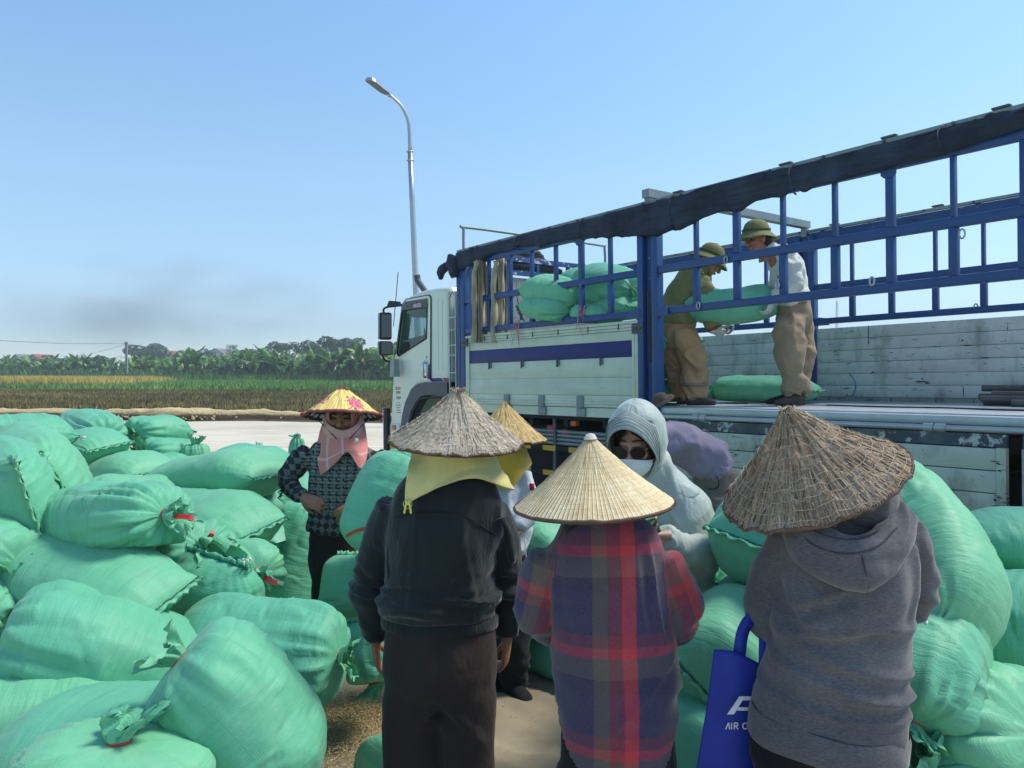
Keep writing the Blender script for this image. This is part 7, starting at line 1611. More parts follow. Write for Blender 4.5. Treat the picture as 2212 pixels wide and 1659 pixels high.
    rows = [[p(701, 895, -.02), p(708, 915, -.09), p(740, 930, -.135), p(772, 915, -.09), p(781, 893, -.02)], [p(697, 905, -.02), p(705, 928, -.095), p(740, 945, -.13), p(776, 928, -.095), p(785, 905, -.02)], [p(698, 925, .0), p(708, 942, -.09), p(740, 957, -.12), p(772, 942, -.09), p(784, 925, .0)]]
    cloth_patch(F, 'chin_cloth', rows, towel_mat('pink_towel_fold', '#e2a69c'), 40, 20, .008, 8, .004, (14, 14, 20))
    rows = [[p(695, 915, .02), p(708, 925, -.07), p(728, 938, -.115), p(748, 940, -.118), p(768, 930, -.09), p(788, 915, .02)],
            [p(688, 945, -.02), p(705, 955, -.09), p(727, 957, -.135), p(750, 957, -.135), p(772, 950, -.105), p(792, 942, .0)],
            [p(684, 975, -.06), p(703, 980, -.11), p(726, 974, -.145), p(752, 968, -.145), p(776, 972, -.12), p(794, 965, -.04)],
            [p(687, 1003, -.10), p(703, 1002, -.125), p(727, 986, -.15), p(752, 973, -.148), p(779, 990, -.125), p(792, 985, -.07)],
            [p(692, 1026, -.12), p(706, 1016, -.135), p(728, 996, -.152), p(752, 977, -.15), p(777, 1012, -.135), p(786, 1004, -.09)]]
    cloth_patch(F, 'chest_towel', rows, PK, 50, 44, .008, 9, .008, (9, 9, 6))
    F.sub('towel_label', MB().box(p(769, 953, -.16) - F.o, (.009, .002, .016), Matrix.Rotation(R(12), 3, 'Y')), simple('label_cream', '#d9d2bb', .8))
    hm = floral_mat(); ax = Vector((-.01, .19, .98)).normalized()
    h = conical_hat(F, p(741, 834, .0), ax, .216, .166, hm, simple('pink_rim', '#a8585a', .6, .1), lattice_mat(), -.01, 0, 0, None, .008, -.7, 51)
    for s_ in (-1, 1): F.sub('chin_strap', MB().tube([tuple(p(741 + s_ * 56, 905, -.05) - F.o), tuple(p(741 + s_ * 36, 925, -.09) - F.o), tuple(p(741 + s_ * 14, 948, -.15) - F.o)], .0045, 5, 12, True, .5), simple('purple_strap', '#32284f', .7) if s_ < 0 else bpy.data.materials['purple_strap'], h)
woman_facing()

# ============ 5. woman with deep yellow towel and white shirt, mostly hidden
def woman_yellow():
    d = 4.0; p = lambda x, y, dd=0: P(x, y, d + dd); base = p(1085, 1480); base.z = 0
    F = Fig(base, 'person half hidden behind the black jacket, deep yellow towel, white shirt and pale conical hat')
    WM = cloth('white_shirt_cloth', '#c9ccd2', .85, .06, 300, .15, .2)
    A = [p(1128, 1022, -.02), p(1140, 1065, -.05), p(1138, 1110, -.08), p(1120, 1145, -.14)]
    F.garment('shirt', WM, [([p(1085, 1010), p(1090, 1040), p(1092, 1110), p(1088, 1200)], [.07, .15, .15, .14], [.07, .11, .12, .11], (.7, .7, 0)), (A, [.055, .052, .048, .04], [.055, .052, .048, .04])], .012, 4, soft_folds(53, .008, (8, 8, 7), [(tuple(A[2]), (0, 0, 1), .1, .012, 26)]))
    F.sub('sleeve_badge', MB().box(p(1149, 1052, -.115) - F.o, (.012, .004, .018), Matrix.Rotation(R(-20), 3, 'Z')), REDP); F.sub('sleeve_badge', MB().box(p(1151, 1062, -.115) - F.o, (.006, .004, .016), Matrix.Rotation(R(-20), 3, 'Z')), STRIPEB)
    BM = cloth('navy_track_cloth', '#1a1d22', .7, .12, 300, .15, .1)
    tr = trousers(F, BM, p(1088, 1190), p(1088, 1240), [(p(1108, 1290, -.02), p(1110, 1390, -.05), p(1108, 1488, -.03), .085, .078, .06), (p(1062, 1290, .1), p(1062, 1390, .1), p(1060, 1475, .1), .085, .075, .06)], (.135, .14), (.105, .115), 55)
    F.sub('white_stripe', MB().tube([tuple(p(x, y, dd) - F.o) for x, y, dd in ((1134, 1165, -.10), (1137, 1215, -.10), (1140, 1270, -.085), (1138, 1330, -.085))], .007, 6, 20, True, .4), WHITEP, tr)
    lf = MB()
    F.body(SKIN_D, [([p(1085, 1000), p(1090, 1100), p(1088, 1220)], [.05, .10, .10], [.05, .07, .08]), ([p(1128, 1030, -.02), p(1137, 1110, -.08), p(1112, 1152, -.17)], [.03, .03, .022], [.03, .03, .022])], (p(1082, 955), (.55, -.8, -.2), (0, 0, 1), .98), [(p(1112, 1152, -.17), Vector((-.6, -.6, -.3)), Vector((-.3, .5, -.6)), .6, 1, .9)])
    a = p(1105, 1490, -.03); a.z = .09; shoe(F, a, (.55, -.83, 0), .24, simple('black_sock', '#17191c', .95, .1, 20), (0, 0, 1), 'sock', .05)
    a = p(1060, 1480, .1); a.z = .09; shoe(F, a, (.3, -.95, 0), .24, bpy.data.materials['black_sock'], (0, 0, 1), 'sock', .05)
    TWM = towel_mat('deep_yellow_towel', '#d2a938')
    rows = [[p(1010, 965, .05), p(1040, 968, -.10), p(1085, 968, -.14), p(1125, 966, -.08), p(1138, 965, .06)], [p(1010, 985, .05), p(1040, 995, -.13), p(1085, 1000, -.17), p(1130, 992, -.10), p(1146, 988, .05)], [p(1012, 1005, .03), p(1045, 1020, -.15), p(1085, 1025, -.18), p(1126, 1018, -.12), p(1148, 1002, .03)], [p(1020, 1020, .0), p(1055, 1040, -.15), p(1086, 1050, -.18), p(1112, 1046, -.14), p(1138, 1020, .0)], [p(1035, 1030, -.05), p(1065, 1050, -.15), p(1087, 1058, -.18), p(1104, 1054, -.15), p(1128, 1030, -.02)]]
    cloth_patch(F, 'towel', rows, TWM, 50, 40, .008, 12, .014, (7, 7, 9))
    conical_hat(F, p(1090, 868, .0), Vector((.0, .02, 1)), .222, .20, HAT_PALE, RIMB, UNDER, -.05, 0, 0, (500, .07, .005, .001, HAT_PALE), .005, .5, 61)
woman_yellow()

# ============ 6. young woman in pale hooded sun jacket, sunglasses and mask
def woman_hooded():
    d = 3.1; p = lambda x, y, dd=0: P(x, y, d + dd); base = p(1440, 1450); base.z = 0
    F = Fig(base, 'person in pale hooded sun jacket, round sunglasses and white mask')
    JM = cloth('pale_sun_jacket_cloth', '#a9b5ad', .55, .06, 300, .08, .3, spec=.35)
    fd = Vector((-.42, -.86, -.30)).normalized(); hd = p(1376, 955); upv = Vector((-.18, -.34, 1)).normalized()
    torso = [p(1418, 1030, .06), p(1438, 1085, .07), p(1455, 1160, .07), p(1460, 1270, .06), p(1462, 1380, .06), p(1464, 1410, .06)]
    A = [p(1505, 1105, .05), p(1522, 1145, .02), p(1522, 1192, -.02), p(1482, 1190, -.12), p(1438, 1160, -.20)]; B = [p(1380, 1095, .0), p(1360, 1150, -.05), p(1350, 1195, -.12), p(1362, 1190, -.20), p(1370, 1165, -.26)]
    fold = soft_folds(63, .005, (6, 6, 5), [(tuple(A[2]), (.7, -.3, .6), .12, .013, 26), (tuple(A[4]), (1, .3, .2), .07, .008, 34)], [(p(1460, 1280).z, .1, .006, 14, .3)], [(tuple(p(1440, 1060, -.08)), tuple(p(1500, 1180, -.08)), .06, .010, 24), (tuple(A[0]), tuple(A[2]), .06, .008, 30)])
    F.garment('jacket', JM, [(torso, [.075, .165, .172, .162, .155, .15], [.07, .10, .115, .115, .115, .11], (.86, -.42, 0), .92), (A, [.064, .062, .060, .054, .042], [.066, .062, .060, .054, .042]), (B, [.060, .058, .054, .05, .04], [.060, .058, .054, .05, .04])], .0095, 5, fold)
    # hood: shell round the head, open towards the face, with a stitched peak
    r, f, u = frame3(fd, upv); o0 = hd - F.o; V = []; Fc = []; nu, nv = 52, 34; UV = []
    for i in range(nv):
        t_ = i / (nv - 1); ph = R(2) + R(150) * t_
        open_ = R(40) + R(18) * math.sin(t_ * math.pi) - R(10) * max(0, t_ - .75) * 4
        OPN = min(1, max(0, (ph - R(34)) / R(22)))
        for j in range(nu):
            s_ = j / (nu - 1); th = open_ * OPN + (2 * math.pi - 2 * open_ * OPN) * s_; back = .5 - .5 * math.cos(th)
            rx, ry, rz = .118, .128, .145; q = Vector((math.sin(th) * math.sin(ph) * rx, math.cos(th) * math.sin(ph) * ry - .012, math.cos(ph) * rz + .028))
            if ph > R(95): q.x *= 1 + .10 * (ph - R(95)); q.z -= .05 * (ph - R(95)); q.y *= 1 - .1 * (ph - R(95))
            V.append(o0 + r * q.x + f * q.y + u * q.z)
    for i in range(nv - 1):
        for j in range(nu - 1): Fc.append((i * nu + j, i * nu + j + 1, (i + 1) * nu + j + 1, (i + 1) * nu + j))
    me = MB().add(V, Fc).mesh('hood'); displace(me, lambda c_: .004 * ridge(c_ * np.array([8, 8, 11]), 65)); hood = link('hood', me, JM, F.root); hood.modifiers.new('s', 'SOLIDIFY').thickness = .004
    # peak
    V = []; Fc = []; nu, nv = 46, 15
    for i in range(nv):
        e = i / (nv - 1)
        for j in range(nu):
            a = R(-84) + R(168) * j / (nu - 1); s_, c_ = math.sin(a), math.cos(a)
            tp_ = abs(a) / R(84); ph = R(30) + tp_ * R(84); th = math.copysign(R(64) * min(1, tp_ / .45) ** .7, a); top = o0 + (r * (math.sin(th) * math.sin(ph) * .118) + f * (math.cos(th) * math.sin(ph) * .128 - .012) + u * (math.cos(ph) * .145 + .028)) * 1.025; out = o0 + r * (s_ * .106) + f * (.066 + .078 * c_) + u * (.026 + .086 * c_ ** .8 - .110 * (1 - c_)); V.append(top.lerp(out, e) + u * (.012 * math.sin(e * math.pi) * c_))
    for i in range(nv - 1):
        for j in range(nu - 1): Fc.append((i * nu + j, i * nu + j + 1, (i + 1) * nu + j + 1, (i + 1) * nu + j))
    pk = F.sub('hood_peak', MB().add(V, Fc), cloth('peak_cloth', '#a2ada8', .6, .05, 300, .08, .2), hood); pk.modifiers.new('s', 'SOLIDIFY').thickness = .004
    lines = simple('peak_stitching', '#6c7876', .7)
    for i in (2, 4, 6, 8, 10, 12): F.sub('stitch_line', MB().tube([tuple(Vector(V[i * nu + j]) + (Vector(V[i * nu + j]) - o0).normalized() * .0035) for j in range(nu)], .0011, 4), lines, hood)
    F.garment('collar', JM, [([p(1396, 985, .05), p(1406, 1015, .06), p(1420, 1050, .068), p(1438, 1090, .07)], [.078, .100, .125, .155], [.076, .090, .098, .10], (.86, -.42, 0))], .010, 4, soft_folds(67, .006, (12, 12, 6)))
    PM = cloth('light_grey_trouser_cloth', '#7d827f', .85, .08, 300, .15, .1)
    trousers(F, PM, p(1464, 1370, .06), p(1464, 1430, .06), [(p(1436, 1500, .03), p(1438, 1600, .02), p(1440, 1720, .05), .08, .072, .068), (p(1492, 1490, .1), p(1494, 1600, .1), p(1496, 1700, .12), .08, .072, .068)], (.135, .145), (.105, .115), 69)
    hb = F.body(SKIN_L, [([p(1405, 1020, .04), p(1450, 1160, .07), p(1462, 1380, .06)], [.045, .10, .10], [.045, .06, .08]), ([p(1505, 1110, .05), p(1520, 1190, -.02), p(1428, 1156, -.22)], [.028, .03, .021], [.028, .03, .021])], (hd, fd, upv, .98), [(p(1430, 1156, -.22), Vector((-1, -.18, .03)), Vector((0, .3, 1)), .45, 1, .92), (p(1371, 1160, -.27), Vector((.2, -.6, .7)), Vector((.4, .6, .4)), .7, -1, .92)])
    M = Matrix((r, f, u)).transposed(); H = lambda x, y, z: o0 + M @ Vector((x, y, z))
    for s_ in (-1, 1): F.sub('eyebrow', MB().tube([tuple(H(s_ * x, y, z)) for x, y, z in ((.012, .099, .043), (.034, .094, .046), (.056, .076, .038))], [.003, .004, .0015], 6, 8), HAIR)
    hr = MB()
    for s_ in (-1, 1):
        for q in range(30):
            t_ = q / 29; x0 = s_ * (.016 + .058 * t_); hr.tube([tuple(H(x0 * .3, .070 - .02 * t_, .115)), tuple(H(x0 * .8, .092 - .03 * t_, .080 - .01 * t_)), tuple(H(s_ * (.058 + .026 * t_), .066 - .04 * t_, .030 - .03 * t_)), tuple(H(s_ * (.068 + .018 * t_), .045 - .04 * t_, -.055 - .03 * gb.random()))], [.0045, .005, .0045, .0015], 4, 9)
    F.sub('hair', hr, HAIR)
    LM = NT('sunglass_lens').done((.03, .018, .018, 1), .22, None, 0, .35); FRM = simple('glasses_frame', '#1b1718', .3, .05); GOLD = simple('gold_metal', '#c9a765', .25, .05, 5, .02, 30, .9)
    gl = empty('sunglasses'); gl.parent = F.root
    for s_ in (-1, 1):
        pts = [H(s_ * (.036 + .0275 * math.cos(a)), .114 - .010 * abs(math.cos(a)) * (1 if s_ * math.cos(a) * s_ > 0 else -.4), .002 + .0255 * math.sin(a) * (1.0 if math.sin(a) < 0 else .88)) for a in np.linspace(0, 2 * math.pi, 28)]
        F.sub('lens', MB().add([tuple(q) for q in pts[:-1]], [tuple(range(27))]), LM, gl); F.sub('lens_rim', MB().tube([tuple(q) for q in pts], .0022, 6, None, False), FRM, gl)
        F.sub('temple', MB().tube([tuple(H(s_ * .064, .104, .012)), tuple(H(s_ * .082, .05, .010)), tuple(H(s_ * .082, -.005, .004))], .0018, 6), GOLD, gl)
    F.sub('bridge', MB().tube([tuple(H(-.009, .115, .006)), tuple(H(0, .119, .010)), tuple(H(.009, .115, .006))], .0016, 6), GOLD, gl)
    V = []; Fc = []; nu, nv = 26, 16
    for i in range(nv):
        z = -.030 - .080 * i / (nv - 1)
        for j in range(nu):
            a = -1 + 2 * j / (nu - 1); k = 1 - a * a; w = .078 * (1 - .22 * max(0, (i / (nv - 1) - .4))); edge = .022 * abs(a) ** 2
            V.append(H(a * w, .034 + .104 * k ** .62 - .016 * abs(i / (nv - 1) - .35) - .02 * max(0, i / (nv - 1) - .7), z + (.012 * k if i == 0 else 0) - edge * (1 - 2 * i / (nv - 1))))
    for i in range(nv - 1):
        for j in range(nu - 1): Fc.append((i * nu + j, i * nu + j + 1, (i + 1) * nu + j + 1, (i + 1) * nu + j))
    me = MB().add(V, Fc).mesh('face_mask'); displace(me, lambda c_: .0022 * ridge(c_ * np.array([16, 16, 44]), 71)); mk = link('face_mask', me, cloth('mask_cloth', '#e9e8e4', .8, .03, 300, .1, .1), F.root); mk.modifiers.new('s', 'SOLIDIFY').thickness = .002
    nb = MB(); a, b_, c_, e_ = p(1352, 1130, -.33), p(1412, 1110, -.33), p(1428, 1146, -.20), p(1372, 1156, -.22)
    # green book held in the hands
    bk = empty('green_notebook', (a + c_) / 2, (0, 0, 0), 'bright green notebook held open by the hooded person', 'notebook'); o1 = bk.location; nrm = (b_ - a).cross(e_ - a).normalized()
    if nrm.z < 0: nrm = -nrm
    GC = simple('green_cover', '#1d8f4e', .35, .04); V = [q - o1 - nrm * t_ for t_ in (0, .004) for q in (a, b_, c_, e_)]; fcs = [(0, 1, 2, 3), (7, 6, 5, 4), (0, 4, 5, 1), (1, 5, 6, 2), (2, 6, 7, 3), (3, 7, 4, 0)]
    MB().add(V, fcs).build('cover', GC, bk, False); V = [(q - o1) * .97 - nrm * t_ for t_ in (.0045, .012) for q in (a, b_, c_, e_)]; MB().add(V, fcs).build('pages', simple('paper', '#d8d8d0', .8, .03), bk, False); V = [q - o1 - nrm * t_ for t_ in (.0125, .0165) for q in (a, b_, c_, e_)]; MB().add(V, fcs).build('cover', GC, bk, False)
woman_hooded()

# ============ 7. bending person in lavender jacket
def person_lavender():
    d = 4.75; p = lambda x, y, dd=0: P(x, y, d + dd); base = p(1535, 1250, .0); base.z = 0
    F = Fig(base, 'person in lavender jacket bent forward beside the truck behind the pale hood')
    JM = cloth('lavender_jacket_cloth', '#8a7f90', .75, .06, 300, .1, .2)
    A = [p(1400, 965, -.05), p(1395, 1030, -.08), p(1380, 1090, -.12)]
    F.garment('jacket', JM, [([p(1545, 1012, .0), p(1528, 992, 0), p(1490, 965, 0), p(1440, 955, 0), p(1395, 968, 0)], [.145, .165, .175, .17, .11], [.115, .135, .135, .12, .09], (.15, 1, 0)), (A, [.07, .065, .05], [.07, .065, .05])], .013, 4, soft_folds(73, .013, (6, 6, 6), [(tuple(p(1535, 1005)), (.8, 0, -.6), .10, .014, 40)]))
    F.garment('waistband', JM, [([p(1536, 1002), p(1552, 1022)], [.158, .15], [.122, .115], (.15, 1, 0))], .009, 2, soft_folds(74, .006, (30, 30, 30)))
    trousers(F, cloth('grey_brown_trouser_cloth', '#6f665e', .9, .08), p(1545, 1018), p(1548, 1050), [(p(1540, 1090, -.06), p(1546, 1150, -.06), p(1540, 1340, -.05), .095, .085, .075), (p(1552, 1090, .10), p(1556, 1150, .12), p(1552, 1330, .12), .095, .085, .075)], (.145, .15), (.13, .135), 75)
    F.body(SKIN_D, [([p(1545, 1040), p(1490, 965), p(1395, 970)], [.10, .12, .06], [.08, .09, .06]), ([p(1400, 970, -.05), p(1395, 1030, -.08), p(1378, 1100, -.12)], [.03, .03, .022], [.03, .03, .022])], (p(1352, 985, .02), (-.6, -.1, -.8), (-.8, 0, .6), .98), [(p(1378, 1100, -.12), Vector((-.2, 0, -1)), Vector((-1, 0, .2)), .6, 1, .9)])
    F.sub('hair', MB().ell(p(1356, 975, .02) - F.o, (.10, .10, .09)), HAIR)
    F.sub('cord', MB().tube([tuple(p(x, y, -.16) - F.o) for x, y in ((1548, 1028), (1553, 1045), (1545, 1056), (1530, 1056))], .004, 5, 16), SHOEB)
    for x, dd in ((1540, -.05), (1552, .12)): a = p(x, 1330, dd); a.z = .085; shoe(F, a, (-.95, .1, 0), .24, SHOEB)
person_lavender()

# ============ 8./9. two men on the truck bed carrying a sack
def pith(fig, c, f, up, name='sun_helmet', k=1.0):
    r, f, u = frame3(f, up); M = Matrix((r, f, u)).transposed().to_4x4(); M.translation = Vector(c) - fig.o; n = 48; V = []; Fc = []
    prof = [(0, .118), (.03, .116), (.06, .105), (.085, .082), (.100, .05), (.106, .018), (.110, .004), (.128, -.010), (.150, -.026), (.165, -.040), (.168, -.045), (.160, -.043), (.125, -.016), (.105, -.004)]
    for (q, z) in prof:
        for j in range(n): a = 2 * math.pi * j / n; V.append(M @ Vector((q * k * math.cos(a) * .88, q * k * math.sin(a) * 1.12, (z - .018 * max(0, q - .11) / .05 * abs(math.sin(a))) * k)))
    for i in range(len(prof) - 1):
        for j in range(n): j2 = (j + 1) % n; Fc.append((i * n + j, i * n + j2, (i + 1) * n + j2, (i + 1) * n + j))
    OL = simple('olive_helmet_cloth', '#6e7146', .8, .12, 20) if 'olive_helmet_cloth' not in bpy.data.materials else bpy.data.materials['olive_helmet_cloth']
    h = fig.sub(name, MB().add(V, Fc), OL)
    fig.sub('band', MB().lathe([(.104, .012), (.1095, .012), (.1115, .030), (.103, .032)], 40, M @ Matrix.Diagonal((.9 * k, 1.14 * k, k, 1)), False), cloth('olive_band', '#565a38', .9) if 'olive_band' not in bpy.data.materials else bpy.data.materials['olive_band'], h); fig.sub('top_button', MB().ell(M @ Vector((0, 0, .120 * k)), (.010, .010, .006)), OL, h)
    return h
GLOVE = cloth('work_glove', '#b9bdb6', .95, .1, 200, .3)
def man_olive():
    d = 7.0; p = lambda x, y, dd=0: P(x, y, d + dd); base = p(1480, 874); 
    F = Fig(base, 'person on the truck bed in olive shirt and tan trousers, bending to lift a sack')
    OM = cloth('olive_shirt_cloth', '#7b7d4e', .85, .12, 260, .2, .15)
    A = [p(1508, 600, -.15), p(1522, 632, -.20), p(1527, 662, -.22), p(1532, 690, -.22), p(1536, 706, -.20)]; B = [p(1512, 602, .16), p(1535, 640, .20), p(1545, 680, .2), p(1550, 705, .18)]
    F.garment('shirt', OM, [([p(1464, 700), p(1466, 680), p(1472, 645), p(1486, 612), p(1503, 590), p(1515, 582)], [.165, .175, .18, .195, .185, .09], [.150, .155, .15, .13, .10, .07], (.25, 1, 0), .92), (A, [.085, .082, .078, .068, .052], [.085, .082, .078, .068, .052]), (B, [.08, .075, .065, .05], [.08, .075, .065, .05])], .013, 4, soft_folds(83, .010, (6, 6, 6), [(tuple(A[2]), (0, 0, 1), .15, .016, 22)], [], [(tuple(p(1505, 600, -.2)), tuple(p(1450, 690, -.2)), .12, .014, 16)]))
    F.garment('collar', OM, [([p(1512, 588), p(1520, 578), p(1526, 572)], [.08, .08, .075], [.07, .07, .065], (.25, 1, 0))], .012, 3)
    TMt = cloth('tan_trouser_cloth', '#b8946c', .9, .12, 260, .2, .1)
    trousers(F, TMt, p(1466, 690), p(1466, 715), [(p(1482, 735, -.10), p(1500, 795, -.12), p(1500, 858, -.12), .120, .104, .088), (p(1450, 735, .10), p(1462, 795, .10), p(1478, 860, .10), .116, .10, .085)], (.152, .155), (.132, .135), 85, 'trousers', .013, soft_folds(85, .010, (7, 7, 4), [(tuple(p(1500, 795, -.12)), (.3, 0, 1), .2, .02, 16), (tuple(p(1500, 850, -.12)), (0, 0, 1), .14, .022, 18), (tuple(p(1472, 850, .1)), (0, 0, 1), .14, .02, 18)]))
    F.sub('leg_tie', MB().tube([tuple(p(1500, 828, -.12) - F.o + Vector((.118 * math.cos(a), .118 * math.sin(a), .01 * math.sin(a)))) for a in np.linspace(0, 6.28, 24)], .009, 5, None, False, 1.6), simple('grey_tape', '#86837b', .8))
    hd = p(1537, 566, -.02); fd = Vector((.75, -.12, -.65)); upv = Vector((.6, 0, .8))
    F.body(SKIN_D, [([p(1466, 710), p(1480, 620), p(1515, 585)], [.11, .12, .06], [.08, .08, .06]), ([A[0], A[2], A[4], p(1542, 716, -.2)], [.035, .035, .028, .026], [.035, .035, .028, .026])], (hd, fd, upv, 1.0))
    F.garment('cuff', simple('red_cuff', '#7a4438', .8), [([p(1534, 700, -.21), p(1539, 714, -.21)], [.050, .046], [.050, .046])], .010, 2)
    me = hand_mesh(p(1542, 716, -.20) - F.o, Vector((.9, .25, -.28)), Vector((0, .5, .9)), .7, 1, 1.12); link('glove', me, GLOVE, F.root); me = hand_mesh(p(1552, 712, .18) - F.o, Vector((.8, -.3, -.3)), Vector((0, -.5, .9)), .7, -1, 1.12); link('glove', me, GLOVE, F.root)
    pith(F, p(1536, 553, -.02), Vector((.90, -.12, -.42)), Vector((.38, -.05, .92)), 'sun_helmet', 1.0)
    fl = TW(-.0, -.6, .015).z
    for (x, dd) in ((1500, -.12), (1478, .10)): a = p(x, 866, dd); a.z = fl + .08; shoe(F, a, (.93, -.3, 0), .27, SHOE)
man_olive()
def man_white():
    d = 6.7; p = lambda x, y, dd=0: P(x, y, d + dd); base = p(1715, 872)
    F = Fig(base, 'person on the truck bed in off white shirt and khaki trousers, holding a sack')
    WM = cloth('off_white_shirt_cloth', '#d2d3c9', .85, .07, 260, .2, .2)
    A = [p(1703, 562, -.16), p(1717, 592, -.22), p(1712, 622, -.24), p(1692, 636, -.24), p(1672, 645, -.22)]; B = [p(1688, 560, .16), p(1680, 600, .2), p(1668, 635, .2)]
    F.garment('shirt', WM, [([p(1712, 658), p(1710, 640), p(1706, 605), p(1696, 570), p(1682, 548), p(1668, 538)], [.150, .150, .165, .185, .17, .08], [.135, .135, .135, .125, .10, .065], (-.2, 1, 0), .92), (A, [.078, .074, .068, .062, .05], [.078, .074, .068, .062, .05]), (B, [.075, .07, .05], [.075, .07, .05])], .012, 4, soft_folds(93, .010, (7, 7, 6), [(tuple(A[2]), (0, 0, 1), .14, .016, 24)], [(p(1710, 640).z, .06, .012, 26, .2)], [(tuple(A[0]), tuple(p(1700, 640, -.2)), .10, .014, 18)]))
    F.garment('collar', WM, [([p(1672, 545), p(1664, 537), p(1658, 530)], [.082, .078, .07], [.07, .065, .06], (-.2, 1, 0))], .011, 3)
    KM = cloth('khaki_trouser_cloth', '#94826a', .9, .12, 260, .2, .1)
    trousers(F, KM, p(1713, 650), p(1714, 680), [(p(1704, 715, -.10), p(1706, 770, -.12), p(1722, 848, -.12), .126, .108, .088), (p(1728, 715, .10), p(1732, 770, .08), p(1712, 850, .06), .122, .105, .086)], (.138, .142), (.128, .132), 95, 'trousers', .013, soft_folds(95, .010, (7, 7, 4), [(tuple(p(1722, 845, -.12)), (0, 0, 1), .16, .022, 18), (tuple(p(1712, 845, .06)), (0, 0, 1), .16, .022, 18), (tuple(p(1706, 770, -.12)), (.4, 0, 1), .22, .016, 14)]))
    hd = p(1638, 518, -.0); fd = Vector((-.96, -.12, -.12)); upv = Vector((-.12, 0, 1))
    F.body(SKIN_D, [([p(1714, 690), p(1700, 600), p(1665, 540)], [.10, .11, .055], [.09, .08, .055]), ([A[0], A[2], A[4], p(1668, 650, -.22)], [.035, .035, .028, .026], [.035, .035, .028, .026])], (hd, fd, upv, 1.0)); face_bits(F, hd, fd, upv)
    F.sub('hair', MB().loft([p(1656, 505, 0) - F.o, p(1655, 520, 0) - F.o, p(1652, 532, 0) - F.o], [.05, .048, .03], [.078, .076, .06], (1, 0, 0), 16), HAIR)
    me = hand_mesh(p(1669, 650, -.22) - F.o, Vector((-.35, .2, -1)), Vector((-.6, .6, -.1)), .7, 1, 1.12); link('glove', me, GLOVE, F.root); me = hand_mesh(p(1666, 640, .2) - F.o, Vector((-.3, -.2, -1)), Vector((-.6, -.6, 0)), .7, -1, 1.12); link('glove', me, GLOVE, F.root)
    pith(F, p(1634, 503, -.0), Vector((-.97, -.10, -.05)), Vector((.08, 0, 1)), 'sun_helmet', 1.0)
    F.sub('neckerchief', MB().tube([tuple(p(x, y, -.08) - F.o) for x, y in ((1656, 545), (1650, 552), (1647, 560))], [.012, .008], 6, 8), simple('red_scarf', '#b2483f', .8))
    fl = TW(-.66, -1.0, .015).z
    for (x, dd, dx) in ((1722, -.12, 0), (1702, .06, 0)): a = p(x, 858, dd); a.z = fl + .08; shoe(F, a, (-.98, -.1, 0), .28, SHOE if dd < 0 else SHOEB)
man_white()
sack('green sack being carried between the two people on the truck bed', P(1480, 672, 6.98), P(1680, 660, 6.75), .28, .18, seam=True, tied=True, bend=.65, seed=201, group='green sacks loaded on the truck', wr=.8, strip=False, tuft=.5, lod=.5)

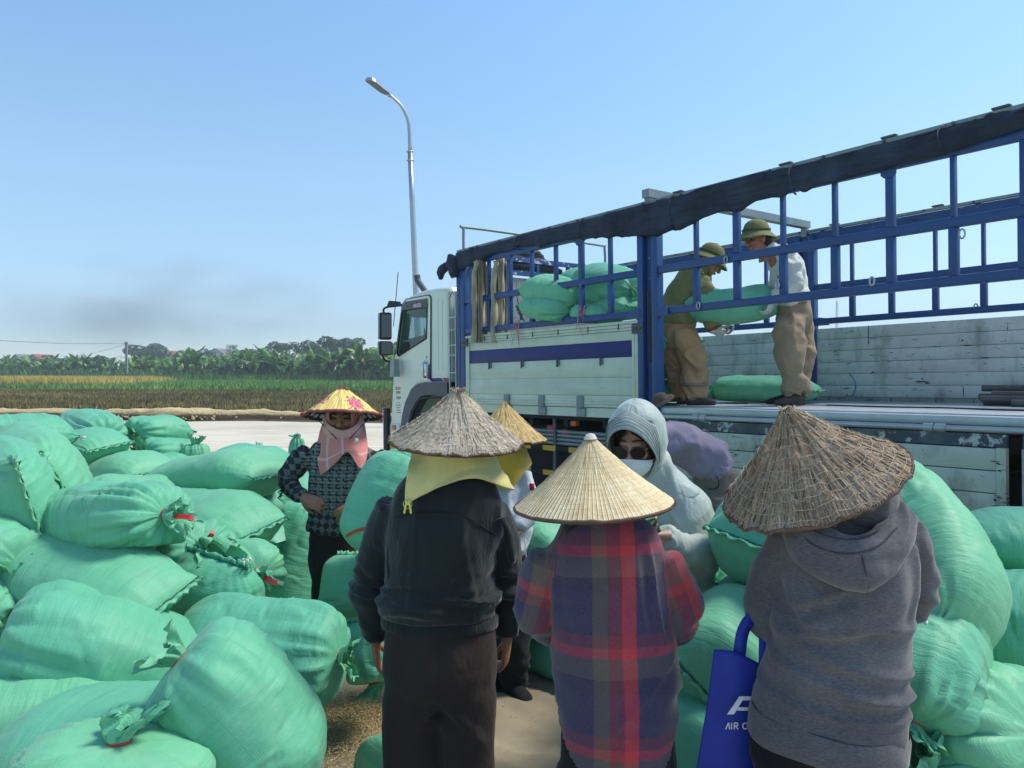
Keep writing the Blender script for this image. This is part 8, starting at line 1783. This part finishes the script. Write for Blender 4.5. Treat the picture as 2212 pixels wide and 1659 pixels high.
# ============ blue bag beside the grey hoodie
def blue_bag():
    d = 2.06; p = lambda x, y, dd=0: P(x, y, d + dd); base = p(1590, 1700); 
    o = empty('tote_bag', base, (0, 0, 0), 'royal blue non-woven tote bag with white lettering beside the grey hoodie', 'bag')
    t = NT('blue_nonwoven'); v = t.coord(); BM_ = t.done(t.ramp(t.noise(v, 6, 4), [(.3, '#0f2580'), (.7, '#1a379f')]), .6, t.bump(t.math('ADD', t.wave(v, 130, 'X'), t.wave(v, 130, 'Z')), .12, .0015, t.bump(t.noise(v, 9, 3), .4, .02)), 0, .35)
    nu, nv = 30, 34
    def face(dd, sgn):
        rows = [[p(1542, 1402, dd), p(1588, 1408, dd - sgn * .015), p(1655, 1440, dd)], [p(1530, 1500, dd), p(1590, 1500, dd - sgn * .02), p(1668, 1510, dd)], [p(1516, 1590, dd), p(1590, 1590, dd - sgn * .022), p(1680, 1600, dd)], [p(1502, 1680, dd), p(1590, 1680, dd - sgn * .022), p(1690, 1690, dd)], [p(1496, 1780, dd), p(1590, 1780, dd - sgn * .015), p(1696, 1790, dd)]]
        a = np.array([[tuple(q - base) for q in r] for r in rows]); a = catmull(a.reshape(5, -1), nv).reshape(nv, 3, 3); return np.stack([catmull(a[i], nu) for i in range(nv)])
    fa, ba = face(-.01, 1), face(.085, -1); FQ = [(i * nu + j, i * nu + j + 1, (i + 1) * nu + j + 1, (i + 1) * nu + j) for i in range(nv - 1) for j in range(nu - 1)]
    for nm, g_ in (('front_panel', fa), ('back_panel', ba)):
        q = MB().add(g_.reshape(-1, 3), FQ).build(nm, BM_, o); q.modifiers.new('s', 'SOLIDIFY').thickness = .002
    for nm, col in (('side_gusset', 0), ('side_gusset', nu - 1)):
        V = []
        for i in range(nv): mid = (fa[i, col] + ba[i, col]) / 2 + np.array([.02 if col == 0 else -.02, 0, 0]) * math.sin(min(1, i / 8) * 1.57); V += [fa[i, col], mid, ba[i, col]]
        q = MB().add(V, [(3 * i + k, 3 * i + k + 1, 3 * i + k + 4, 3 * i + k + 3) for i in range(nv - 1) for k in (0, 1)]).build(nm, BM_, o); q.modifiers.new('s', 'SOLIDIFY').thickness = .002
    MB().add([tuple(fa[-1, 0]), tuple(fa[-1, -1]), tuple(ba[-1, -1]), tuple(ba[-1, 0])], [(0, 1, 2, 3)]).build('base', BM_, o)
    for dd in (-.012, .088):
        pts = [p(1594, 1455, dd), p(1597, 1410, dd), p(1606, 1360, dd * .8), p(1630, 1330, dd * .6), p(1650, 1352, dd * .8), p(1652, 1420, dd), p(1650, 1460, dd)]
        cc = catmull([tuple(q - base) for q in pts], 40); V = []
        for i, q in enumerate(cc):
            tg = Vector(cc[min(i + 1, 39)] - cc[max(i - 1, 0)]).normalized(); sd = tg.cross(Vector((0, 1, 0))).normalized() * .0165; V += [Vector(q) - sd, Vector(q) + sd]
        h = MB().add(V, [(2 * i, 2 * i + 1, 2 * i + 3, 2 * i + 2) for i in range(39)]).build('handle', BM_, o); h.modifiers.new('s', 'SOLIDIFY').thickness = .003
    tree = BVHTree.FromPolygons([Vector(q) for q in fa.reshape(-1, 3)], FQ); WT = simple('white_ink', '#d5d8dc', .6, .04)
    return None, p, base, tree, WT, o
put, _p, _b, _t, _w, bag = blue_bag()
def bag_print():
    # letters are laid on the bag's front: 'A' above 'AIR C'
    def onto(px, py):
        cc = Vector((0, 0, CAM_Z)) - _b; dr = (_p(px, py) - _b - cc).normalized(); h = _t.ray_cast(cc, dr); return h[0] - Vector((0, .006, 0)) if h[0] is not None else _p(px, py, -.015) - _b
    def poly(loops, nm='lettering'):
        b = MB()
        for lp in loops: b.add([tuple(onto(x, y)) for x, y in lp], [tuple(range(len(lp)))])
        b.build(nm, _w, bag, False)
    poly([[(1569, 1541), (1584, 1541), (1608, 1502), (1596, 1502)], [(1608.5, 1502), (1603, 1511), (1632, 1511), (1632, 1502)], [(1594, 1525.5), (1589.5, 1533), (1632, 1533), (1632, 1525.5)], [(1619, 1511.5), (1632, 1511.5), (1632, 1525), (1623, 1525)], [(1624, 1533.5), (1632, 1533.5), (1640, 1541), (1627, 1541)]])
    cu = 0
    def text(s, x0, y0, hpx, sp):
        # simple stroke letters
        G = {'A': [((0, 0), (.45, 1)), ((.45, 1), (.62, 0))], 'I': [((.1, 0), (.1, 1))], 'R': [((.1, 0), (.1, 1)), ((.1, 1), (.6, .95)), ((.6, .95), (.62, .55)), ((.62, .55), (.1, .5)), ((.3, .5), (.68, 0))], 'C': [((.68, .85), (.4, 1)), ((.4, 1), (.1, .75)), ((.1, .75), (.1, .25)), ((.1, .25), (.4, 0)), ((.4, 0), (.68, .15))]}
        x = x0
        for ch in s:
            if ch == ' ': x += hpx * .5; continue
            b = MB()
            for (a, c_) in G[ch]:
                A, C_ = onto(x + a[0] * hpx, y0 - a[1] * hpx), onto(x + c_[0] * hpx, y0 - c_[1] * hpx); b.bar(A, C_, .0028, .0012, (0, -1, 0))
            b.build('lettering', _w, bag, False); x += hpx * (.42 if ch == 'I' else .82)
    text('AIR C', 1566, 1573, 14, 1)
bag_print()
